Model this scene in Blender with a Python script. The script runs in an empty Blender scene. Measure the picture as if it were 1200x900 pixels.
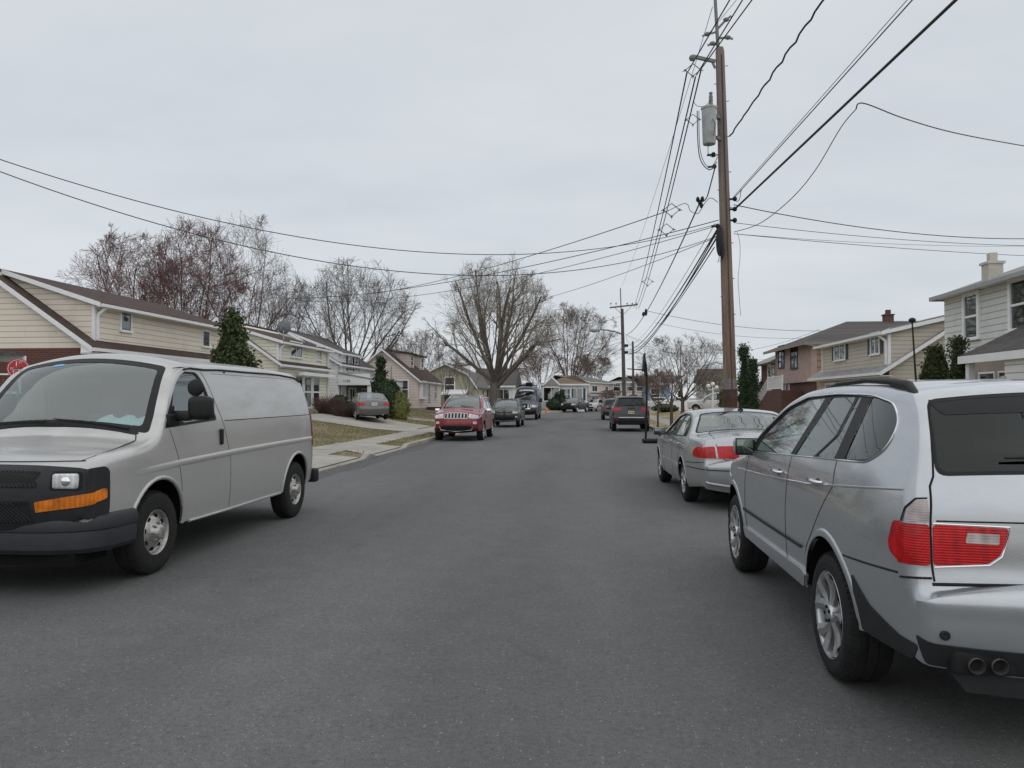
import bpy, bmesh, math, random
from mathutils import Vector, Matrix
from mathutils.geometry import delaunay_2d_cdt
from math import sin, cos, pi, radians, atan2, hypot
random.seed(7)
SC = bpy.context.scene
COL = SC.collection

# ------------------------------------------------------------------ survey helpers (camera at 0,0,1.62; road along +Y)
CF, CH, CA, CP = 900.0, 1.62, radians(5.5), math.atan(18/900)
def ray(x, y):
    u = (x-600)/CF; v = (450-y)/CF
    f = cos(CP)-v*sin(CP); z = sin(CP)+v*cos(CP)
    return (u*cos(CA)-f*sin(CA), u*sin(CA)+f*cos(CA), z)
def onX(x, y, X):
    r = ray(x, y); t = X/r[0]; return (t*r[1], CH+t*r[2])          # -> Y, z
def onY(x, y, Y):
    r = ray(x, y); t = Y/r[1]; return (t*r[0], CH+t*r[2])          # -> X, z
def atD(x, y, D):
    r = ray(x, y); d = -r[0]*sin(CA)+r[1]*cos(CA); t = D/d
    return Vector((t*r[0], t*r[1], CH+t*r[2]))

# ------------------------------------------------------------------ object helpers
def tag(o, label=None, cat=None, group=None, kind=None):
    if label: o['label'] = label
    if cat: o['category'] = cat
    if group: o['group'] = group
    if kind: o['kind'] = kind
    return o
def empty(name, loc=(0, 0, 0), rz=0.0, label=None, cat=None, group=None):
    o = bpy.data.objects.new(name, None); COL.objects.link(o)
    o.empty_display_size = .1
    o.location = loc; o.rotation_euler = (0, 0, rz)
    return tag(o, label, cat, group)

WORLD = set()      # roots whose parts are modelled in world coordinates
class MB:
    """mesh collector"""
    def __init__(s, T=None):
        s.v = []; s.f = []; s.T = T
    def add(s, verts, faces):
        b = len(s.v)
        if s.T: verts = [s.T(*p) for p in verts]
        s.v += [tuple(p) for p in verts]
        s.f += [tuple(b+i for i in f) for f in faces]
    def box(s, x0, x1, y0, y1, z0, z1):
        s.add([(x0,y0,z0),(x1,y0,z0),(x1,y1,z0),(x0,y1,z0),(x0,y0,z1),(x1,y0,z1),(x1,y1,z1),(x0,y1,z1)],
              [(0,3,2,1),(4,5,6,7),(0,1,5,4),(1,2,6,5),(2,3,7,6),(3,0,4,7)])
    def prism(s, poly, axis, a, b):
        """poly: 2-D points in the plane normal to axis ('x': (y,z), 'y': (x,z), 'z': (x,y))"""
        n = len(poly)
        def P(q, t): return {'x': (t, q[0], q[1]), 'y': (q[0], t, q[1]), 'z': (q[0], q[1], t)}[axis]
        s.add([P(q, a) for q in poly]+[P(q, b) for q in poly],
              [tuple(range(n))[::-1], tuple(range(n, 2*n))]+[(i, (i+1) % n, n+(i+1) % n, n+i) for i in range(n)])
    def tube(s, pts, r, sides=8, cap=True, closed=False):
        pts = [Vector(p) for p in pts]; n = len(pts)
        rs = r if isinstance(r, (list, tuple)) else [r]*n
        V = []; up = None
        for i, p in enumerate(pts):
            if closed: t = pts[(i+1) % n]-pts[i-1]
            else: t = pts[min(i+1, n-1)]-pts[max(i-1, 0)]
            if t.length < 1e-9: t = Vector((0, 0, 1))
            t.normalize()
            if up is None or abs(up.dot(t)) > .98:
                up = Vector((0, 0, 1)) if abs(t.z) < .9 else Vector((1, 0, 0))
            a = t.cross(up).normalized(); b = a.cross(t).normalized(); up = b
            for k in range(sides):
                w = 2*pi*k/sides
                V.append(p+a*(cos(w)*rs[i])+b*(sin(w)*rs[i]))
        Fc = []
        for i in range(n if closed else n-1):
            j = (i+1) % n
            for k in range(sides):
                l = (k+1) % sides
                Fc.append((i*sides+k, i*sides+l, j*sides+l, j*sides+k))
        if cap and not closed:
            Fc.append(tuple(range(sides))[::-1]); Fc.append(tuple((n-1)*sides+k for k in range(sides)))
        s.add(V, Fc)
    def bar(s, p, q, w, h, up=(0, 0, 1)):
        p = Vector(p); q = Vector(q); t = (q-p).normalized(); up = Vector(up)
        a = t.cross(up).normalized()*w/2; b = a.cross(t).normalized()*h/2
        V = [c+x*a+y*b for c in (p, q) for x, y in ((-1,-1),(1,-1),(1,1),(-1,1))]
        s.add(V, [(0,3,2,1),(4,5,6,7),(0,1,5,4),(1,2,6,5),(2,3,7,6),(3,0,4,7)])
    def lathe(s, prof, n=24, axis='z', c=(0, 0, 0), closed=False):
        """prof: (t, r) along axis"""
        V = []; m = len(prof)
        for t, r in prof:
            for k in range(n):
                w = 2*pi*k/n; a = r*cos(w); b = r*sin(w)
                p = {'z': (a, b, t), 'x': (t, a, b), 'y': (a, t, b)}[axis]
                V.append((p[0]+c[0], p[1]+c[1], p[2]+c[2]))
        Fc = [(i*n+k, i*n+(k+1) % n, (i+1)*n+(k+1) % n, (i+1)*n+k) for i in range(m-1) for k in range(n)]
        s.add(V, Fc)
    def ball(s, c, r, n=10, m=7):
        r = r if isinstance(r, (tuple, list)) else (r, r, r)
        V = [(c[0]+r[0]*sin(pi*i/m)*cos(2*pi*k/n), c[1]+r[1]*sin(pi*i/m)*sin(2*pi*k/n), c[2]+r[2]*cos(pi*i/m)) for i in range(m+1) for k in range(n)]
        s.add(V, [(i*n+k, (i+1)*n+k, (i+1)*n+(k+1) % n, i*n+(k+1) % n) for i in range(m) for k in range(n)])
    def rbox(s, c, size, r=.03, seg=3, rot=None):
        bm = bmesh.new(); bmesh.ops.create_cube(bm, size=1)
        for v in bm.verts: v.co = Vector((v.co.x*size[0], v.co.y*size[1], v.co.z*size[2]))
        bmesh.ops.bevel(bm, geom=bm.edges[:], offset=r, segments=seg, affect='EDGES', profile=.5)
        bm.verts.index_update()
        R = rot or Matrix.Identity(3)
        s.add([R @ v.co+Vector(c) for v in bm.verts], [tuple(v.index for v in f.verts) for f in bm.faces]); bm.free()
    def build(s, name, m, parent=None, smooth=None, fix=True, merge=None):
        me = bpy.data.meshes.new(name); me.from_pydata(s.v, [], s.f)
        if fix or merge:
            bm = bmesh.new(); bm.from_mesh(me)
            if merge: bmesh.ops.remove_doubles(bm, verts=bm.verts[:], dist=merge)
            if fix: bmesh.ops.recalc_face_normals(bm, faces=bm.faces[:])
            bm.to_mesh(me); bm.free()
        if smooth is not None:
            me.polygons.foreach_set('use_smooth', [True]*len(me.polygons))
            if smooth < 180: me.set_sharp_from_angle(angle=radians(smooth))
        me.update()
        o = bpy.data.objects.new(name, me); COL.objects.link(o)
        for mm in (m if isinstance(m, (list, tuple)) else [m]): me.materials.append(mm)
        if parent:
            o.parent = parent
            if parent.name in WORLD: o.matrix_parent_inverse = Matrix.Translation(-Vector(parent.location))
        return o

# ------------------------------------------------------------------ materials
MATS = {}
def nodes(name):
    m = bpy.data.materials.new(name); m.use_nodes = True
    nt = m.node_tree; return m, nt, nt.nodes['Principled BSDF']
def N(nt, typ, **kw):
    n = nt.nodes.new(typ)
    for k, v in kw.items():
        if k.startswith('i_'):
            key = k[2:]; key = int(key) if key.isdigit() else key.replace('_', ' ')
            n.inputs[key].default_value = v
        else: setattr(n, k, v)
    return n
def c4(c): return (c[0], c[1], c[2], 1)
def setb(b, col=None, rough=.6, metal=0, spec=.5, coat=0, coatr=.05):
    if col: b.inputs['Base Color'].default_value = c4(col)
    b.inputs['Roughness'].default_value = rough; b.inputs['Metallic'].default_value = metal
    b.inputs['Specular IOR Level'].default_value = spec
    b.inputs['Coat Weight'].default_value = coat; b.inputs['Coat Roughness'].default_value = coatr
def ramp(nt, fac, stops):
    r = nt.nodes.new('ShaderNodeValToRGB'); e = r.color_ramp.elements
    while len(e) > 1: e.remove(e[-1])
    e[0].position = stops[0][0]; e[0].color = c4(stops[0][1])
    for p, c in stops[1:]:
        q = e.new(p); q.color = c4(c)
    nt.links.new(fac, r.inputs[0]); return r
def mixc(nt, f, a, b, mode='MIX'):
    n = nt.nodes.new('ShaderNodeMix'); n.data_type = 'RGBA'; n.blend_type = mode
    for sock, v in ((n.inputs[0], f), (n.inputs[6], a), (n.inputs[7], b)):
        if hasattr(v, 'is_output'): nt.links.new(v, sock)
        elif isinstance(v, (int, float)): sock.default_value = v
        else: sock.default_value = c4(v)
    return n.outputs[2]
def math1(nt, op, a, b=None, c=None):
    n = nt.nodes.new('ShaderNodeMath'); n.operation = op
    for i, v in enumerate((a, b, c)):
        if v is None: continue
        if hasattr(v, 'is_output'): nt.links.new(v, n.inputs[i])
        else: n.inputs[i].default_value = v
    return n.outputs[0]
def noise(nt, vec, scale, detail=4, rough=.55):
    n = N(nt, 'ShaderNodeTexNoise', i_Scale=scale, i_Detail=detail, i_Roughness=rough)
    if vec is not None: nt.links.new(vec, n.inputs['Vector'])
    return n.outputs['Fac']
def bump(nt, b, h, strength=.3, dist=.01):
    n = N(nt, 'ShaderNodeBump', i_Strength=strength, i_Distance=dist)
    nt.links.new(h, n.inputs['Height']); nt.links.new(n.outputs[0], b.inputs['Normal']); return n
def objco(nt): return nt.nodes.new('ShaderNodeTexCoord').outputs['Object']
def geopos(nt): return nt.nodes.new('ShaderNodeNewGeometry').outputs['Position']
def scaled(nt, vec, sx, sy, sz):
    m = nt.nodes.new('ShaderNodeMapping'); m.inputs['Scale'].default_value = (sx, sy, sz)
    nt.links.new(vec, m.inputs['Vector']); return m.outputs[0]

def plain(name, col, rough=.6, metal=0, var=.15, scale=8, spec=.5, bmp=0, coat=0):
    if name in MATS: return MATS[name]
    m, nt, b = nodes(name); setb(b, col, rough, metal, spec, coat)
    f = noise(nt, objco(nt), scale, 5, .6)
    lo = tuple(c*(1-var) for c in col); hi = tuple(min(1, c*(1+var)) for c in col)
    r = ramp(nt, f, [(.3, lo), (.7, hi)]); nt.links.new(r.outputs[0], b.inputs['Base Color'])
    rr = N(nt, 'ShaderNodeMapRange', i_3=max(0, rough-.08), i_4=min(1, rough+.1)); nt.links.new(f, rr.inputs[0]); nt.links.new(rr.outputs[0], b.inputs['Roughness'])
    if bmp: bump(nt, b, noise(nt, objco(nt), scale*6, 3), bmp, .01)
    MATS[name] = m; return m

def paint(name, col, metal=.35, rough=.32, dirt=(.18, .17, .15), dirtamt=.25, coat=.8):
    if name in MATS: return MATS[name]
    m, nt, b = nodes(name); setb(b, col, rough, metal, .5, coat, .06)
    co = objco(nt)
    f1 = noise(nt, scaled(nt, co, .6, .6, 2.2), 2.2, 6, .65)
    f2 = noise(nt, co, 14, 5, .7)
    sep = nt.nodes.new('ShaderNodeSeparateXYZ'); nt.links.new(co, sep.inputs[0])
    low = N(nt, 'ShaderNodeMapRange', i_1=1.0, i_2=.25, i_3=0.0, i_4=1.0); nt.links.new(sep.outputs[2], low.inputs[0])   # road dirt thrown on the sills
    k = math1(nt, 'MULTIPLY', ramp(nt, f1, [(.42, (0, 0, 0)), (.75, (1, 1, 1))]).outputs[0], .45)
    k = math1(nt, 'ADD', k, math1(nt, 'MULTIPLY', low.outputs[0], math1(nt, 'ADD', f2, -.05)))
    k = math1(nt, 'MULTIPLY', k, dirtamt*2.0)
    k = math1(nt, 'MINIMUM', k, .8)
    nt.links.new(mixc(nt, k, col, dirt), b.inputs['Base Color'])
    r = N(nt, 'ShaderNodeMapRange', i_1=0, i_2=.6, i_3=rough, i_4=min(1, rough+.35)); nt.links.new(k, r.inputs[0]); nt.links.new(r.outputs[0], b.inputs['Roughness'])
    c = N(nt, 'ShaderNodeMapRange', i_1=0, i_2=.6, i_3=coat, i_4=coat*.35); nt.links.new(k, c.inputs[0]); nt.links.new(c.outputs[0], b.inputs['Coat Weight'])
    nt.links.new(math1(nt, 'MULTIPLY', math1(nt, 'SUBTRACT', 1, k), metal), b.inputs['Metallic'])
    bump(nt, b, noise(nt, co, 1.6, 2), .12, .02)
    MATS[name] = m; return m

def glass(name, tint=(.12, .14, .14), refl=.08, rough=.02):
    """thin automotive glass: tinted see-through plus mirror reflection by angle"""
    if name in MATS: return MATS[name]
    m = bpy.data.materials.new(name); m.use_nodes = True; nt = m.node_tree; nt.nodes.clear()
    out = nt.nodes.new('ShaderNodeOutputMaterial')
    t = N(nt, 'ShaderNodeBsdfTransparent', i_Color=c4(tint)); g = N(nt, 'ShaderNodeBsdfGlossy', i_Roughness=rough, i_Color=(.95, 1, .99, 1))
    lw = N(nt, 'ShaderNodeLayerWeight', i_Blend=.5)
    p = math1(nt, 'POWER', lw.outputs['Facing'], 4.0)
    f = math1(nt, 'ADD', math1(nt, 'MULTIPLY', p, 1-refl), refl)
    mx = nt.nodes.new('ShaderNodeMixShader'); nt.links.new(f, mx.inputs[0])
    nt.links.new(t.outputs[0], mx.inputs[1]); nt.links.new(g.outputs[0], mx.inputs[2]); nt.links.new(mx.outputs[0], out.inputs[0])
    MATS[name] = m; return m

def siding(name, col, lap=.115, dark=.45, joints=0, var=.06):
    if name in MATS: return MATS[name]
    m, nt, b = nodes(name); setb(b, col, .55, 0, .35)
    pos = geopos(nt); sep = nt.nodes.new('ShaderNodeSeparateXYZ'); nt.links.new(pos, sep.inputs[0])
    z = math1(nt, 'MULTIPLY', sep.outputs[2], 1/lap); fr = math1(nt, 'FRACT', z); row = math1(nt, 'FLOOR', z)
    line = ramp(nt, fr, [(0, (0, 0, 0)), (.07, (.15, .15, .15)), (.14, (1, 1, 1)), (.93, (1, 1, 1)), (1, (.6, .6, .6))]).outputs[0]
    comb = nt.nodes.new('ShaderNodeCombineXYZ')
    xy = math1(nt, 'ADD', sep.outputs[0], sep.outputs[1])
    nt.links.new(math1(nt, 'MULTIPLY', xy, .28), comb.inputs[0]); nt.links.new(row, comb.inputs[1])
    nz = N(nt, 'ShaderNodeTexWhiteNoise'); nt.links.new(row, nz.inputs['Vector'])
    n1 = noise(nt, comb.outputs[0], 1.0, 3); n2 = noise(nt, pos, .7, 5, .65)
    fac = math1(nt, 'ADD', math1(nt, 'MULTIPLY', n1, .5), math1(nt, 'MULTIPLY', n2, .5))
    base = ramp(nt, fac, [(.3, tuple(c*(1-var*2) for c in col)), (.65, tuple(min(1, c*(1+var)) for c in col))]).outputs[0]
    if joints:
        off = math1(nt, 'MULTIPLY', nz.outputs['Value'], 7.0)
        u = math1(nt, 'FRACT', math1(nt, 'ADD', math1(nt, 'MULTIPLY', xy, 1/joints), off))
        jl = ramp(nt, u, [(0, (.72,)*3), (.012, (.72,)*3), (.02, (1,)*3)]).outputs[0]
        base = mixc(nt, 1, base, jl, 'MULTIPLY')
    gap = mixc(nt, line, tuple(c*dark for c in col), (1, 1, 1))
    n = mixc(nt, 1, base, gap, 'MULTIPLY')
    # the dark line is the gap under each lap
    grime = noise(nt, scaled(nt, pos, 1.1, 1.1, .35), 1.6, 7, .7)
    base = mixc(nt, math1(nt, 'MULTIPLY', ramp(nt, grime, [(.5, (0, 0, 0)), (.75, (1, 1, 1))]).outputs[0], .35), base, tuple(c*.6 for c in col))
    nt.links.new(mixc(nt, line, tuple(c*dark for c in col), base), b.inputs['Base Color'])
    bump(nt, b, math1(nt, 'MULTIPLY', fr, -1), .6, .015)
    MATS[name] = m; return m

def brick(name, c1, c2, mortar, scale=1.0):
    if name in MATS: return MATS[name]
    m, nt, b = nodes(name); setb(b, c1, .85, 0, .25)
    pos = geopos(nt); sep = nt.nodes.new('ShaderNodeSeparateXYZ'); nt.links.new(pos, sep.inputs[0])
    comb = nt.nodes.new('ShaderNodeCombineXYZ'); nt.links.new(math1(nt, 'ADD', sep.outputs[0], sep.outputs[1]), comb.inputs[0]); nt.links.new(sep.outputs[2], comb.inputs[1])
    t = N(nt, 'ShaderNodeTexBrick', i_Scale=1.0/scale); nt.links.new(comb.outputs[0], t.inputs['Vector'])
    t.inputs['Color1'].default_value = c4(c1); t.inputs['Color2'].default_value = c4(c2); t.inputs['Mortar'].default_value = c4(mortar)
    t.inputs['Mortar Size'].default_value = .008; t.inputs['Brick Width'].default_value = .21; t.inputs['Row Height'].default_value = .075
    n2 = noise(nt, pos, 1.5, 5)
    nt.links.new(mixc(nt, math1(nt, 'MULTIPLY', n2, .5), t.outputs[0], tuple(c*.6 for c in c1)), b.inputs['Base Color'])
    bump(nt, b, t.outputs['Fac'], -.5, .008)
    MATS[name] = m; return m

def shingle(name, col, var=.35):
    if name in MATS: return MATS[name]
    m, nt, b = nodes(name); setb(b, col, .9, 0, .2)
    pos = geopos(nt); sep = nt.nodes.new('ShaderNodeSeparateXYZ'); nt.links.new(pos, sep.inputs[0])
    comb = nt.nodes.new('ShaderNodeCombineXYZ')
    nt.links.new(math1(nt, 'ADD', sep.outputs[1], math1(nt, 'MULTIPLY', sep.outputs[0], .01)), comb.inputs[0]); nt.links.new(math1(nt, 'MULTIPLY', sep.outputs[2], 2.0), comb.inputs[1])
    t = N(nt, 'ShaderNodeTexBrick', i_Scale=1.0); nt.links.new(comb.outputs[0], t.inputs['Vector'])
    t.inputs['Color1'].default_value = c4(tuple(c*(1-var) for c in col)); t.inputs['Color2'].default_value = c4(tuple(c*(1+var) for c in col)); t.inputs['Mortar'].default_value = c4(tuple(c*.4 for c in col))
    t.inputs['Mortar Size'].default_value = .012; t.inputs['Brick Width'].default_value = .33; t.inputs['Row Height'].default_value = .16
    n2 = noise(nt, pos, 1.1, 6, .65); n3 = noise(nt, pos, 30, 2)
    mm = mixc(nt, math1(nt, 'MULTIPLY', n2, .7), t.outputs[0], col)
    mm = mixc(nt, math1(nt, 'MULTIPLY', n3, .35), mm, tuple(c*1.7 for c in col))
    nt.links.new(mm, b.inputs['Base Color']); bump(nt, b, n3, .5, .01)
    MATS[name] = m; return m

def mat_asphalt():
    m, nt, b = nodes('asphalt'); setb(b, (.12, .12, .12), .82, 0, .35)
    pos = geopos(nt)
    big = noise(nt, scaled(nt, pos, .9, .22, 1), .55, 5, .6)
    mid = noise(nt, pos, 3.2, 5, .7)
    fine = noise(nt, pos, 150, 2, .8)
    grain = noise(nt, pos, 26, 6, .85)
    f = math1(nt, 'ADD', math1(nt, 'MULTIPLY', big, .65), math1(nt, 'MULTIPLY', mid, .35))
    c = ramp(nt, f, [(.33, (.080, .081, .081)), (.5, (.102, .1025, .1025)), (.67, (.134, .134, .132))]).outputs[0]
    # wheel tracks run along the road
    sep = nt.nodes.new('ShaderNodeSeparateXYZ'); nt.links.new(pos, sep.inputs[0])
    wob = math1(nt, 'ADD', sep.outputs[0], math1(nt, 'MULTIPLY', noise(nt, scaled(nt, pos, .3, .08, 1), 1.0, 3), .9))
    tr = math1(nt, 'SINE', math1(nt, 'MULTIPLY', wob, 3.3))
    c = mixc(nt, math1(nt, 'MULTIPLY', math1(nt, 'ADD', tr, 1), .10), c, (.150, .149, .143))
    g = ramp(nt, grain, [(.30, (.36,)*3), (.45, (.88,)*3), (.58, (1.12,)*3), (.72, (1.7,)*3)]).outputs[0]
    c = mixc(nt, .8, c, g, 'MULTIPLY')
    ff = ramp(nt, fine, [(.3, (.35,)*3), (.5, (1,)*3), (.7, (1.9,)*3)]).outputs[0]
    c = mixc(nt, .7, c, ff, 'MULTIPLY')
    vo = N(nt, 'ShaderNodeTexVoronoi', i_Scale=40.0); nt.links.new(pos, vo.inputs['Vector'])
    stone = ramp(nt, vo.outputs['Distance'], [(0, (1,)*3), (.16, (1,)*3), (.24, (0,)*3)]).outputs[0]
    pick = N(nt, 'ShaderNodeSeparateColor'); nt.links.new(vo.outputs['Color'], pick.inputs[0])
    sel = math1(nt, 'GREATER_THAN', pick.outputs[0], .84)
    selb = math1(nt, 'GREATER_THAN', pick.outputs[1], .9)
    c = mixc(nt, math1(nt, 'MULTIPLY', stone, math1(nt, 'MULTIPLY', sel, .7)), c, (.34, .335, .32))
    c = mixc(nt, math1(nt, 'MULTIPLY', stone, math1(nt, 'MULTIPLY', selb, .8)), c, (.03, .03, .03))
    wp = nt.nodes.new('ShaderNodeVectorMath'); wp.operation = 'ADD'; nz = N(nt, 'ShaderNodeTexNoise', i_Scale=1.3, i_Detail=5.0); nt.links.new(pos, nz.inputs['Vector'])
    nt.links.new(pos, wp.inputs[0]); nt.links.new(nz.outputs['Color'], wp.inputs[1])
    ve = N(nt, 'ShaderNodeTexVoronoi', i_Scale=.33); ve.feature = 'DISTANCE_TO_EDGE'; nt.links.new(wp.outputs[0], ve.inputs['Vector'])
    crack = ramp(nt, ve.outputs['Distance'], [(0, (1,)*3), (.003, (.8,)*3), (.008, (0,)*3)]).outputs[0]
    cm = ramp(nt, noise(nt, pos, .35, 2), [(.50, (0,)*3), (.60, (1,)*3)]).outputs[0]
    c = mixc(nt, math1(nt, 'MULTIPLY', math1(nt, 'MULTIPLY', crack, cm), .22), c, (.035, .035, .035))
    st = ramp(nt, noise(nt, scaled(nt, pos, 1, .6, 1), 1.7, 3, .5), [(.66, (0,)*3), (.78, (1,)*3)]).outputs[0]
    c = mixc(nt, math1(nt, 'MULTIPLY', st, .35), c, (.05, .05, .05))
    nt.links.new(c, b.inputs['Base Color'])
    h = math1(nt, 'ADD', grain, math1(nt, 'MULTIPLY', fine, .5)); bump(nt, b, h, .55, .006)
    MATS['asphalt'] = m; return m
def mat_ground(name, cols, sc=3.0, bm=.5):
    if name in MATS: return MATS[name]
    m, nt, b = nodes(name); setb(b, cols[0], .95, 0, .1)
    pos = geopos(nt); a = noise(nt, pos, .45, 6, .7); d = noise(nt, pos, sc, 6, .8); e = noise(nt, pos, 40, 3, .8)
    f = math1(nt, 'ADD', math1(nt, 'MULTIPLY', a, .5), math1(nt, 'MULTIPLY', d, .5))
    k = len(cols); c = ramp(nt, f, [(.34+.32*i/(k-1), cols[i]) for i in range(k)]).outputs[0]
    c = mixc(nt, .8, c, ramp(nt, e, [(.3, (.5,)*3), (.7, (1.5,)*3)]).outputs[0], 'MULTIPLY')
    nt.links.new(c, b.inputs['Base Color']); bump(nt, b, math1(nt, 'ADD', d, e), bm, .04)
    MATS[name] = m; return m
def mat_concrete(name='concrete', col=(.36, .34, .30), joint=1.5):
    if name in MATS: return MATS[name]
    m, nt, b = nodes(name); setb(b, col, .85, 0, .25)
    pos = geopos(nt); a = noise(nt, pos, .8, 6, .7); e = noise(nt, pos, 25, 4, .7)
    c = ramp(nt, a, [(.3, tuple(x*.72 for x in col)), (.7, tuple(x*1.15 for x in col))]).outputs[0]
    c = mixc(nt, .6, c, ramp(nt, e, [(.3, (.75,)*3), (.7, (1.2,)*3)]).outputs[0], 'MULTIPLY')
    if joint:
        sep = nt.nodes.new('ShaderNodeSeparateXYZ'); nt.links.new(pos, sep.inputs[0])
        u = math1(nt, 'FRACT', math1(nt, 'MULTIPLY', sep.outputs[1], 1/joint))
        c = mixc(nt, 1, c, ramp(nt, u, [(0, (.4,)*3), (.012, (.4,)*3), (.02, (1,)*3)]).outputs[0], 'MULTIPLY')
    nt.links.new(c, b.inputs['Base Color']); bump(nt, b, e, .3, .005)
    MATS[name] = m; return m
def mat_bark(name, col, streak=True):
    if name in MATS: return MATS[name]
    m, nt, b = nodes(name); setb(b, col, .9, 0, .2)
    co = objco(nt); f = noise(nt, scaled(nt, co, 9, 9, .6), 2.5, 6, .75); g = noise(nt, co, 1.3, 4)
    k = math1(nt, 'ADD', math1(nt, 'MULTIPLY', f, .7), math1(nt, 'MULTIPLY', g, .3))
    r = ramp(nt, k, [(.33, tuple(c*.5 for c in col)), (.5, col), (.68, tuple(c*1.5 for c in col))])
    nt.links.new(r.outputs[0], b.inputs['Base Color']); bump(nt, b, f, .7, .03)
    MATS[name] = m; return m
def mat_leaf(name, cols):
    if name in MATS: return MATS[name]
    m, nt, b = nodes(name); setb(b, cols[0], .7, 0, .3)
    pos = objco(nt); f = noise(nt, pos, 2.2, 4, .7); g = noise(nt, pos, 23, 2, .8)
    k = math1(nt, 'ADD', math1(nt, 'MULTIPLY', f, .45), math1(nt, 'MULTIPLY', g, .55))
    n = len(cols); nt.links.new(ramp(nt, k, [(.36+.28*i/(n-1), cols[i]) for i in range(n)]).outputs[0], b.inputs['Base Color'])
    MATS[name] = m; return m
# ================================================================== CAMERA, SKY, LIGHT
def setup():
    cam = bpy.data.cameras.new('camera'); co = bpy.data.objects.new('camera', cam); COL.objects.link(co)
    cam.sensor_fit = 'HORIZONTAL'; cam.sensor_width = 36; cam.lens = 36*CF/1200; cam.clip_start = .05; cam.clip_end = 2000
    co.location = (0, 0, CH); co.rotation_euler = (pi/2+CP, 0, CA); SC.camera = co
    w = bpy.data.worlds.new('World'); SC.world = w; w.use_nodes = True; nt = w.node_tree
    bg = nt.nodes['Background']; bg.inputs[1].default_value = .10
    sky = nt.nodes.new('ShaderNodeTexSky'); sky.sky_type = 'NISHITA'; sky.sun_disc = False
    sky.sun_elevation = radians(48); sky.sun_rotation = radians(145); sky.dust_density = 2.0; sky.air_density = 1.0; sky.ozone_density = 1.5
    # high cloud deck: the clear sky shows through only as a faint blue cast
    tc = nt.nodes.new('ShaderNodeTexCoord')
    sep = nt.nodes.new('ShaderNodeSeparateXYZ'); nt.links.new(tc.outputs['Generated'], sep.inputs[0])
    den = math1(nt, 'ADD', math1(nt, 'MAXIMUM', sep.outputs[2], 0.0), .16)
    cb = nt.nodes.new('ShaderNodeCombineXYZ'); nt.links.new(math1(nt, 'DIVIDE', sep.outputs[0], den), cb.inputs[0]); nt.links.new(math1(nt, 'DIVIDE', sep.outputs[1], den), cb.inputs[1])
    n1 = noise(nt, scaled(nt, cb.outputs[0], .8, 1.3, 1), .75, 5, .55)
    cl = ramp(nt, n1, [(.25, (5.6, 6.05, 6.5)), (.5, (6.5, 6.85, 7.2)), (.75, (7.4, 7.6, 7.75))]).outputs[0]
    nt.links.new(mixc(nt, .90, sky.outputs[0], cl), bg.inputs[0])
    s = bpy.data.lights.new('sun', 'SUN'); s.energy = 1.15; s.angle = radians(165); s.color = (1, .97, .93)
    so = bpy.data.objects.new('sun', s); COL.objects.link(so); so.rotation_euler = (radians(42), 0, radians(35))
    SC.render.engine = 'CYCLES'
    vs = SC.view_settings; vs.view_transform = 'Standard'; vs.look = 'None'; vs.exposure = .10; vs.gamma = 1
    SC.cycles.max_bounces = 8; SC.cycles.transparent_max_bounces = 12
# ================================================================== VEHICLES
def lerp_table(tab, x):
    if x <= tab[0][0]: return tab[0][1]
    for (a, u), (b, v) in zip(tab, tab[1:]):
        if x <= b:
            t = (x-a)/(b-a); return u+(v-u)*t
    return tab[-1][1]
def smooth_table(tab, x):
    """monotone-ish cubic through the table"""
    n = len(tab)
    if x <= tab[0][0]: return tab[0][1]
    if x >= tab[-1][0]: return tab[-1][1]
    for i in range(n-1):
        if x <= tab[i+1][0]:
            x0, y0 = tab[i]; x1, y1 = tab[i+1]; h = x1-x0; t = (x-x0)/h
            m0 = (y1-y0)/h if i == 0 else (y1-tab[i-1][1])/(x1-tab[i-1][0])
            m1 = (y1-y0)/h if i+2 >= n else (tab[i+2][1]-y0)/(tab[i+2][0]-x0)
            return (2*t**3-3*t*t+1)*y0+(t**3-2*t*t+t)*h*m0+(-2*t**3+3*t*t)*y1+(t**3-t*t)*h*m1
def inpoly(x, y, poly):
    c = False; j = len(poly)-1
    for i in range(len(poly)):
        xi, yi = poly[i]; xj, yj = poly[j]
        if (yi > y) != (yj > y) and x < (xj-xi)*(y-yi)/(yj-yi)+xi: c = not c
        j = i
    return c
def rpoly(pts, r=.03, seg=4, step=.08):
    """round the corners of a polygon and subdivide its long edges; r may be a list per corner"""
    n = len(pts); out = []
    rs = r if isinstance(r, (list, tuple)) else [r]*n
    for i in range(n):
        p = Vector(pts[i]); a = Vector(pts[i-1])-p; b = Vector(pts[(i+1) % n])-p
        d = min(rs[i], a.length*.45, b.length*.45)
        if d < 1e-4: out.append(tuple(p)); continue
        A = p+a.normalized()*d; B = p+b.normalized()*d
        for k in range(seg+1):
            t = k/seg; q = A*(1-t)**2+p*2*t*(1-t)+B*t*t; out.append(tuple(q))
    res = []
    for i in range(len(out)):
        p = out[i]; q = out[(i+1) % len(out)]; L = hypot(q[0]-p[0], q[1]-p[1])
        k = max(1, int(L/step))
        for j in range(k): res.append((p[0]+(q[0]-p[0])*j/k, p[1]+(q[1]-p[1])*j/k))
    return res
def area(p): return sum(p[i-1][0]*p[i][1]-p[i][0]*p[i-1][1] for i in range(len(p)))/2

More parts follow.
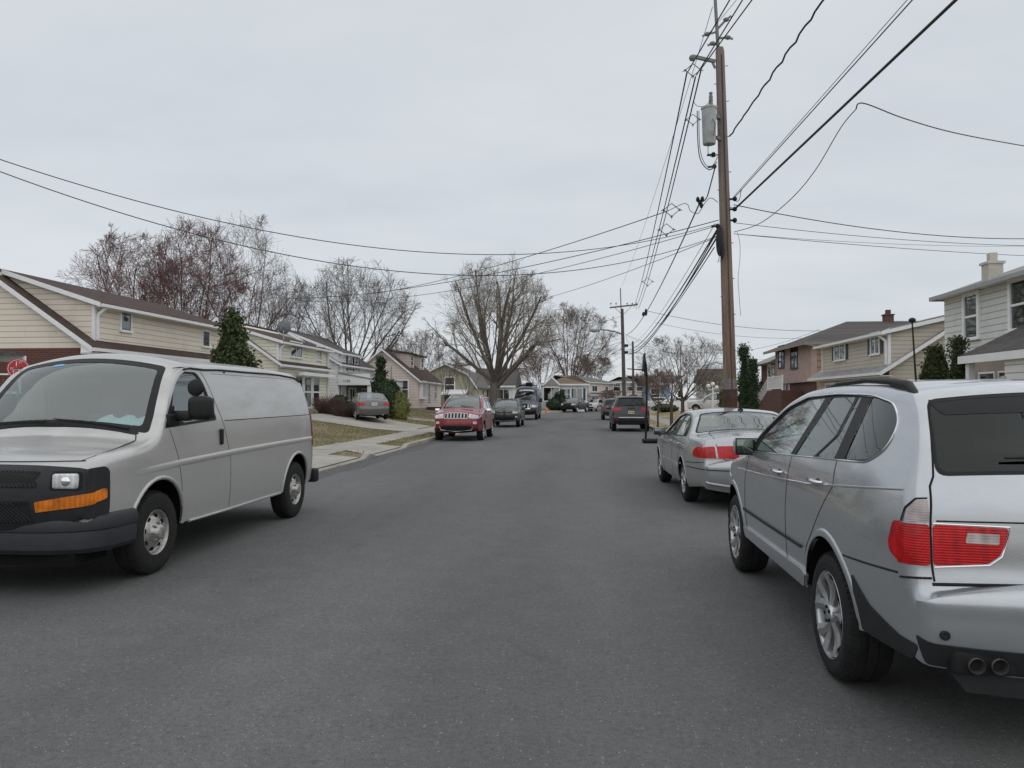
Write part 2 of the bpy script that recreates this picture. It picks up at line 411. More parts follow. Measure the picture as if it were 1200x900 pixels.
def patch(M, fn, outer, holes=(), us=(), vs=(), off=0.0, wall=None, flip=False):
    """triangulate a 2-D domain and lift it with fn(a, b, off); wall=(o0, o1) makes the rim"""
    pts = []; edges = []
    for loop in [outer]+list(holes):
        b = len(pts); pts += [Vector(p) for p in loop]
        edges += [(b+i, b+(i+1) % len(loop)) for i in range(len(loop))]
    ax = [p[0] for p in outer]; ay = [p[1] for p in outer]
    x0, x1, y0, y1 = min(ax), max(ax), min(ay), max(ay)
    allb = [tuple(p) for p in pts]
    for u in us:
        if not (x0 < u < x1): continue
        for v in vs:
            if not (y0 < v < y1): continue
            if not inpoly(u, v, outer) or any(inpoly(u, v, h) for h in holes): continue
            pts.append(Vector((u, v)))
    V, E, Fc, _, _, _ = delaunay_2d_cdt(pts, edges, [], 0, 1e-5)
    keep = []
    for f in Fc:
        cx = sum(V[i][0] for i in f)/len(f); cy = sum(V[i][1] for i in f)/len(f)
        if inpoly(cx, cy, outer) and not any(inpoly(cx, cy, h) for h in holes): keep.append(tuple(f)[::-1] if flip else tuple(f))
    M.add([fn(v[0], v[1], off) for v in V], keep)
    if wall:
        for loop in [outer]+list(holes):
            n = len(loop)
            A = [fn(p[0], p[1], wall[0]) for p in loop]; B = [fn(p[0], p[1], wall[1]) for p in loop]
            M.add(A+B, [(i, (i+1) % n, n+(i+1) % n, n+i) for i in range(n)])
def frange(a, b, st):
    n = max(1, int((b-a)/st)); return [a+(b-a)*i/n for i in range(n+1)]

class Shell:
    def __init__(s, L, sil, W, tf, tr, rr, bb, sub=8, yf=None):
        s.L = L; s.yf = L/2 if yf is None else yf
        s.W = W; s.tf = tf; s.tr = tr
        P = [(s.yf-d, z) for d, z in sil]; n = len(P); s.n = n
        pts = []; ids = []
        for i in range(n-1):
            p0 = P[max(i-1, 0)]; p1 = P[i]; p2 = P[i+1]; p3 = P[min(i+2, n-1)]
            h = hypot(p2[0]-p1[0], p2[1]-p1[1])
            def tang(a, b, c):
                la = hypot(b[0]-a[0], b[1]-a[1]) or 1e-6; lb = hypot(c[0]-b[0], c[1]-b[1]) or 1e-6
                if la < 1e-5: return ((c[0]-b[0])/lb, (c[1]-b[1])/lb)
                if lb < 1e-5: return ((b[0]-a[0])/la, (b[1]-a[1])/la)
                w = lb/(la+lb); return ((b[0]-a[0])/la*w+(c[0]-b[0])/lb*(1-w), (b[1]-a[1])/la*w+(c[1]-b[1])/lb*(1-w))
            m0 = tang(p0, p1, p2); m1 = tang(p1, p2, p3)
            for k in range(sub):
                t = k/sub; a, b, c, d = 2*t**3-3*t*t+1, t**3-2*t*t+t, -2*t**3+3*t*t, t**3-t*t
                pts.append((a*p1[0]+b*h*m0[0]+c*p2[0]+d*h*m1[0], a*p1[1]+b*h*m0[1]+c*p2[1]+d*h*m1[1])); ids.append(i+t)
        pts.append(P[-1]); ids.append(n-1.0)
        s.p = pts; s.ids = ids
        s.S = [0.0]
        for a, b in zip(pts, pts[1:]): s.S.append(s.S[-1]+hypot(b[0]-a[0], b[1]-a[1]))
        s.nrm = []
        for i in range(len(pts)):
            a = pts[max(i-1, 0)]; b = pts[min(i+1, len(pts)-1)]; l = hypot(b[0]-a[0], b[1]-a[1]) or 1
            s.nrm.append((-(b[1]-a[1])/l, (b[0]-a[0])/l))
        s.r = [smooth_table(rr, q) for q in ids]; s.b = [smooth_table(bb, q) for q in ids]
        s.vf = .86; s.VR = 1.0
    def F(s, y, z):
        w = smooth_table(s.W, z); d = s.yf-y; e = s.L-d
        if d < s.tf[0]: w -= s.tf[1]*((s.tf[0]-d)/s.tf[0])**s.tf[2]
        if e < s.tr[0]: w -= s.tr[1]*((s.tr[0]-e)/s.tr[0])**s.tr[2]
        return w
    def at(s, S):
        S = min(max(S, 0), s.S[-1]-1e-9); lo, hi = 0, len(s.S)-1
        while hi-lo > 1:
            m = (lo+hi)//2
            if s.S[m] <= S: lo = m
            else: hi = m
        t = (S-s.S[lo])/((s.S[hi]-s.S[lo]) or 1)
        L = lambda a: a[lo]+(a[hi]-a[lo])*t
        p = (s.p[lo][0]+(s.p[hi][0]-s.p[lo][0])*t, s.p[lo][1]+(s.p[hi][1]-s.p[lo][1])*t)
        n = (s.nrm[lo][0]+(s.nrm[hi][0]-s.nrm[lo][0])*t, s.nrm[lo][1]+(s.nrm[hi][1]-s.nrm[lo][1])*t)
        l = hypot(*n) or 1
        return p, (n[0]/l, n[1]/l), L(s.r), L(s.b)
    def T(s, S, v, off=0.0):
        p, n, r, b = s.at(S)
        I = (p[0]+n[0]*r, p[1]+n[1]*r); w = s.F(*I)
        av = min(abs(v), 1.0); sg = 1 if v >= 0 else -1
        if av <= s.vf:
            q = av/s.vf; x = q*(w-r); k = b*(1-q*q)+off
            return (sg*x, p[0]-n[0]*k, p[1]-n[1]*k)
        a = (av-s.vf)/(1-s.vf)*pi/2; rr = r+off
        return (sg*(w-r+rr*sin(a)), I[0]-n[0]*rr*cos(a), I[1]-n[1]*rr*cos(a))
    def side(s, sg):
        return lambda y, z, off=0.0: (sg*(s.F(y, z)+off), y, z)
    def Sof(s, idx):
        i = min(int(idx*((len(s.S)-1)/(s.n-1))), len(s.S)-2); k = (len(s.S)-1)/(s.n-1); t = idx*k-i
        return s.S[i]+(s.S[i+1]-s.S[i])*t
    def Sz(s, z, i0, i1):
        """arc position whose height is z between silhouette points i0 and i1"""
        a, b = s.Sof(i0), s.Sof(i1); za, zb = s.at(a)[0][1], s.at(b)[0][1]
        if (z-za)*(z-zb) > 0: return a if abs(z-za) < abs(z-zb) else b
        for _ in range(40):
            m = (a+b)/2; zm = s.at(m)[0][1]
            if (zm-z)*(za-z) > 0: a = m; za = zm
            else: b = m
        return (a+b)/2
    def V(s, S, x):
        p, n, r, b = s.at(S); w = s.F(p[0]+n[0]*r, p[1]+n[1]*r); ax = abs(x); sg = 1 if x >= 0 else -1
        if ax <= w-r: return sg*ax/(w-r)*s.vf
        q = min(1, (ax-w+r)/max(r, 1e-6)); return sg*(s.vf+(1-s.vf)*math.asin(q)/(pi/2))
    def edge(s, z, rear):
        """y of the side patch border at height z"""
        I = s.inset(); I = I[len(I)//2:] if rear else I[:len(I)//2]
        return min(I, key=lambda p: abs(p[1]-z))[0] if not rear else min(I, key=lambda p: abs(p[1]-z))[0]
    def inset(s):
        return [(p[0]+n[0]*r, p[1]+n[1]*r) for p, n, r in zip(s.p, s.nrm, s.r)]

GL = dict()
def car_mats():
    GL['glass'] = glass('car_glass', (.56, .66, .66), .18)
    GL['tint'] = glass('tinted_glass', (.03, .035, .04), .04)
    GL['black'] = plain('black_plastic', (.012,.0125,.013), .5, 0, .25, 20, .28)
    GL['trimgrey'] = plain('charcoal_plastic', (.020, .022, .025), .55, 0, .2, 12, .3)
    GL['gap'] = plain('panel_gap_black', (.008, .008, .008), .9)
    GL['dark'] = plain('underbody_black', (.010, .010, .010), .95, spec=.1)
    GL['rubber'] = plain('tyre_rubber', (.017, .017, .017), .85, 0, .35, 14, .3, .3)
    GL['alloy'] = plain('alloy_silver', (.50, .51, .52), .32, .85, .12, 10)
    GL['steel'] = plain('dull_steel', (.42, .41, .39), .45, .8, .3, 18)
    GL['chrome'] = plain('chrome', (.75, .76, .77), .12, 1, .05)
    GL['red'] = lens('red_lens', (.42, .003, .006)); GL['dred'] = lens('dark_red_lens', (.22, .006, .010))
    GL['amber'] = lens('amber_lens', (.62, .17, .015)); GL['clear'] = lens('clear_lens', (.55, .56, .57)); GL['pink'] = lens('frosted_lens', (.42, .36, .36))
    GL['seat'] = plain('seat_cloth', (.10, .10, .105), .9); GL['seatl'] = plain('seat_leather_grey', (.28, .28, .27), .6)
    GL['plate'] = plain('plate_yellow', (.60, .50, .26), .5, 0, .12, 30); GL['platew'] = plain('plate_white', (.65, .66, .68), .5)
    GL['ink'] = plain('plate_ink', (.03, .03, .05), .6)
    GL['paper'] = plain('teal_paper', (.55, .85, .82), .8, 0, .06)
    GL['mirror'] = plain('mirror_silver', (.16, .19, .17), .04, 1, 0)
def lens(name, col):
    m, nt, b = nodes(name); setb(b, col, .10, 0, .4, .25, .02)
    co = objco(nt); sep = nt.nodes.new('ShaderNodeSeparateXYZ'); nt.links.new(co, sep.inputs[0])
    w1 = math1(nt, 'SINE', math1(nt, 'MULTIPLY', sep.outputs[2], 520)); w2 = math1(nt, 'SINE', math1(nt, 'MULTIPLY', math1(nt, 'ADD', sep.outputs[0], sep.outputs[1]), 130))
    k = math1(nt, 'ADD', math1(nt, 'MULTIPLY', w1, .5), math1(nt, 'MULTIPLY', w2, .5)); n = noise(nt, co, 9, 3)
    k2 = math1(nt, 'ADD', math1(nt, 'MULTIPLY', k, .11), n)
    r = ramp(nt, k2, [(.2, tuple(c*.45 for c in col)), (.5, col), (.8, tuple(min(1, c*1.5) for c in col))])
    nt.links.new(r.outputs[0], b.inputs['Base Color']); bump(nt, b, k, .15, .003); return m

def wheel(parent, x, y, R, w, sg, style, full=True):
    """wheel with its outer face at x, pointing to sg"""
    Rr = R*{'five': .68, 'steel': .55, 'six': .60, 'multi': .62, 'chromed': .66}[style]
    seg = 40 if full else 20
    hub = MB(); hub.lathe([(-sg*w*.75, .02), (-sg*w*.75, Rr*.97), (-sg*.075, Rr*.97), (-sg*.085, .02)], 20, 'x')
    root = hub.build('wheel', GL['dark'], parent, 40); root.location = (x, y, R)
    t = MB(); o = sg
    t.lathe([(-o*.022, Rr*.985), (-o*.006, Rr+.008), (-o*.002, Rr+(R-Rr)*.30), (0, Rr+(R-Rr)*.55), (-o*.012, R-.035), (-o*.030, R-.014), (-o*.055, R-.003), (-o*w*.35, R), (-o*w*.42, R-.008),(-o*w*.44, R), (-o*w*.60, R), (-o*w*.62, R-.008), (-o*w*.64, R), (-o*(w-.05), R-.003), (-o*(w-.02), R-.02), (-o*w, R-.07), (-o*(w-.03), Rr)], seg, 'x')
    if full:
        for k in range(60):       # shoulder lugs
            a = 2*pi*k/60; c, s_ = cos(a), sin(a)
            t.bar((-o*.018, c*(R-.020), s_*(R-.020)), (-o*.062, c*(R-.002), s_*(R-.002)), .014, .010, (0, c, s_))
    t.build('tyre', GL['rubber'], root, 45)
    m = MB(); met = GL['alloy'] if style in ('five', 'six', 'multi') else GL['steel'] if style == 'steel' else GL['chrome']
    def sp(a, r): return (r*cos(a), r*sin(a))
    if style == 'steel':
        m.lathe([(-o*.020, Rr), (-o*.010, Rr*.97), (-o*.016, Rr*.93), (-o*.055, Rr*.88), (-o*.062, Rr*.80), (-o*.045, Rr*.72), (-o*.030, Rr*.60), (-o*.026, Rr*.50), (-o*.015, Rr*.42), (o*.035, Rr*.30), (o*.042, Rr*.22), (o*.044, .004)], 40, 'x')
        rim = m.build('rim', met, root, 50)
        h = MB()
        for k in range(8):
            a = 2*pi*k/8+.2; c, s_ = sp(a, Rr*.70)
            h.lathe([(-o*.035, .001), (-o*.035, .021), (-o*.06, .023)], 12, 'x', (0, c, s_))
        h.build('vent_hole', GL['dark'], root, 30)
        l = MB()
        for k in range(8):
            a = 2*pi*k/8; c, s_ = sp(a, Rr*.40)
            l.lathe([(-o*.03, .012), (o*.022, .012), (o*.026, .008), (o*.026, .001)], 6, 'x', (0, c, s_))
        l.build('lug_nut', met, root, 30)
        return root
    m.lathe([(-o*.14, Rr*.93), (-o*.03, Rr*.93), (-o*.012, Rr*.955), (-o*.006, Rr*1.0), (-o*.016, Rr*1.015)], seg, 'x')
    ns = {'five': 5, 'six': 6, 'multi': 9, 'chromed': 5}[style]
    for k in range(ns):
        a = 2*pi*k/ns+.32
        arms = (-1, 1) if style in ('five',) else (0,)
        for q in arms:
            n = 7 if full else 3; prev = None
            for j in range(n):
                tt = j/(n-1); r = Rr*(.16+.79*tt)
                da = q*(.055+.24*tt**1.15)
                hw = {'five': (.020+.017*tt), 'six': .030+.02*tt, 'multi': .013+.008*tt, 'chromed': .035+.02*tt}[style]
                xo = o*(-.018-.022*sin(pi*min(1, tt*1.05))*.9+.010*tt)
                c0, s0 = cos(a+da), sin(a+da)
                A = (xo, c0*r-s0*hw, s0*r+c0*hw); B = (xo, c0*r+s0*hw, s0*r-c0*hw); C = (xo+o*.010, c0*r, s0*r)
                A2 = (xo-o*.03, A[1], A[2]); B2 = (xo-o*.03, B[1], B[2])
                cur = [A2, A, C, B, B2]
                if prev:
                    for i in range(4): m.add([prev[i], prev[i+1], cur[i+1], cur[i]], [(0, 1, 2, 3)])
                prev = cur
    m.lathe([(-o*.05, Rr*.24), (-o*.018, Rr*.235), (-o*.006, Rr*.20), (o*.0, Rr*.13), (o*.002, .002)], 20, 'x')
    m.build('rim', met, root, 35)
    if full:
        l = MB()
        for k in range(5):
            a = 2*pi*k/5; c, s_ = sp(a, Rr*.17)
            l.lathe([(-o*.004, .011), (o*.004, .010), (o*.004, .001)], 6, 'x', (0, c, s_))
        l.build('lug_nut', GL['dark'], root, 30)
        d = MB(); d.lathe([(-o*.10, Rr*.62), (-o*.085, Rr*.62), (-o*.085, .01)], 28, 'x'); d.build('brake_disc', GL['steel'], root, 40)
    return root

def car(name, label, cat, loc, rz, sp, group=None):
    """generic builder: sp is the shape sheet of one kind of vehicle"""
    root = empty(name, loc, rz, label, cat, group)
    sh = Shell(sp['L'], sp['sil'], sp['W'], sp['tf'], sp['tr'], sp['r'], sp['b'], sp.get('sub', 8))
    yf = sh.yf; st = sp.get('step', .07); full = sp.get('full', True)
    pm = sp['paint']
    ins = sh.inset()
    # side outline: silhouette, then the sill with its wheel arches, rear to front
    zb = sp['zb']; R = sp['R']; ra = sp['ra']; axy = [yf-sp['ax'][1], yf-sp['ax'][0]]
    outline = list(ins)
    zc = R*sp.get('arch_c', 1.0)
    low = []
    for ay in axy:
        a0 = math.asin(max(-1, min(1, (zb-zc)/ra)))
        m = 16 if full else 9
        low += [(ay+ra*cos(pi-a0-(pi-2*a0)*k/m), zc+ra*sin(pi-a0-(pi-2*a0)*k/m)) for k in range(m+1)]
    e0 = (ins[-1][0], ins[-1][1]); e1 = (ins[0][0], ins[0][1])
    outline += [p for p in low]
    # window holes
    dlo = sp.get('dlo'); holes = []
    if dlo: dl = rpoly([(yf-d, z) for d, z in dlo], sp.get('dlo_r', .04), 5, .07); holes = [dl]
    B = MB()
    ys = frange(-sp['L'], sp['L'], st); zs = frange(0, 2.8, st*.8)
    for sg in (1, -1):
        patch(B, sh.side(sg), outline, holes, ys, zs, 0, None, sg < 0)
        if holes: 
            n = len(dl); A = [sh.side(sg)(p[0], p[1], 0) for p in dl]; C = [sh.side(sg)(p[0], p[1], -.03) for p in dl]
            B.add(A+C, [(i, (i+1) % n, n+(i+1) % n, n+i) for i in range(n)])
    # top strip
    th = []; thv = {}
    for key in ('windscreen', 'rear_window'):
        w = sp.get(key)
        if not w: continue
        i0, i1, m0, m1 = w[:4]; s0, s1 = sh.Sof(i0), sh.Sof(i1)
        def vm(S, mg):
            p, n, r, b = sh.at(S); ww = sh.F(p[0]+n[0]*r, p[1]+n[1]*r)-r; return sh.vf*(ww-mg)/ww
        poly = [(s0, -vm(s0, m0)), (s1, -vm(s1, m1)), (s1, vm(s1, m1)), (s0, vm(s0, m0))]
        poly = rpoly(poly, w[4] if len(w) > 4 else .08, 5, .07)
        th.append(poly); thv[key] = poly
    vlist = [sh.vf*(k/7) for k in range(-7, 8)]; arc = [sh.vf+(1-sh.vf)*k/4 for k in (1, 2, 3)]
    vlist = [-a for a in reversed(arc)]+vlist+arc
    Sm = sh.S[-1]
    outer = [(S, 1.0) for S in sh.S]+[(Sm, v) for v in reversed(vlist)]+[(S, -1.0) for S in reversed(sh.S)]+[(0, v) for v in vlist]
    us = sh.S if full else sh.S[::2]
    patch(B, sh.T, outer, th, us, vlist, 0, None, True)
    for poly in th:
        n = len(poly); A = [sh.T(p[0], p[1], 0) for p in poly]; C = [sh.T(p[0], p[1], -.025) for p in poly]
        B.add(A+C, [(i, (i+1) % n, n+(i+1) % n, n+i) for i in range(n)])
    body = B.build('body', pm, root, 38, True, .0012)
    # glass
    for key, poly in thv.items():
        g = MB(); patch(g, sh.T, poly, (), sh.S, vlist, -.006, None, True)
        gm = GL['glass'] if (key == 'windscreen' or not sp.get('rear_tint')) else GL['tint']
        go = g.build(key, gm, root, 60)
        fr = sp.get('frit', .05)
        if fr:
            cx = sum(p[0] for p in poly)/len(poly)
            sx = max(p[0] for p in poly)-cx; sy = max(p[1] for p in poly)
            inner = [(cx+(p[0]-cx)*(1-fr/sx*1.0), p[1]*(1-fr*.9/sy)) for p in poly]
            f = MB(); patch(f, sh.T, poly, [inner], sh.S, vlist, -.003, None, True); f.build('window_border', GL['black'], go, 60)
    if dlo:
        panes = [rpoly([(yf-d, z) for d, z in q], sp.get('pane_r', .03), 4, .07) for q in sp['panes']]
        for sg in (1, -1):
            f = MB(); patch(f, sh.side(sg), dl, panes, ys, zs, -.010, None, sg < 0); wf = f.build('window_frame', GL['black'], root, 60)
            for i, q in enumerate(panes):
                g = MB(); patch(g, sh.side(sg), q, (), ys, zs, -.014, None, sg < 0)
                g.build('side_window', GL['glass'] if i in sp.get('clear_panes', ()) else GL['tint'], root, 60)
            if sp.get('dlo_trim'):
                t = MB(); t.tube([sh.side(sg)(p[0], p[1], .001) for p in dl], sp.get('dlo_tr', .006), 6, closed=True); t.build('window_trim', sp['dlo_trim'], root, 60)
    # wheels, liners, floor
    wx = sp['wx']
    for ay in axy:
        for sg in (1, -1):
            wheel(root, sg*wx, ay, R, sp['ww'], sg, sp['wheel'], full)
            l = MB(); xo = sg*(sh.F(ay, zb+.1)-.012); xi = sg*(wx-sp['ww']-.10)
            m = 14; al = math.asin(max(-1, min(1, (zb-zc)/ra)))+.02; a = [(al+(pi-2*al)*k/m) for k in range(m+1)]
            A = [(xo, ay+(ra+.004)*cos(t), zc+(ra+.004)*sin(t)) for t in a]; C = [(xi, ay+(ra+.004)*cos(t), zc+(ra+.004)*sin(t)) for t in a]
            l.add(A+C, [(i, i+1, m+2+i, m+1+i) for i in range(m)]); l.add(C, [tuple(range(m+1))])
            l.build('wheel_arch_liner', GL['dark'], root, 40)
            if sp.get('lip'):
                lr = sp['lip']; t = MB(); P = []
                a0 = math.asin(max(-1, min(1, (zb-zc)/ra)))
                for k in range(21):
                    an = a0+(pi-2*a0)*k/20; y = ay+(ra)*cos(an); z = zc+(ra)*sin(an); P.append((sg*(sh.F(y, z)-lr*.25), y, z))
                t.tube(P, lr, 8); t.build('arch_lip', sp.get('lip_mat', pm), root, 60)
    u = MB(); hw = wx-sp['ww']-.08
    y0, y1 = ins[-1][0], ins[0][0]
    u.box(-hw, hw, y0+.03, y1-.03, zb-.04, zb+.02)
    ww_ = smooth_table(sp['W'], zb)-.05
    u.box(-ww_, ww_, axy[0]+ra+.03, axy[1]-ra-.03, zb-.02, zb+.03)
    u.box(-hw, hw, y0+.06, y1-.06, zb+.02, sp.get('belt', 1.0)-.25) if sp.get('fill', True) else None
    u.build('underbody', GL['dark'], root)
    # seams
    if sp.get('seams'):
        t = MB()
        for kind, pts, r in sp['seams']:
            if kind == 'S':
                for sg in (1, -1): t.tube([sh.side(sg)(yf-d, z, -.001) for d, z in resample(pts, .08)], r, 5)
            else:
                t.tube([sh.T(*q, .0) for q in resample([(S_(sh, a), sh.V(S_(sh, a), x)) for a, x in pts], .06)], r, 5)
        t.build('panel_gap', GL['gap'], root, 60)
    root['_'] = 0; del root['_']
    return root, sh
def S_(sh, a):
    """a: silhouette index, or (z, i0, i1)"""
    return sh.Sz(*a) if isinstance(a, tuple) else sh.Sof(a)
def resample(pts, st):
    out = []
    for a, b in zip(pts, pts[1:]):
        n = max(1, int(hypot(b[0]-a[0], b[1]-a[1])/st))
        out += [(a[0]+(b[0]-a[0])*k/n, a[1]+(b[1]-a[1])*k/n) for k in range(n)]
    return out+[pts[-1]]
def tpanel(root, sh, name, m, pts, r=.02, off=.004, parent=None, sm=50, st=.05, holes=()):
    """panel on the strip: pts (a, x)"""
    poly = rpoly([(S_(sh, a), sh.V(S_(sh, a), x)) for a, x in pts], r, 4, st)
    hs = [rpoly([(S_(sh, a), sh.V(S_(sh, a), x)) for a, x in h], r, 4, st) for h in holes]
    M = MB(); vl = [k*.06 for k in range(-16, 17)]; patch(M, sh.T, poly, hs, frange(0, sh.S[-1], st), vl, off, (off, -.006), True)
    return M.build(name, m, parent or root, sm)
def spanel(root, sh, name, m, pts, sides=(1, -1), r=.02, off=.004, parent=None, sm=50, st=.06, holes=()):
    out = []
    for sg in sides:
        poly = rpoly([(sh.yf-d, z) for d, z in pts], r, 4, st); hs = [rpoly([(sh.yf-d, z) for d, z in h], r, 4, st) for h in holes]
        M = MB(); patch(M, sh.side(sg), poly, hs, frange(-sh.L, sh.L, st), frange(0, 2.8, st), off, (off, -.006), sg < 0)
        out.append(M.build(name, m, parent or root, sm))
    return out
def cpanel(root, sh, name, m, sidepts, toppts, sg, r=.02, off=.006, parent=None, rc=None):
    """lamp that wraps a corner: one mesh from a side patch and a strip patch"""
    M = MB()
    if sidepts:
        q = []
        rear = sidepts[0][0] > sh.L/2
        for d, z in sidepts:
            y = sh.yf-d; e = sh.edge(z, rear); cl = (y < e) if rear else (y > e)
            q.append((e if cl else y, z, cl))
        poly = rpoly([(a, b) for a, b, _ in q], [0 if c_ else r for _, _, c_ in q], 4, .04); patch(M, sh.side(sg), poly, (), frange(-sh.L, sh.L, .05), frange(0, 2.8, .05), off, (off, -.006), sg < 0)
    if toppts:
        poly = rpoly([(S_(sh, a), sh.V(S_(sh, a), x*sg)) for a, x in toppts], [0 if abs(x) > .9 else r for a, x in toppts], 4, .04)
        patch(M, sh.T, poly, (), frange(0, sh.S[-1], .04), [k*.04 for k in range(-25, 26)], off, (off, -.006), True)
    return M.build(name, m, parent or root, 50)
def plate(root, y, z, face, w=.305, h=.155, m='plate', tilt=0, x=0, text=None):
    M = MB(); M.rbox((0, 0, 0), (w, .006, h), .004, 2); o = M.build('number_plate', GL[m], root); o.location = (x, y, z); o.rotation_euler = (tilt, 0, 0)
    k = MB(); n = 6
    for i in range(n):
        x0 = -w*.36+i*w*.125+(.012 if i > 2 else 0)
        k.box(x0, x0+w*.075, face*.0034-.0006, face*.0034+.0006, -h*.22, h*.22)
        k.box(x0+w*.025, x0+w*.05, face*.0044-.0006, face*.0044+.0006, -h*.12, h*.12) if False else None
    k.build('plate_characters', GL['ink'], o)
    f = MB(); f.rbox((0, -face*.004, 0), (w+.02, .006, h+.02), .004, 2); f.build('plate_frame', GL['black'], o)
    return o
def side_mirror(root, x, y, z, sg, fwd, m, size=(.24, .12, .17), arm=.10, glassm='mirror', tri=True):
    """fwd=+1: the car faces +y, glass looks back"""
    M = MB(); M.rbox((sg*(x+arm+size[0]/2), y, z), size, min(size)*.38, 5)
    o = M.build('side_mirror', m, root, 60)
    a = MB(); a.rbox((sg*(x+arm*.45), y+fwd*.01, z-size[2]*.28), (arm+.10, size[1]*.5, size[2]*.28), .018, 3); a.build('mirror_arm', GL['black'], o, 60)
    g = MB(); g.rbox((sg*(x+arm+size[0]/2), y-fwd*(size[1]/2-.002), z), (size[0]*.86, .012, size[2]*.80), .005, 2); g.build('mirror_glass', GL[glassm], o, 60)
    r = MB(); r.rbox((sg*(x+arm+size[0]/2), y-fwd*(size[1]/2-.008), z), (size[0]*.95, .014, size[2]*.93), .006, 2); r.build('mirror_rim', GL['black'], o, 60)
    return o
def seats(root, rows, w=.50, m='seat', two=True, back=.62, zs=.45, fwd=1):
    for y in rows:
        for sx in ((-.38, .38) if two else (0,)):
            M = MB(); M.rbox((sx, y, zs), (w, .5, .16), .05, 3)
            M.rbox((sx, y-fwd*.30, zs+back/2), (w, .14, back), .05, 3, Matrix.Rotation(fwd*.2, 3, 'X'))
            M.rbox((sx, y-fwd*.37, zs+back+.10), (w*.5, .09, .18), .035, 3)
            M.build('seat', GL[m], root, 50)
def blade(root, p, q, r=.008, name='wiper'):
    M = MB(); p = Vector(p); q = Vector(q); M.tube([p, p.lerp(q, .5), q], [r*1.3, r, r*.6], 6); m = p.lerp(q, .15)
    return M.build(name, GL['black'], root, 60)

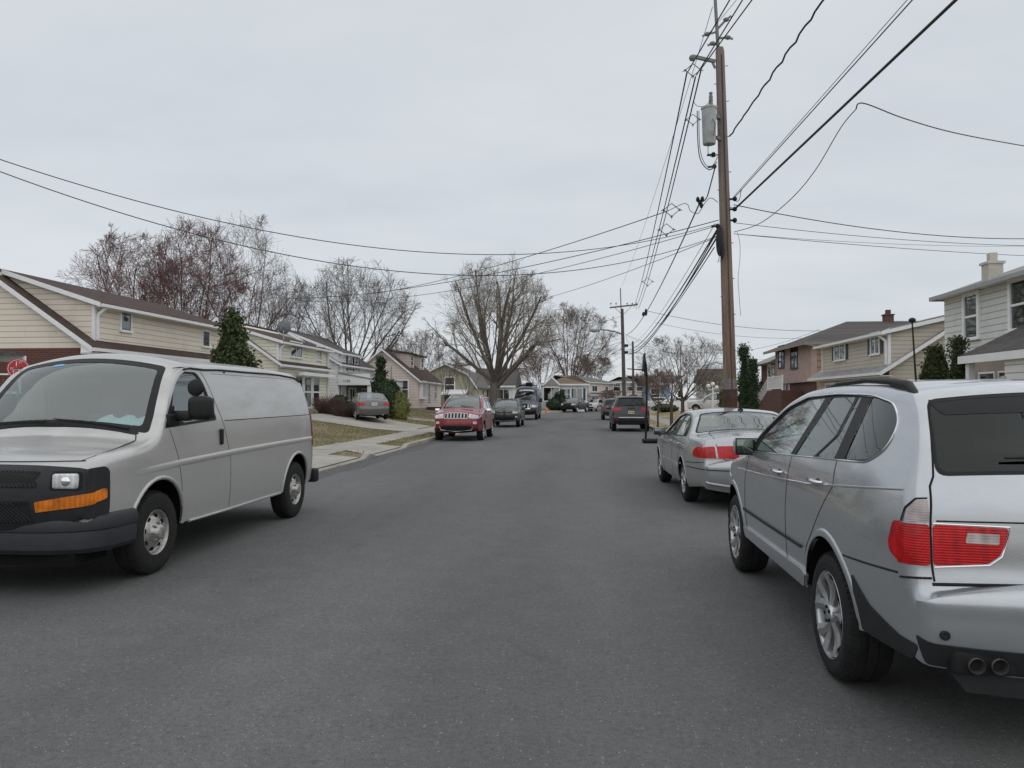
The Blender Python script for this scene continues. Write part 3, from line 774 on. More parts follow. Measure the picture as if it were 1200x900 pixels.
# ---------------------------------------------------------------- the silver SUV in the right foreground
def silver_suv():
    pm = paint('silver_blue_paint', (.47, .49, .515), .75, .24, (.20, .20, .195), .16)
    sp = dict(L=4.67, sil=[(.10,.42),(.03,.60),(.06,.80),(.20,.95),(.50,1.03),(1.0,1.09),(1.28,1.14),(1.60,1.35),(2.0,1.56),(2.35,1.655),(2.85,1.70),(3.5,1.71),(4.0,1.685),(4.26,1.64),(4.40,1.50),(4.53,1.26),(4.56,1.15),(4.575,.98),(4.585,.81),(4.60,.755),(4.665,.735),(4.67,.63),(4.655,.52),(4.60,.40)],
        W=[(.25,.86),(.42,.905),(.60,.925),(.80,.936),(1.0,.930),(1.12,.912),(1.22,.885),(1.35,.835),(1.5,.775),(1.65,.715),(1.72,.69)],
        tf=(1.0,.15,2.2), tr=(.95,.135,2.1), r=[(0,.06),(3,.10),(5,.06),(7,.035),(9,.05),(12,.07),(13,.06),(14,.05),(16,.10),(18,.10),(20,.09),(23,.08)],
        b=[(0,.12),(3,.12),(5,.05),(6.5,.10),(9,.07),(11,.03),(13,.05),(15,.06),(18,.07),(23,.07)],
        ax=(.80,3.62), R=.365, ww=.27, wx=.925, ra=.455, zb=.42, paint=pm, wheel='five', belt=1.2, fill=False,
        dlo=[(1.36,1.165),(1.66,1.36),(2.10,1.555),(2.55,1.638),(3.2,1.655),(3.80,1.645),(4.10,1.60),(4.22,1.50),(4.20,1.37),(4.06,1.285),(2.9,1.235)],
        dlo_r=[.02,.1,.1,.1,.1,.1,.1,.09,.1,.1,.2],
        panes=[[(1.55,1.19),(1.70,1.35),(2.12,1.535),(2.55,1.615),(2.92,1.63),(2.63,1.225)],
               [(2.75,1.235),(3.06,1.632),(3.50,1.637),(3.42,1.40),(3.16,1.252)],
               [(3.20,1.253),(3.46,1.40),(3.54,1.637),(3.60,1.637),(3.555,1.268)],
               [(3.72,1.275),(3.76,1.632),(3.82,1.628),(4.08,1.588),(4.19,1.50),(4.17,1.38),(4.04,1.302)]],
        clear_panes=(), dlo_trim=GL['chrome'], dlo_tr=.0065, windscreen=(6.6,8.9,.10,.08), rear_window=(13.2,15.0,.0,.015,.07), rear_tint=True, frit=.02, step=.06,
        lip=None)
    sp['clear_panes'] = (0,)
    c, sh = car('suv', 'silver SUV parked in the right foreground, its rear nearest the camera', 'SUV', (2.325, 5.955, 0), 0, sp)
    yf = sh.yf; T = lambda z, i0=15.0, i1=19.0: (z, i0, i1)
    # panel gaps
    t = MB()
    def ss(pts, r=.0045):
        for sg in (1, -1): t.tube([sh.side(sg)(yf-d, z, -.0015) for d, z in resample(pts, .06)], r, 5)
    ss([(1.42,1.13),(1.36,.95),(1.33,.60),(1.36,.44)]); ss([(2.72,1.225),(2.74,1.0),(2.70,.44)])
    ss([(3.64,1.265),(3.70,1.12),(3.55,.98),(3.36,.80),(3.22,.68),(3.14,.44)])
    ss([(3.92,.77),(4.2,.785),(4.47,.80)], .006)
    for sg in (1, -1): t.tube([sh.T(S_(sh, T(.80, 17, 18.6)), sg*(sh.vf+(1-sh.vf)*k/5), .001) for k in range(6)], .006, 5)
    for sg in (1, -1):
        seam = [(13.25, .63), (13.6, .655), (14.5, .695), (15.0, .715), (15.4,.735), (16.5,.745), (18.4,.74)]
        sv = resample([(S_(sh, a), sh.V(S_(sh, a), sg*x)) for a, x in seam], .03)
        t.tube([sh.T(a, b, .001) for a, b in sv], .0055, 5)
    t.tube([sh.T(S_(sh, 18.6), v*.02, .001) for v in range(-43, 44)], .008, 5)
    t.tube([sh.T(S_(sh, T(1.06, 15.2, 17)), v*.02, .001) for v in range(-42, 43)], .004, 5)
    t.build('panel_gap', GL['gap'], c, 60)
    # shoulder crease moulding and door strip
    m = MB()
    for sg in (1, -1): m.tube([sh.side(sg)(yf-d, z, -.004) for d, z in resample([(1.0,.985),(2.0,1.02),(3.2,1.08),(4.0,1.15),(4.45,1.19)], .08)], .009, 6)
    m.build('shoulder_crease', pm, c, 60)
    spanel(c, sh, 'door_strip', GL['trimgrey'], [(1.28,.640),(2.2,.645),(3.12,.655),(3.12,.675),(2.2,.665),(1.28,.662)], r=.004, off=.012)
    # lower cladding along the sill and round the arches
    spanel(c, sh, 'sill_cladding', pm, [(1.30,.41),(3.14,.41),(3.20,.50),(3.14,.52),(1.28,.50)], r=.02, off=.022)
    for sg in (1, -1):
        for i, ay in enumerate((yf-3.62, yf-.80)):
            l = MB(); P = []; ra = .455
            for k in range(25):
                an = .10+(pi-.20)*k/24; P.append(an)
            prof = [(.0, .008), (.022, .010), (.045, .002), (.05, -.006)]
            V = []
            for an in P:
                for dr, of in prof:
                    y = ay+(ra-.006+dr)*cos(an); z = .365+(ra-.006+dr)*sin(an); V.append((sg*(sh.F(y, z)+of), y, z))
            l.add(V, [(k*4+j, k*4+j+1, k*4+j+5, k*4+j+4) for k in range(24) for j in range(3)])
            l.build('arch_lip', pm, c, 60)
    # rear bumper: dark lower valance, tail pipes
    for sg in (1, -1):
        M = MB(); poly = rpoly([(yf-d, z) for d, z in [(4.03,.70),(4.20,.58),(4.45,.50),(4.585,.49),(4.53,.41),(4.06,.42)]], .03, 4, .05)
        patch(M, sh.side(sg), poly, (), frange(-3, 3, .05), frange(0, 1, .05), .006, (.006, -.005), sg < 0); M.build('bumper_cladding', GL['trimgrey'], c, 50)
    tpanel(c, sh, 'bumper_valance', GL['trimgrey'], [(22.0,-.82),(22.0,-.40),(21.9,0),(22.0,.40),(22.0,.82),(22.9,.78),(22.9,-.78)], .02, .008)
    v = MB(); v.prism([(-.70,.40),(-.62,.30),(-.30,.27),(.30,.27),(.62,.30),(.70,.40)], 'y', yf-4.62, yf-4.40); v.build('rear_diffuser', GL['trimgrey'], c, 30)
    for sg in (-1, 1):
        h = MB(); h.rbox((sg*.565, yf-4.655, .445), (.27, .05, .11), .024, 3); h.build('exhaust_recess', GL['gap'], c, 50)
        for dx in (-.048, .048):
            e = MB(); x = sg*.565+dx; e.lathe([(yf-4.5, .030), (yf-4.70, .034), (yf-4.705, .037), (yf-4.71, .034), (yf-4.69, .028), (yf-4.5, .027)], 16, 'y', (x, 0, .445)); e.build('exhaust_pipe', plain('sooty_steel', (.10,.095,.09), .5, .6, .3, 20), c, 50)
        k = MB(); k.lathe([(yf-4.66, .022), (yf-4.673, .022), (yf-4.675, .017), (yf-4.67, .001)], 14, 'y', (sg*.73, 0, .565)); k.build('parking_sensor', GL['black'], c, 50)
    # tail lamps
    for sg in (-1, 1):
        body = cpanel(c, sh, 'taillight', GL['red'], [(4.40,.93),(4.425,.885),(4.6,.862),(4.6,1.045),(4.43,1.04)], [(T(1.045), .99), (T(1.045), .752), (T(.855), .752), (T(.858), .99)], sg, .02, .007)
        # clear upper section and the part of the lamp on the gate
        cpanel(c, sh, 'reversing_lens', GL['pink'], [], [(T(1.052), .832), (T(1.052), .752), (T(1.157), .752), (T(1.157), .79), (T(1.115), .822)], sg, .01, .008, body)
        g = tpanel(c, sh, 'gate_lamp', GL['red'], [(T(1.043), .738*sg), (T(1.035), .43*sg), (T(.98), .445*sg), (T(.915), .47*sg), (T(.875), .52*sg), (T(.857), .738*sg)], .02, .007)
        tpanel(c, sh, 'reversing_lens', GL['pink'], [(T(1.012), .60*sg), (T(1.008), .47*sg), (T(.962), .475*sg), (T(.966), .61*sg)], .008, .010, g)
        tr = MB(); P = [(T(1.048), .738), (T(1.040), .425), (T(.98), .438), (T(.91), .462), (T(.868), .515), (T(.850), .738)]
        tr.tube([sh.T(S_(sh, a), sh.V(S_(sh, a), x*sg), .004) for a, x in P], .004, 5); tr.build('lamp_trim', GL['chrome'], g, 60)
        tr = MB(); tr.tube([sh.T(p_, q_, .004) for p_, q_ in resample([(S_(sh, a), sh.V(S_(sh, a), x*sg)) for a, x in ((T(1.163), .752), (T(1.163), .795), (T(1.12), .828), (T(1.05), .842))], .02)], .004, 5); tr.build('lamp_trim', GL['black'], body, 60)
        cpanel(c, sh, 'headlight', GL['clear'], [(.30,.74),(.55,.80),(.62,.88),(.30,.90)], [((.90,1.5,3.5), .80), ((.90,1.5,3.5), .48), ((.76,1,3), .46), ((.74,1,3), .80)], sg)
        # door handles
        for d, z in ((2.50,1.095),(3.42,1.12)):
            h = MB(); h.tube([sh.side(sg)(yf-d+a, z, o_) for a, o_ in ((.10,.006),(.085,.034),(0,.040),(-.085,.034),(-.10,.006))], [.010,.013,.014,.013,.010], 8); h.build('door_handle', GL['chrome'], c, 60)
            k = MB(); k.ball(sh.side(sg)(yf-d+.01, z-.012, -.006), (.012, .055, .030)); k.build('handle_recess', GL['trimgrey'], c, 60)
        # roof rails
        r = MB(); P = []
        for d, h_ in ((2.70,-.03),(2.80,.012),(3.0,.028),(3.5,.034),(3.85,.038),(4.12,.034),(4.25,-.02)):
            z = lerp_table([(1.9,1.60),(2.35,1.645),(2.85,1.69),(3.5,1.70),(4.0,1.675),(4.25,1.64)], d); P.append((sg*.655, yf-d, z+h_))
        r.tube(P, [.010,.013,.014,.015,.020,.026,.016], 8); r.build('roof_rail', GL['black'], c, 60)
        side_mirror(c, .80, yf-1.46, 1.215, sg, 1, pm, (.20, .12, .155), .05)
    tpanel(c, sh, 'grille', GL['black'], [((.88,1.5,3), -.22), ((.88,1.5,3), .22), ((.70,1,3), .18), ((.70,1,3), -.18)])
    plate(c, yf-4.66, .95, -1, tilt=0, m='plate', x=0)
    tpanel(c, sh, 'window_shade_band', GL['black'], [(13.25, -.64), (13.25, .64), (13.75, .60), (13.8, .3), (13.8, -.3), (13.75, -.60)], .04, -.004)  # spoiler's shadow on the rear glass, put in as a black band
    # wiper resting on the rear glass
    sA = S_(sh, 14.85); w = MB(); P = [sh.T(S_(sh, 14.75), sh.V(sA, x), .03) for x in (-.42, -.2, 0, .1)]
    w.tube(P, [.006, .010, .012, .014], 6); w.build('rear_wiper', GL['black'], c, 60)
    # cabin
    seats(c, (yf-2.25, yf-3.05), fwd=1)
    d = MB(); d.box(-.80, .80, yf-4.45, yf-1.3, .40, .46); d.box(-.82, .82, yf-1.75, yf-1.2, .8, 1.08); d.box(-.78,.78, yf-4.4, yf-3.55, .46, 1.05); d.build('cabin_floor', GL['dark'], c)
    a = MB(); a.rbox((0, yf-4.05, 1.755), (.05, .12, .06), .018, 3); a.build('roof_antenna', GL['black'], c, 60)
    return c

# ---------------------------------------------------------------- the silver cargo van in the left foreground
def cargo_van():
    pm = paint('worn_silver_paint', (.50, .495, .485), .5, .30, (.24, .235, .225), .40, .6)
    sp = dict(L=5.36, sil=[(.14,.56),(.09,.66),(.07,.80),(.08,.95),(.13,1.075),(.22,1.125),(.55,1.185),(.90,1.235),(1.00,1.27),(1.12,1.42),(1.30,1.66),(1.48,1.86),(1.62,1.955),(2.1,1.995),(3.2,2.005),(4.4,1.99),(4.72,1.965),(4.92,1.88),(5.08,1.66),(5.18,1.40),(5.25,1.05),(5.27,.75),(5.26,.45)],
        W=[(.30,.93),(.45,.965),(.70,.992),(1.0,1.0),(1.25,.99),(1.40,.975),(1.50,.955),(1.75,.905),(1.9,.865),(2.02,.82)],
        tf=(.80,.115,2.3), tr=(.7,.10,2), r=[(0,.09),(3,.10),(5,.09),(7,.07),(9,.05),(11,.06),(13,.09),(15,.09),(17,.10),(19,.08),(22,.08)],
        b=[(0,.12),(3,.12),(4,.02),(5,-.02),(6,.0),(7,.06),(8,.15),(10,.15),(12,.11),(14,.085),(16,.07),(18,.05),(22,.04)],
        ax=(1.05,4.48), R=.385, ww=.24, wx=.975, ra=.46, arch_c=1.12, zb=.40, paint=pm, wheel='steel', belt=1.3, fill=False,
        dlo=[(1.14,1.345),(1.34,1.66),(1.50,1.865),(1.60,1.905),(1.93,1.905),(2.03,1.80),(2.19,1.395)], dlo_r=[.02,.1,.06,.05,.05,.06,.04],
        panes=[[(1.27,1.375),(1.42,1.70),(1.53,1.86),(1.62,1.882),(1.90,1.882),(1.99,1.79),(2.14,1.42)]], clear_panes=(0,), pane_r=.03,
        windscreen=(8.15,11.75,.045,.055,.06), frit=.075, step=.07, lip=.022)
    c, sh = car('cargo_van', 'silver cargo van parked in the left foreground, facing the camera', 'van', (-4.945, 8.46, 0), pi, sp)
    yf = sh.yf
    t = MB()
    def ss(pts, r=.0045):
        for sg in (1, -1): t.tube([sh.side(sg)(yf-d, z, -.0015) for d, z in resample(pts, .06)], r, 5)
    ss([(1.22,1.34),(1.36,1.05),(1.43,.80),(1.48,.50),(1.48,.42)])
    ss([(1.50,1.93),(1.62,1.945),(2.00,1.945),(2.10,1.82),(2.32,1.36),(2.46,.95),(2.50,.42)])
    ss([(2.25,1.90),(4.6,1.895)], .003); ss([(2.36,1.385),(5.12,1.40)], .005)
    ss([(4.92,1.85),(5.06,1.45),(5.12,1.0),(5.12,.50)], .003)
    t.tube([sh.T(S_(sh, 4.7), v*.05, .0) for v in range(-17, 18)], .007, 5)
    for sg in (1, -1): t.tube([sh.T(S_(sh, a), sh.V(S_(sh, a), sg*x), 0) for a, x in ((4.75,.80),(5.2,.86),(6,.86),(7,.84),(7.8,.80))], .005, 5)
    t.build('panel_gap', GL['gap'], c, 60)
    # raised swage along the flank
    for sg in (1, -1):
        m = MB(); pts = resample([(.62,.965),(1.4,1.0),(2.6,1.03),(4.0,1.05),(5.10,1.055)], .12)
        V = []
        for d, z in pts:
            for dz, of in ((-.034, 0), (-.022, .010), (.022, .010), (.034, 0)): V.append((sg*(sh.F(yf-d, z+dz)+of*min(1, (d-.6)/.9)-.0005), yf-d, z+dz))
        m.add(V, [(i*4+j, i*4+j+1, i*4+j+5, i*4+j+4) for i in range(len(pts)-1) for j in range(3)]); m.build('side_moulding', pm, c, 50)
        m = MB(); m.tube([(sg*(.965), yf-1.62, .40), (sg*.965, yf-2.5, .395), (sg*.965, yf-3.95, .40)], .016, 6); m.build('sill_trim', pm, c, 60)
        # fuel flap
        f = MB(); f.tube([sh.side(sg)(yf-3.3+.10*cos(a), .76+.10*sin(a), -.001) for a in [2*pi*k/24 for k in range(24)]], .004, 5, closed=True); f.build('fuel_flap_gap', GL['gap'], c, 60) if sg > 0 else None
        # roof gutter
        g = MB(); P = []
        for i in [12.1+k*.3 for k in range(16)]:
            S = S_(sh, i); P.append(sh.T(S, sg*.97, .008))
        g.tube(P, .010, 6); g.build('roof_gutter', GL['black'], c, 60)
        # handle
        h = MB(); h.rbox(sh.side(sg)(yf-2.235, 1.215, .014), (.03, .055, .17), .012, 3); h.build('door_handle', GL['black'], c, 60)
        # mirror: tall housing plus the round convex mirror
        mo = MB(); mo.rbox((sg*1.19, yf-1.42, 1.535), (.235, .15, .235), .06, 5); o = mo.build('side_mirror', GL['black'], c, 60)
        a = MB(); a.rbox((sg*1.02, yf-1.38, 1.46), (.20, .13, .10), .035, 4); a.rbox((sg*.965, yf-1.30, 1.42), (.05, .22, .12), .02, 3); a.build('mirror_arm', GL['black'], o, 60)
        g = MB(); g.rbox((sg*1.19, yf-1.495, 1.535), (.20, .012, .20), .005, 2); g.build('mirror_glass', GL['mirror'], o, 60)
        k = MB(); k.ball((sg*1.13, yf-1.43, 1.735), (.085, .028, .085), 24, 12); r2 = k.build('convex_mirror', GL['black'], c, 60)
        k = MB(); k.tube([(sg*1.13, yf-1.42, 1.64), (sg*1.13, yf-1.43, 1.70)], .012, 6); k.build('mirror_stem', GL['black'], r2)
        s2 = MB(); s2.prism([(yf-1.155,1.35),(yf-1.33,1.35),(yf-1.33,1.56),(yf-1.27,1.52)], 'x', sg*.955, sg*.968); s2.build('window_corner', GL['black'], c, 40)
    # front: black bezel with lamps and two mesh grilles
    Z = lambda z: (z, 0, 4.6)
    bez = tpanel(c, sh, 'grille_surround', GL['trimgrey'], [(Z(1.055), -.97), (Z(1.065), -.5), (Z(1.065), .5), (Z(1.055), .97), (Z(.66), .97), (Z(.63), .80), (Z(.62), .45), (Z(.62), -.45), (Z(.63), -.80), (Z(.66), -.97)], .03, .012)
    for sg in (1, -1):
        spanel(c, sh, 'bezel_side', GL['trimgrey'], [(.10,1.055),(.27,1.065),(.315,1.03),(.325,.70),(.32,.66),(.10,.64)], (sg,), .03, .012)
        cpanel(c, sh, 'turn_signal', GL['amber'], [(.10,.775),(.27,.795),(.285,.805),(.28,.875),(.255,.885),(.10,.865)], [(Z(.725), .56), (Z(.80), .555), (Z(.865), .98), (Z(.76), .98)], sg, .010, .020)
        hb = tpanel(c, sh, 'headlight_pocket', GL['gap'], [(Z(.885), .655*sg), (Z(1.025), .655*sg), (Z(1.03), .885*sg), (Z(.885), .885*sg)], .03, .016)
        M = MB(); p = sh.T(S_(sh, Z(.955)), sh.V(S_(sh, Z(.955)), .77*sg), .0)
        M.rbox((p[0], p[1]+.012, p[2]), (.20, .05, .125), .022, 4, Matrix.Rotation(-sg*.20, 3, 'Z')); hl = M.build('headlight', GL['clear'], c, 50)
        M = MB(); M.ball((p[0], p[1]+.028, p[2]), (.05, .016, .045), 14, 8); M.build('headlight_bulb', GL['chrome'], hl, 60)
    for z0, z1, w in ((.90, 1.02, .56), (.665, .81, .52)):
        tpanel(c, sh, 'grille', GL['gap'], [(Z(z0), -w), (Z(z1), -w), (Z(z1), w), (Z(z0), w)], .02, .015)
        M = MB(); y = lambda x, z: sh.T(S_(sh, Z(z)), sh.V(S_(sh, Z(z)), x), .020)
        n = 34; dz = z1-z0-.01
        for k in range(n):
            x0 = -w+2*w*k/n
            for s_ in (1, -1):
                xa, xb = x0, x0+s_*dz*1.15
                if abs(xb) > w: continue
                M.tube([y(xa, z0+.005), y(xb, z1-.005)], .0045, 4)
        M.build('grille_mesh', GL['trimgrey'], c, 30)
    # bow-tie style emblem bar in the middle of the grille band
    M = MB(); p = sh.T(S_(sh, Z(.855)), 0, .02); M.prism([(-.085,-.02),(-.03,-.02),(-.02,-.034),(.02,-.034),(.03,-.02),(.085,-.02),(.095,.02),(.03,.02),(.02,.034),(-.02,.034),(-.03,.02),(-.095,.02)], 'y', 0, .012)
    e = M.build('emblem', plain('emblem_gold', (.45, .33, .10), .35, .7), c); e.location = p
    # bumper swept round the front
    def sweep(name, sec, path, m):
        M = MB(); ns = len(sec); V = []
        for i, (x, y_) in enumerate(path):
            a = path[max(i-1, 0)]; b = path[min(i+1, len(path)-1)]; l = hypot(b[0]-a[0], b[1]-a[1]); nx, ny = -(b[1]-a[1])/l, (b[0]-a[0])/l
            for o_, z in sec: V.append((x+nx*o_, y_+ny*o_, z))
        M.add(V, [(i*ns+j, (i+1)*ns+j, (i+1)*ns+(j+1) % ns, i*ns+(j+1) % ns) for i in range(len(path)-1) for j in range(ns)]+[tuple(range(ns)), tuple((len(path)-1)*ns+j for j in range(ns))])
        return M.build(name, m, c, 32)
    path = []
    for k in range(33):
        a = pi*k/32; ca, sa = cos(a), sin(a)
        x = -.97*(abs(ca)**.42)*(1 if ca > 0 else -1)*1.0; y_ = yf-.62+.56*(abs(sa)**.55)
        path.append((-x, y_))
    path = [(.975, yf-.64)]+path[1:-1]+[(-.975, yf-.64)]
    path = [( -x, y_) for x, y_ in path]
    bump_ = sweep('front_bumper', [(-.05,.36),(.0,.36),(.035,.40),(.045,.48),(.040,.54),(.052,.55),(.060,.60),(.045,.655),(.0,.675),(-.10,.675)], path, plain('bumper_grey', (.024, .027, .032), .5, 0, .2, 9))
    v = MB(); v.box(-.80, .80, yf-.55, yf-.12, .26, .37); v.build('air_dam', GL['dark'], c)
    r = MB(); r.rbox((0, yf-5.30, .50), (1.96, .16, .20), .03, 3); r.build('rear_bumper', GL['black'], c, 50)
    for sg in (1, -1):
        spanel(c, sh, 'tail_lamp', GL['dred'], [(5.13,.95),(5.20,.95),(5.15,1.45),(5.08,1.45)], (sg,), .01, .008)
    # windscreen details
    for x0, x1, i0 in ((-.72, -.02, 8.22), (.06, .78, 8.22)):
        w = MB(); P = [sh.T(S_(sh, i0+q*.30), sh.V(S_(sh, i0+q*.3), x0+(x1-x0)*q), .018) for q in (0, .3, .6, 1)]
        w.tube(P, [.012, .010, .009, .005], 6); w.build('wiper', GL['black'], c, 60)
    tpanel(c, sh, 'cowl_grille', GL['black'], [(7.72,-.80),(8.12,-.82),(8.12,.82),(7.72,.80),(7.55,0)], .02, .006)
    cb = MB(); cb.box(-.86, .86, yf-1.85, yf-1.22, 1.10, 1.33); cb.box(-.86, .86, yf-1.25, yf-1.05, 1.10, 1.27); cb.box(-.90, .90, yf-2.6, yf-.9, .42, .48); cb.box(-.86, .86, yf-2.60, yf-2.55, .5, 1.93); cb.build('dashboard', GL['dark'], c)
    seats(c, (yf-2.05,), m='seat', back=.62, zs=.85)
    wh = MB(); wh.tube([(-.40+.18*cos(a), yf-1.62+.06*sin(a), 1.30+.16*sin(a)) for a in [2*pi*k/20 for k in range(20)]], .014, 6, closed=True); wh.build('steering_wheel', GL['black'], c, 60)
    mi = MB(); mi.rbox((0, yf-1.50, 1.80), (.22, .03, .07), .012, 3); mi.build('rear_view_mirror', GL['black'], c, 60)
    st = tpanel(c, sh, 'windscreen_sticker', plain('sticker_blue', (.20, .42, .75), .5), [(11.05, .25), (11.05, .36), (11.25, .36), (11.25, .25)], .01, -.002)
    return c, sh
def buick():
    pm = paint('silver_beige_paint', (.42, .43, .44), .7, .24, (.22, .21, .20), .15)
    sp = dict(L=5.08, sil=[(.08,.34),(.02,.50),(.05,.66),(.22,.76),(.6,.84),(1.2,.92),(1.55,.965),(1.95,1.17),(2.35,1.355),(2.65,1.41),(3.1,1.43),(3.55,1.405),(3.80,1.345),(4.05,1.20),(4.25,1.075),(4.55,1.055),(4.86,1.035),(4.94,1.01),(4.98,.92),(4.995,.80),(5.01,.70),(5.07,.675),(5.08,.56),(5.06,.44),(4.98,.31)],
        W=[(.2,.84),(.32,.89),(.5,.925),(.70,.935),(.85,.925),(.95,.90),(1.02,.87),(1.15,.80),(1.3,.725),(1.40,.675),(1.45,.65)],
        tf=(1.2,.22,2.2), tr=(1.0,.20,2.1), r=[(0,.07),(3,.10),(6,.06),(8,.035),(10,.07),(12,.06),(13,.045),(15,.08),(18,.10),(22,.09),(24,.07)],
        b=[(0,.14),(3,.14),(6,.09),(8,.09),(10,.04),(12,.06),(14,.09),(16,.08),(18,.11),(24,.11)],
        ax=(1.02,3.88), R=.335, ww=.22, wx=.90, ra=.385, zb=.27, paint=pm, wheel='six', belt=1.0, fill=False,
        dlo=[(1.78,.985),(2.05,1.13),(2.45,1.315),(2.9,1.372),(3.4,1.36),(3.68,1.29),(3.88,1.16),(3.98,1.035),(3.0,1.005)],
        dlo_r=[.02,.1,.1,.1,.1,.1,.08,.05,.1],
        panes=[[(1.90,1.0),(2.10,1.125),(2.47,1.295),(2.86,1.35),(2.82,1.015)], [(2.93,1.02),(2.97,1.352),(3.38,1.342),(3.55,1.30),(3.60,1.035)], [(3.66,1.04),(3.62,1.28),(3.70,1.24),(3.85,1.12),(3.90,1.045)]],
        clear_panes=(0, 1, 2), dlo_trim=GL['black'], windscreen=(6.3,9.4,.06,.05), rear_window=(11.55,13.95,.05,.03,.10), frit=.035, step=.07, lip=.008)
    rz = radians(2.0)
    # rear axle centre sits at (2.46, 12.55)
    cx = 2.44+sin(rz)*-(3.88-2.54)*1.0; 
    c, sh = car('sedan', 'silver sedan with wide red tail lamps parked ahead of the silver SUV', 'sedan', (2.44-.047, 12.52+1.34, 0), rz, sp)
    yf = sh.yf; T = lambda z: (z, 16.6, 21.0)
    t = MB()
    def ss(pts, r=.004):
        for sg in (1, -1): t.tube([sh.side(sg)(yf-d, z, -.0015) for d, z in resample(pts, .06)], r, 5)
    ss([(1.80,.97),(1.72,.7),(1.72,.30)]); ss([(2.88,1.0),(2.90,.6),(2.86,.29)]); ss([(3.72,1.0),(3.74,.85),(3.52,.68),(3.44,.45),(3.40,.30)]); ss([(4.30,.66),(4.7,.68),(4.98,.705)], .006)
    for sg in (1, -1):
        t.tube([sh.T(S_(sh, a), sh.V(S_(sh, a), sg*x), 0) for a, x in ((14.05,.56),(14.6,.60),(15.6,.61),(16.6,.61),(T(.95),.60),(T(.80),.56),(T(.735),.48),(T(.70),.36),(T(.69),.2),(T(.69),0))], .006, 5)
    t.tube([sh.T(S_(sh, 14.02), v*.05, .0) for v in range(-12, 13)], .004, 5)
    t.build('panel_gap', GL['gap'], c, 60)
    bt = MB(); bt.tube([sh.T(S_(sh, (.60, 21, 23.5)), v*.05, .002) for v in range(-19, 20)], .008, 5)
    for sg in (1, -1): bt.tube([sh.side(sg)(yf-d, z, .001) for d, z in resample([(4.32,.60),(4.7,.60),(5.0,.60)], .06)], .008, 5)
    bt.build('bumper_moulding', GL['trimgrey'], c, 60)
    lip = MB(); lip.tube([sh.T(S_(sh, (.40, 22, 24)), v*.05, .0) for v in range(-19, 20)], .022, 6); lip.build('bumper_lip', pm, c, 60)
    for sg in (1, -1):
        lamp = cpanel(c, sh, 'taillight', GL['red'], [(4.62,.80),(4.66,.88),(4.78,.925),(5.0,.93),(5.0,.765),(4.70,.768)], [(T(.93), .99), (T(.932), .625), (T(.765), .605), (T(.765), .99)], sg, .02, .007)
        tpanel(c, sh, 'lid_lamp', GL['red'], [(T(.93), .60*sg), (T(.925), .30*sg), (T(.765), .295*sg), (T(.765), .575*sg)], .015, .007, lamp)
        tpanel(c, sh, 'reversing_lens', GL['pink'], [(T(.925), .285*sg), (T(.922), .17*sg), (T(.80), .17*sg), (T(.775), .28*sg)], .015, .007, lamp)
        spanel(c, sh, 'side_moulding', pm, [(1.5,.50),(1.5,.56),(3.42,.575),(3.44,.51)], (sg,), .01, .014)
        for d in (2.72, 3.56):
            h = MB(); h.rbox(sh.side(sg)(yf-d, .90, .018), (.03, .17, .035), .010, 3); h.build('door_handle', pm, c, 60)
        side_mirror(c, .885, yf-1.98, 1.035, sg, 1, pm, (.22, .13, .135), .03)
        cpanel(c, sh, 'headlight', GL['clear'], [(.15,.58),(.42,.62),(.40,.72),(.15,.70)], [((.70,1,3), .85), ((.70,1,3), .48), ((.58,1,3), .46), ((.58,1,3), .85)], sg)
    tpanel(c, sh, 'number_recess', pm, [(T(.93), -.155), (T(.93), .155), (T(.76), .155), (T(.76), -.155)], .01, .003)
    plate(c, yf-5.12, .845, -1, m='plate')
    tpanel(c, sh, 'grille', GL['black'], [((.68,1,3), -.34), ((.68,1,3), .34), ((.52,.5,3), .28), ((.52,.5,3), -.28)], .08)
    # lettering strip of the boot lid, too small to read
    M = MB()
    for k in range(9):
        x = -.44+k*.030; p = sh.T(S_(sh, T(.735)), sh.V(S_(sh, T(.735)), x+.06), .004); M.box(p[0]-.009, p[0]+.009, p[1]-.003, p[1]+.001, p[2]-.010, p[2]+.010)
    M.build('badge', GL['chrome'], c)
    a = MB(); a.lathe([(0,.045),(.015,.045),(.03,.03),(.035,.001)], 14, 'z'); a.tube([(0,0,.02),(0,-.05,.055)], .012, 6); o = a.build('roof_antenna', GL['black'], c, 50)
    p = sh.T(S_(sh, 11.2), sh.V(S_(sh, 11.2), .07), .0); o.location = p
    seats(c, (yf-2.55, yf-3.35), fwd=1, back=.52, zs=.38, m='seatl')
    for y in (yf-4.02,):
        d = MB(); d.box(-.66, .66, y-.35, y+.25, .90, .985); d.build('parcel_shelf', GL['seat'], c)
    d = MB(); d.box(-.82, .82, yf-4.2, yf-1.5, .28, .34); d.box(-.78, .78, yf-2.0, yf-1.5, .6, .95); d.build('cabin_floor', GL['dark'], c)
    st = tpanel(c, sh, 'window_star_sticker', GL['black'], [(12.3, .50), (12.32,.515),(12.42, .52), (12.34,.535),(12.3, .56), (12.26,.535),(12.18, .52),(12.28,.515)], 0, .001)
    return c, sh

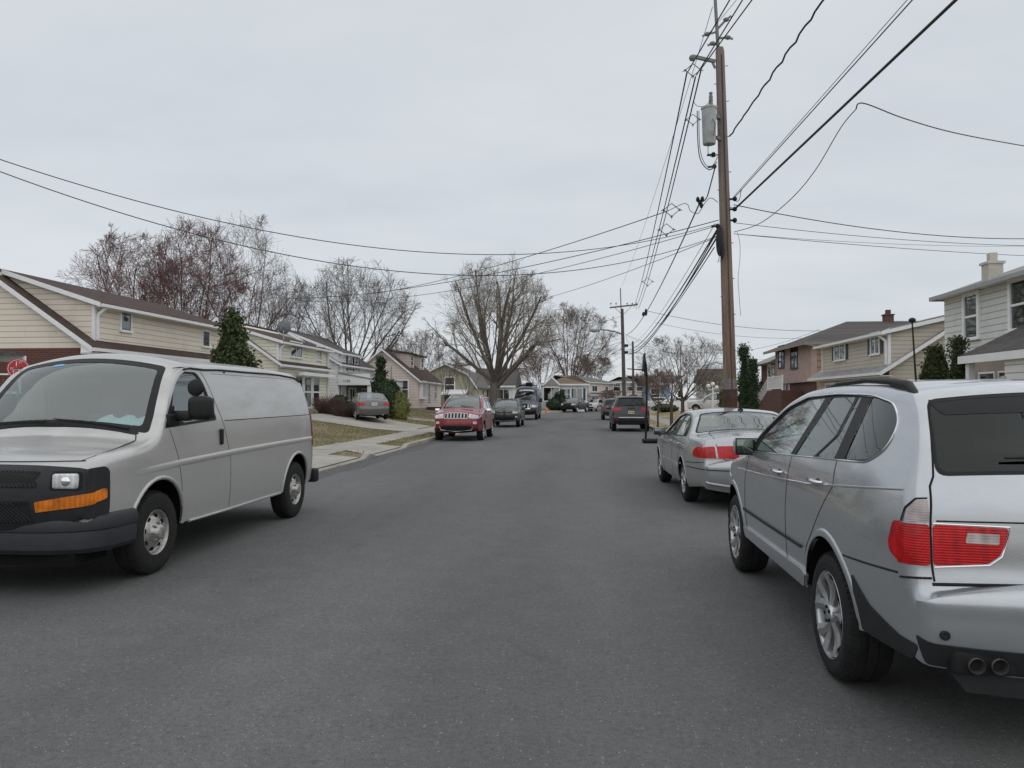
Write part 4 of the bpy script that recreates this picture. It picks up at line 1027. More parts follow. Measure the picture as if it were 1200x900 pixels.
def sheet_suv(paint_, L=4.8, H=1.72, Wd=.96, wheel_='five', full=False, hood=1.12, tint=True, R=.38, ax=(.92, 3.82), boxy=0.0, belt=1.13, step=.16):
    k = L/4.8; hz = H/1.72
    sil = [(.12,.38),(.03,.55),(.02,.75),(.05,.95),(.16,hood-.05),(.55,hood),(1.15,hood+.05),(1.35,hood+.10),(1.75,1.42*hz),(2.15,1.62*hz),(2.45,1.69*hz),(3.1,1.72*hz),(3.9,1.70*hz),(4.30,1.66*hz),(4.46+.08*boxy,1.55*hz),(4.60+.08*boxy,1.22*hz),(4.67,1.10),(4.70,.92),(4.72,.78),(4.79,.74),(4.80,.60),(4.76,.40)]
    sil = [(d*k, z) for d, z in sil]
    return dict(L=L, sil=sil, W=[(.25,Wd-.07),(.45,Wd-.02),(.7,Wd),(1.0,Wd-.01),(belt,Wd-.04),(belt+.12,Wd-.10),(1.45*hz,Wd-.17),(1.62*hz,Wd-.24),(1.75*hz,Wd-.27)],
        tf=(.9,.17,2.3), tr=(.8,.12,2.2), r=[(0,.07),(3,.10),(6,.06),(8,.04),(11,.07),(14,.05),(17,.09),(21,.08)],
        b=[(0,.14),(4,.12),(6,.06),(8,.09),(10,.05),(13,.05),(16,.07),(21,.08)],
        ax=ax, R=R, ww=.25, wx=Wd-.015, ra=R+.075, zb=.38, paint=paint_, wheel=wheel_, belt=belt+.05, fill=True,
        dlo=[(1.52*k,belt+.02),(1.95*k,1.42*hz),(2.35*k,1.60*hz),(2.8*k,1.64*hz),(4.0*k,1.625*hz),(4.26*k,1.55*hz),(4.32*k,belt+.13),(2.9*k,belt+.04)], dlo_r=[.02,.1,.1,.1,.08,.08,.08,.1],
        panes=[[(1.68*k,belt+.05),(2.0*k,1.41*hz),(2.38*k,1.57*hz),(2.80*k,1.61*hz),(2.78*k,belt+.07)], [(2.90*k,belt+.075),(2.92*k,1.612*hz),(3.60*k,1.61*hz),(3.66*k,belt+.10)], [(3.78*k,belt+.11),(3.74*k,1.607*hz),(3.98*k,1.60*hz),(4.20*k,1.53*hz),(4.26*k,belt+.15)]],
        clear_panes=(0,), windscreen=(7.1,9.5,.08,.07), rear_window=(13.4,15.0,.10,.05,.07), rear_tint=tint, frit=.04, full=full, step=step, sub=5, lip=.012)

def common_front(c, sh, sp, z0, z1, xin, lampcol='clear', r=.02, L=.30):
    for sg in (1, -1):
        cpanel(c, sh, 'headlight', GL[lampcol], [(.10, z0), (.10+L, z0+.06), (.10+L*1.15, z1), (.10, z1)], [((z1, .6, 4.6), .99), ((z1, .6, 4.6), xin), ((z0, .6, 4.6), xin-.01), ((z0, .6, 4.6), .99)], sg, r)
def common_rear(c, sh, z0, z1, xin, i0=15, i1=19, Lw=.28):
    for sg in (1, -1):
        cpanel(c, sh, 'taillight', GL['red'], [(sh.L-.04, z0), (sh.L-.04-Lw, z0+.03), (sh.L-.04-Lw*1.1, z1), (sh.L-.06, z1)], [((z1, i0, i1), .99), ((z1, i0, i1), xin), ((z0, i0, i1), xin-.02), ((z0, i0, i1), .99)], sg, .02)
def trims(c, sh, pm, zm=1.10, ym=1.62, mirror=None, fwd=1, handles=((2.62,1.02),(3.60,1.05)), seams=True, msize=(.22,.12,.16)):
    yf = sh.yf
    for sg in (1, -1):
        side_mirror(c, sh.F(yf-ym, zm)-.02, yf-ym, zm, sg, fwd, mirror or pm, msize, .05)
        for d, z in handles:
            h = MB(); h.rbox(sh.side(sg)(yf-d, z, .02), (.03, .18, .03), .010, 2); h.build('door_handle', mirror or pm, c, 60)
    if seams:
        t = MB()
        for sg in (1, -1):
            for pts in ([(1.62,1.10),(1.52,.75),(1.56,.42)], [(2.86,1.14),(2.88,.8),(2.84,.42)], [(3.80,1.16),(3.74,.95),(3.42,.75),(3.38,.42)]):
                t.tube([sh.side(sg)(yf-d*sh.L/4.8, z, -.001) for d, z in resample(pts, .1)], .006, 4)
        t.build('panel_gap', GL['gap'], c, 60)
def fill_cabin(c, sh, z=.95):
    seats(c, (sh.yf-2.35, sh.yf-3.25), fwd=1, m='seat')

def red_suv():
    pm = paint('deep_red_paint', (.21, .008, .018), .25, .25, (.20, .12, .12), .14)
    sp = sheet_suv(pm, 4.82, 1.76, .97, 'five', True, 1.10, step=.10)
    c, sh = car('suv', 'red SUV with a seven-slot chrome grille, first of the oncoming line along the left kerb', 'SUV', (-5.0, 31.8, 0), pi, sp, 'cars parked along the left kerb')
    Z = lambda z: (z, .0, 4.6)
    common_front(c, sh, sp, .88, 1.01, .50)
    tpanel(c, sh, 'grille', GL['black'], [(Z(1.00), -.46), (Z(1.00), .46), (Z(.87), .44), (Z(.87), -.44)], .02, .008)
    for k in range(7):
        x = -.39+k*.13; tpanel(c, sh, 'grille_slot_ring', GL['chrome'], [(Z(1.005), x-.055), (Z(1.005), x+.055), (Z(.865), x+.055), (Z(.865), x-.055)], .02, .016, holes=[[(Z(.996), x-.043), (Z(.996), x+.043), (Z(.873), x+.043), (Z(.873), x-.043)]])
    tpanel(c, sh, 'lower_intake', GL['black'], [(Z(.57), -.62), (Z(.615), -.45), (Z(.615), .45), (Z(.57), .62), (Z(.48), .58), (Z(.48), -.58)], .03, .010)
    ch = MB(); ch.tube([sh.T(S_(sh, Z(z)), sh.V(S_(sh, Z(z)), x), .016) for z, x in ((.60,-.66),(.47,-.60),(.46,0),(.47,.60),(.60,.66))], .016, 6); ch.build('chrome_lip', GL['chrome'], c, 60)
    tpanel(c, sh, 'chin_cladding', GL['black'], [(.15, -.9), (Z(.50), -.93), (Z(.44), 0), (Z(.50), .93), (.15, .9)], .02, .006)
    for sg in (1, -1):
        tpanel(c, sh, 'fog_lamp', GL['clear'], [(Z(.76), .66*sg), (Z(.76), .80*sg), (Z(.67), .80*sg), (Z(.67), .66*sg)], .03, .008)
        r = MB(); r.tube([(sg*.64, sh.yf-d, z) for d, z in ((2.1,1.66),(2.3,1.75),(3.2,1.80),(4.0,1.78),(4.3,1.70))], .018, 6); r.build('roof_rail', GL['chrome'], c, 60)
    plate(c, sh.yf+.03, .765, 1, m='plate')
    trims(c, sh, pm, 1.17, 1.65, GL['chrome'], 1)
    common_rear(c, sh, .95, 1.10, .55)
    for x in (-.25, .5):
        w = MB(); w.tube([sh.T(S_(sh, 7.2+.2*q), sh.V(S_(sh, 7.2), x+.5*q-.2), .015) for q in (0, .5, 1)], .010, 6); w.build('wiper', GL['black'], c, 60)
    tpanel(c, sh, 'windscreen_sticker', GL['platew'], [(9.1, -.08), (9.1, .0), (9.28, .0), (9.28, -.08)], .01, .0)
    fill_cabin(c, sh); return c

def grey_hatch():
    pm = paint('charcoal_paint', (.016, .018, .021), .0, .22, (.04, .04, .04), .14, .5)
    sp = sheet_suv(pm, 4.5, 1.62, .91, 'multi', False, 1.0, R=.34, ax=(.86, 3.56), belt=1.06)
    c, sh = car('suv', 'dark grey compact SUV parked behind the red SUV', 'SUV', (-4.72, 46.3, 0), pi, sp, 'cars parked along the left kerb')
    Z = lambda z: (z, .0, 4.6)
    common_front(c, sh, sp, .80, .93, .52)
    tpanel(c, sh, 'grille', GL['black'], [(Z(.90), -.44), (Z(.90), .44), (Z(.78), .36), (Z(.78), -.36)], .02, .008)
    for z in (.90, .84, .78):
        ch = MB(); ch.tube([sh.T(S_(sh, Z(z)), sh.V(S_(sh, Z(z)), x), .012) for x in (-.44, -.2, 0, .2, .44)], .013, 5); ch.build('grille_bar', GL['chrome'], c, 60)
    tpanel(c, sh, 'lower_intake', GL['black'], [(Z(.62), -.55), (Z(.62), .55), (Z(.48), .62), (Z(.48), -.62)], .03, .008)
    tpanel(c, sh, 'chin_lip', GL['steel'], [(Z(.455), -.72), (Z(.455), .72), (Z(.42), .72), (Z(.42), -.72)], .01, .012)
    for sg in (1, -1):
        tpanel(c, sh, 'fog_lamp', GL['clear'], [(Z(.66), .66*sg), (Z(.66), .78*sg), (Z(.57), .78*sg), (Z(.57), .66*sg)], .03, .008)
        r = MB(); r.tube([(sg*.60, sh.yf-d, z) for d, z in ((2.1,1.55),(2.3,1.63),(3.2,1.67),(3.8,1.64))], .016, 6); r.build('roof_rail', GL['steel'], c, 60)
    trims(c, sh, pm, 1.08, 1.55, None, 1, ((2.46,.96),(3.38,.98))); common_rear(c, sh, .88, 1.04, .55)
    plate(c, sh.yf+.02, .70, 1, m='platew'); fill_cabin(c, sh); return c

def tall_van():
    pm = paint('slate_blue_paint', (.030, .042, .064), .1, .32, (.06, .06, .07), .12, .5)
    sp = dict(L=5.9, sil=[(.12,.45),(.03,.62),(.02,.85),(.05,1.08),(.20,1.22),(.7,1.28),(1.15,1.34),(1.30,1.40),(1.62,1.75),(1.95,2.05),(2.15,2.22),(2.40,2.48),(2.8,2.60),(4.0,2.63),(5.3,2.60),(5.66,2.45),(5.76,1.9),(5.82,1.2),(5.84,.7),(5.84,.5)],
        W=[(.3,.95),(.6,1.0),(1.0,1.01),(1.4,1.0),(1.9,.95),(2.3,.87),(2.62,.78)], tf=(.9,.18,2.3), tr=(.6,.06,2), r=[(0,.08),(4,.10),(7,.05),(10,.06),(12,.14),(14,.15),(16,.09),(19,.08)],
        b=[(0,.14),(5,.12),(7,.13),(9,.11),(12,.12),(19,.03)], ax=(1.05,4.75), R=.39, ww=.25, wx=.985, ra=.47, zb=.45, paint=pm, wheel='steel', belt=1.35, fill=True,
        dlo=[(1.50,1.42),(1.85,1.80),(2.10,2.02),(2.55,2.02),(2.60,1.42)], panes=[[(1.62,1.45),(1.9,1.78),(2.13,1.99),(2.5,1.99),(2.55,1.45)]], clear_panes=(0,), windscreen=(7.15,9.7,.06,.06), frit=.05, full=False, step=.16, sub=5, lip=.014)
    c, sh = car('high_roof_van', 'dark blue high-roof van with a chrome grille parked behind the grey compact SUV', 'van', (-4.80, 63.2, 0), pi, sp, 'cars parked along the left kerb')
    Z = lambda z: (z, .4, 4.8)
    common_front(c, sh, sp, .98, 1.16, .56, L=.38)
    tpanel(c, sh, 'grille', GL['chrome'], [(Z(1.18), -.50), (Z(1.18), .50), (Z(.85), .42), (Z(.85), -.42)], .04, .008)
    tpanel(c, sh, 'grille_mesh', GL['black'], [(Z(1.15), -.27), (Z(1.15), .27), (Z(.89), .24), (Z(.89), -.24)], .03, .016)
    for sg in (1, -1): tpanel(c, sh, 'grille_slot', GL['black'], [(Z(1.14), .31*sg), (Z(1.14), .46*sg), (Z(.92), .40*sg), (Z(.92), .29*sg)], .03, .016)
    p = sh.T(S_(sh, Z(1.03)), 0, .02); e = MB(); e.lathe([(0,.07),(.014,.07),(.016,.05),(.006,.045),(.006,.001)], 18, 'y'); e.box(-.085, .085, 0, .016, -.014, .014); o = e.build('emblem', GL['chrome'], c, 50); o.location = p
    tpanel(c, sh, 'front_bumper', GL['black'], [(.2, -.97), (Z(.78), -.99), (Z(.72), -.5), (Z(.72), .5), (Z(.78), .99), (.2, .97)], .03, .02)
    tpanel(c, sh, 'sun_visor', GL['platew'], [(10.0, -.62), (10.45, -.58), (10.45, .58), (10.0, .62)], .04, .02)
    r = MB()
    for y in (sh.yf-2.9, sh.yf-3.9, sh.yf-4.9):
        r.tube([(-.72, y, 2.55), (-.72, y, 2.78), (.72, y, 2.78), (.72, y, 2.55)], .02, 6)
    for x in (-.7, .7): r.tube([(x, sh.yf-2.8, 2.78), (x, sh.yf-5.0, 2.78)], .02, 6)
    r.build('roof_rack', GL['black'], c, 60)
    b = MB(); b.rbox((-.10, sh.yf-3.4, 2.90), (.55, .7, .24), .05, 2); b.build('roof_fan', GL['black'], c, 50)
    b = MB(); b.rbox((.38, sh.yf-4.3, 2.86), (.5, 1.0, .16), .05, 2); b.build('roof_unit', GL['steel'], c, 50)
    for sg in (1, -1):
        side_mirror(c, .99, sh.yf-1.62, 1.55, sg, 1, GL['black'], (.22, .14, .34), .08)
        h = MB(); h.rbox(sh.side(sg)(sh.yf-2.5, 1.15, .02), (.03, .18, .04), .01, 2); h.build('door_handle', GL['black'], c)
    plate(c, sh.yf+.05, .66, 1, m='platew'); seats(c, (sh.yf-2.5,), fwd=1, zs=.95); return c

def black_pickup():
    pm = paint('black_paint', (.010, .011, .013), .0, .2, (.03, .03, .03), .14, .5)
    sp = sheet_suv(pm, 5.3, 1.80, .98, 'chromed', False, 1.15, R=.40, ax=(.95, 4.30), belt=1.18)
    sp['sil'] = [(.12,.45),(.03,.6),(.02,.8),(.05,1.02),(.18,1.15),(.6,1.19),(1.25,1.23),(1.42,1.27),(1.8,1.52),(2.15,1.72),(2.5,1.80),(3.1,1.82),(3.5,1.77),(3.66,1.55),(3.74,1.24),(3.80,1.19),(4.5,1.19),(5.14,1.19),(5.22,1.12),(5.25,.85),(5.28,.55)]
    sp.update(r=[(0,.08),(3,.09),(7,.05),(9,.06),(11,.07),(13,.05),(14,.03),(16,.04),(18,.05),(20,.05)], b=[(0,.12),(4,.10),(6,.05),(8,.08),(11,.04),(14,.01),(20,.02)],
        dlo=[(1.62,1.23),(1.98,1.5),(2.30,1.68),(3.30,1.70),(3.52,1.6),(3.60,1.26)], panes=[[(1.75,1.25),(2.02,1.48),(2.33,1.65),(2.62,1.67),(2.60,1.26)], [(2.72,1.27),(2.74,1.67),(3.28,1.67),(3.46,1.59),(3.53,1.29)]], dlo_r=.05, windscreen=(7.1,9.6,.08,.07), rear_window=(12.3,13.6,.10,.10,.06))
    c, sh = car('pickup_truck', 'black pickup truck parked at the left kerb where the street bends', 'pickup', (-1.35, 97.5, 0), pi-radians(21), sp, 'cars parked beyond the bend')
    Z = lambda z: (z, .4, 4.2)
    common_front(c, sh, sp, .90, 1.07, .58)
    tpanel(c, sh, 'grille', GL['black'], [(Z(1.08), -.50), (Z(1.08), .50), (Z(.85), .50), (Z(.85), -.50)], .03, .008)
    tpanel(c, sh, 'front_bumper', GL['black'], [(Z(.80), -.95), (Z(.80), .95), (Z(.58), .95), (Z(.58), -.95)], .03, .03)
    plate(c, sh.yf+.06, .70, 1, m='platew'); trims(c, sh, pm, 1.25, 1.75, None, 1, (), False); common_rear(c, sh, .85, 1.08, .80, 17, 19.5, .1); fill_cabin(c, sh)
    return c

def plain_suv(name, label, colr, loc, rz, group, L=4.5, H=1.65, Wd=.92, wheel_='multi', R=.35, ax=(.85, 3.55), front=True, cat='SUV', metal=.3):
    pm = paint(name+'_paint'+label[:6], colr, metal, .28, tuple(x*.8+.01 for x in colr), .12, .5)
    sp = sheet_suv(pm, L, H, Wd, wheel_, False, 1.02, R=R, ax=ax, belt=1.08)
    c, sh = car(name, label, cat, loc, rz, sp, group)
    common_front(c, sh, sp, .80, .95, .50); common_rear(c, sh, .88, 1.06, .52)
    Z = lambda z: (z, .0, 4.6)
    tpanel(c, sh, 'grille', GL['black'], [(Z(.93), -.42), (Z(.93), .42), (Z(.80), .38), (Z(.80), -.38)], .02, .008)
    tpanel(c, sh, 'lower_intake', GL['black'], [(Z(.62), -.6), (Z(.62), .6), (Z(.46), .6), (Z(.46), -.6)], .03, .008)
    trims(c, sh, pm, 1.10, 1.6, None, 1, ((2.5,.98),(3.4,1.0))); fill_cabin(c, sh)
    plate(c, sh.yf+.03, .70, 1, m='platew'); plate(c, sh.yf-sh.L-.06, .85, -1, m='plate')
    return c, sh

def dark_suv_right():
    pm = paint('midnight_paint', (.011, .014, .021), .0, .22, (.035, .035, .04), .12, .45)
    sp = sheet_suv(pm, 4.82, 1.76, .97, 'five', True, 1.10, belt=1.16, step=.10)
    c, sh = car('suv', 'dark navy SUV seen from behind at the right kerb, with chrome bumper strip', 'SUV', (2.25, 41.2, 0), 0, sp, 'cars parked along the right kerb')
    T = lambda z: (z, 14.9, 19.0)
    for sg in (1, -1):
        lamp = cpanel(c, sh, 'taillight', GL['red'], [(4.76,1.02),(4.50,1.03),(4.42,1.12),(4.44,1.185),(4.72,1.19)], [(T(1.19), .99), (T(1.17), .52), (T(1.08), .45), (T(1.02), .99)], sg, .02, .008)
        tpanel(c, sh, 'rear_reflector', GL['dred'], [((.60,19.5,21), .62*sg), ((.60,19.5,21), .82*sg), ((.55,19.5,21), .82*sg), ((.55,19.5,21), .62*sg)], .01, .006)
    tpanel(c, sh, 'spoiler', pm, [(12.9, -.66), (13.55, -.64), (13.55, .64), (12.9, .66)], .05, .035)
    ch = MB(); ch.tube([sh.T(S_(sh, (.70,19.3,20.5)), sh.V(S_(sh, (.70,19.3,20.5)), x), .012) for x in (-.62, -.3, 0, .3, .62)], .016, 6); ch.build('chrome_strip', GL['chrome'], c, 60)
    tpanel(c, sh, 'bumper_valance', GL['black'], [((.60,19.5,21), -.9), ((.60,19.5,21), .9), (20.9, .85), (20.9, -.85)], .02, .006)
    e = MB(); e.rbox((0, sh.yf-4.815, 1.19), (.42, .02, .035), .008, 2); e.build('tailgate_bar', GL['black'], c)
    e = MB(); p = sh.T(S_(sh, T(1.15)), 0, .012); e.rbox(p, (.20, .012, .035), .004, 2); e.build('badge', GL['chrome'], c)
    plate(c, sh.yf-4.84, .97, -1, m='plate'); trims(c, sh, pm, 1.18, 1.62); common_front(c, sh, sp, .88, 1.0, .52); fill_cabin(c, sh)
    w = MB(); w.tube([sh.T(S_(sh, 14.85), sh.V(S_(sh, 14.8), x), .02) for x in (-.3, 0, .15)], .012, 6); w.build('rear_wiper', GL['black'], c)
    return c

def driveway_sedan():
    pm = paint('grey_taupe_paint', (.11, .11, .105), .5, .3, (.16, .15, .14), .16)
    sp = dict(L=4.65, sil=[(.08,.32),(.02,.48),(.06,.62),(.25,.74),(.6,.82),(1.1,.91),(1.40,.96),(1.8,1.18),(2.15,1.34),(2.5,1.41),(2.9,1.42),(3.3,1.39),(3.6,1.30),(3.85,1.16),(4.05,1.04),(4.3,1.02),(4.46,1.00),(4.53,.95),(4.57,.82),(4.60,.68),(4.65,.65),(4.65,.50),(4.58,.30)],
        W=[(.2,.80),(.35,.85),(.6,.875),(.85,.865),(.97,.83),(1.15,.745),(1.3,.68),(1.42,.61)], tf=(1.1,.2,2.2), tr=(.8,.14,2.1), r=[(0,.07),(6,.05),(9,.06),(12,.05),(14,.05),(17,.08),(22,.07)],
        b=[(0,.13),(4,.10),(7,.08),(10,.04),(12,.06),(14,.06),(22,.09)], ax=(.95,3.62), R=.31, ww=.20, wx=.845, ra=.365, zb=.26, paint=pm, wheel='multi', belt=.95, fill=True,
        dlo=[(1.62,.98),(1.95,1.17),(2.3,1.31),(2.9,1.355),(3.3,1.32),(3.55,1.2),(3.72,1.02),(2.7,.99)], dlo_r=.07,
        panes=[[(1.75,1.0),(2.0,1.17),(2.32,1.29),(2.62,1.33),(2.60,1.01)], [(2.72,1.015),(2.74,1.333),(3.22,1.30),(3.46,1.18),(3.55,1.04)]], clear_panes=(0,1), windscreen=(6.3,9.0,.06,.05), rear_window=(11.2,13.8,.05,.03,.08), frit=.03, full=False, step=.13, sub=5, lip=.008)
    x, y, z = -10.9, 39.6, 0
    c, sh = car('sedan', 'grey sedan parked on the driveway in front of the white house with the porch', 'sedan', (-11.85, 41.0, terr(-11.85, 40.4)+.02), radians(24), sp)
    T = lambda z: (z, 16.5, 20)
    for sg in (1, -1):
        cpanel(c, sh, 'taillight', GL['red'], [(4.56,.74),(4.34,.76),(4.30,.90),(4.50,.92)], [(T(.92), .85), (T(.90), .50), (T(.75), .46), (T(.74), .85)], sg, .03, .007)
        side_mirror(c, .82, sh.yf-1.78, 1.0, sg, 1, pm, (.19, .11, .12), .03)
        for d in (2.45, 3.3):
            h = MB(); h.rbox(sh.side(sg)(sh.yf-d, .88, .018), (.03, .15, .03), .01, 2); h.build('door_handle', pm, c)
    plate(c, sh.yf-4.70, .83, -1, m='platew'); seats(c, (sh.yf-2.35, sh.yf-3.1), zs=.36, back=.5)
    e = MB(); e.tube([(.45, sh.yf-4.5, .27), (.45, sh.yf-4.68, .27)], .03, 8); e.build('exhaust_pipe', GL['steel'], c)
    return c
# ================================================================== GROUND
def bendL(Y): return 0 if Y < 64 else (Y-64)**2/320
def bendR(Y): return 0 if Y < 76 else (Y-76)**2/300
KL, KR = -5.93, 3.55
def terr(x, Y):
    """height of the lots beside the street"""
    if x < 0:
        a = (KL+bendL(Y))-x
        return lerp_table([(0,.13),(.8,.14),(2.2,.17),(4.0,.30),(8.5,.82),(12,.92),(60,1.0)], a)
    a = x-(KR+bendR(Y))
    return lerp_table([(0,.13),(1.0,.14),(2.4,.17),(5,.36),(9,.52),(60,.6)], a)
DR = [(14.5,20.2),(21.4,24.9),(33.4,36.8),(45.9,49.1)]                  # dropped kerbs of the left driveways
def drop_(Y):
    for a, b_ in DR:
        if a-.5 < Y < b_+.5: return .13-.10*min(1, min(Y-a+.5, b_+.5-Y)/.5)
    return .13
def strip(name, m, a, xs, Ys, side, dz, kind='structure', wob=0):
    """sheet between offsets xs from the kerb, following the street"""
    M = MB(); V = []
    for Y in Ys:
        for i, o_ in enumerate(xs):
            j = max(0, wob)*(sin(Y*1.7+i*3)+sin(Y*4.1+i))*.5 if i in (0, len(xs)-1) else 0
            x = (KL+bendL(Y)-o_+j) if side < 0 else (KR+bendR(Y)+o_+j)
            dd = (.13-drop_(Y))*max(0, 1-o_/1.0) if side < 0 and kind == 'structure' and wob < 0 else 0
            V.append((x, Y, terr(x, Y)+dz-dd))
    n = len(xs); M.add(V, [(i*n+j, i*n+j+1, (i+1)*n+j+1, (i+1)*n+j) for i in range(len(Ys)-1) for j in range(n-1)])
    return tag(M.build(name, m), kind=kind)
def ground():
    YS = frange(-14, 170, 1.0)
    lawnL = mat_ground('lawn_ground', [(.11,.10,.06),(.17,.145,.09),(.24,.20,.13),(.13,.125,.065),(.21,.175,.11)])
    lawnR = mat_ground('dry_lawn_ground', [(.20,.165,.095),(.30,.245,.145),(.36,.30,.18),(.24,.20,.12)])
    conc = mat_concrete()
    kerbm = mat_concrete('kerb_concrete', (.34,.32,.285), 3.0)
    base = MB(); base.add([(-700,-300,-.35),(700,-300,-.35),(700,1100,-.35),(-700,1100,-.35)], [(0,1,2,3)]); tag(base.build('ground', lawnR), kind='structure')
    # street
    M = MB(); V = []
    for Y in YS: V += [(KL+bendL(Y)-.02, Y, 0), ((KL+KR)/2+(bendL(Y)+bendR(Y))/2, Y, .045), (KR+bendR(Y)+.02, Y, 0)]
    M.v = V; M.f = [(i*3+j, i*3+j+1, i*3+j+4, i*3+j+3) for i in range(len(YS)-1) for j in range(2)]
    M.v = [(x, y, 0) for x, y, z in M.v]
    tag(M.build('road', MATS['asphalt']), kind='structure')
    # darker sealed patch strip beside the left kerb, as after a utility cut
    pm, nt, b = nodes('asphalt_patch'); setb(b, (.085,.087,.09), .8, 0, .3); pos = geopos(nt); g = noise(nt, pos, 70, 3, .75)
    nt.links.new(ramp(nt, g, [(.3, (.05,.052,.054)), (.7, (.12,.122,.122))]).outputs[0], b.inputs['Base Color']); bump(nt, b, g, .5, .005)
    M = MB(); P = []
    for Y in frange(11, 33, .2): P.append((KL+.55+.08*sin(Y*1.1)+.04*sin(Y*2.9)+.02*sin(Y*7), Y))
    for Y in reversed(frange(11, 33, .2)): P.append((KL+.03, Y))
    n = len(P)//2; M.add([(x, y, .004) for x, y in P], [(i, i+1, 2*n-2-i, 2*n-1-i) for i in range(n-1)]); tag(M.build('asphalt_patch', pm), kind='structure')
    dr = [(14.5,20.2),(21.4,24.9),(33.4,36.8)]                  # dropped kerbs of the left driveways
    def drop(Y): 
        for a, b_ in dr:
            if a-.5 < Y < b_+.5: return .13-.10*min(1, min(Y-a+.5, b_+.5-Y)/.5)
        return .13
    # kerbs: one stone profile swept along each side
    for side, K, bend in ((-1, KL, bendL), (1, KR, bendR)):
        M = MB(); ys = frange(-14, 168, .25) ; V = []
        for Y in ys:
            x = K+bend(Y); h = drop_(Y) if side < 0 else .13; w = .004*sin(Y*9)
            s_ = side
            for dx, z in ((0, -.05), (0+w*.3, h-.02), (.02+w*.2, h), (.16, h+.004), (.16, -.05)): V.append((x+s_*dx, Y, z))
        M.add(V, [(i*5+j, i*5+j+1, i*5+j+6, i*5+j+5) for i in range(len(ys)-1) for j in range(4)])
        tag(M.build('kerb', kerbm, smooth=40), kind='structure')
    strip('lawn', lawnL, 0, [.155,.5,1.0,1.5,2.2,3,4,6,8.5,12,20,60], frange(-14, 170, .5), -1, -.008, wob=-1)
    strip('lawn', lawnR, 0, [.155,1.0,2.4,3.5,5,9,14,60], YS, 1, -.008)
    strip('pavement', conc, 0, [.95,1.5,2.15], frange(-14, 165, .5), -1, .006)
    strip('pavement', conc, 0, [1.1,1.7,2.4], frange(-14, 165, .5), 1, .006)
    def drive(name, Y0, Y1, far, skew=0, side=-1, flare=.5, m=conc):
        M = MB(); V = []; xs = [.155,.5,.95,1.6,2.2,3,4,5,6.5,8.5,10,12,14,17]; xs = [x for x in xs if x <= far]
        for i, o_ in enumerate(xs):
            for k in range(6):
                t = k/5; fl = flare*max(0, 1-o_/.9); Y = (Y0-fl)+(Y1-Y0+2*fl)*t+skew*max(0, o_-2)
                x = (KL+bendL(Y)-o_) if side < 0 else (KR+bendR(Y)+o_)
                V.append((x, Y, terr(x, Y)+.014-(.09*max(0, 1-(o_-.155)/.8) if side < 0 else 0)))
        M.add(V, [(i*6+j, i*6+j+1, (i+1)*6+j+1, (i+1)*6+j) for i in range(len(xs)-1) for j in range(5)])
        return tag(M.build(name, m), kind='structure')
    drive('driveway', 14.6, 19.9, 14); drive('driveway', 21.6, 24.7, 2.2); drive('driveway', 33.6, 36.6, 9.5, .30); drive('driveway', 46, 49, 8.5)
    drive('driveway', 33, 36, 10, side=1); drive('driveway', 62, 65, 10, side=1)
    M = MB(); P = [(-10.4,36.4),(-8.0,36.0),(-8.2,38.5),(-9.2,43.8),(-13.0,45.0),(-15.5,44.0),(-15.5,38.2),(-13.5,36.6)]
    M.add([(x, y, terr(x, y)+.010) for x, y in P], [tuple(range(8))]) if False else None
    # parking pad beside the driveway
    V = []; nx, ny = 8, 6
    for i in range(nx+1):
        for j in range(ny+1):
            x = -8.2-6.3*i/nx; y = 36.0+.30*max(0,(KL-x)-2)*1.0-.3+8.6*j/ny*(.55+.45*i/nx); V.append((x, y, terr(x, y)+.012))
    M.add(V, [(i*(ny+1)+j, i*(ny+1)+j+1, (i+1)*(ny+1)+j+1, (i+1)*(ny+1)+j) for i in range(nx) for j in range(ny)]); tag(M.build('parking_pad', conc), kind='structure')
    # grass blades: one mass per side
    def blades(name, n, xr, yr, side, m, hmin, hmax, skip):
        rnd = random.Random(11); M = MB(); k = 0
        while k < n:
            Y = yr[0]+(yr[1]-yr[0])*rnd.random()**1.3; o_ = rnd.uniform(*xr)
            if skip(o_, Y): k += .2; continue
            x = (KL+bendL(Y)-o_) if side < 0 else (KR+bendR(Y)+o_)
            if noise_p(x, Y) < .42: k += .3; continue
            z = terr(x, Y)-.01; a = rnd.uniform(0, pi*2); h = rnd.uniform(hmin, hmax); w = h*.22
            dx, dy = cos(a)*w, sin(a)*w; lx, ly = rnd.uniform(-.4, .4)*h, rnd.uniform(-.4, .4)*h
            M.add([(x-dx, Y-dy, z), (x+dx, Y+dy, z), (x+lx, Y+ly, z+h)], [(0, 1, 2)]); k += 1
        o = M.build(name, m, fix=False); tag(o, 'short winter grass, half green half straw, on the '+('left lawns' if side < 0 else 'right lawns'), 'grass', kind='stuff')
    gm = mat_leaf('grass_blades', [(.36,.29,.17),(.16,.165,.07),(.28,.235,.13),(.13,.145,.06),(.38,.31,.19)])
    gm2 = mat_leaf('straw_blades', [(.36,.29,.16),(.28,.23,.12),(.42,.35,.21)])
    def skipL(o_, Y):
        if .95 < o_ < 2.15: return True
        if (14.4 < Y < 20.1) or (21.4 < Y < 24.9 and o_ < 2.3): return True
        if 33.4+.3*max(0, o_-2) < Y < 37+.3*max(0, o_-2): return True
        if o_ > 2.2 and 36 < Y < 45 and o_ < 8.8: return Y < 36+(o_-2)*.3+8.0*(.55+.45*(o_-2.2)/6.3)
        return False
    blades('grass', 30000, (.2, 9.5), (12, 62), -1, gm, .05, .10, skipL)
    blades('dry_grass', 12000, (.2, 9), (24, 75), 1, gm2, .04, .09, lambda o_, Y: 1.1 < o_ < 2.4 or 32.8 < Y < 36.2)
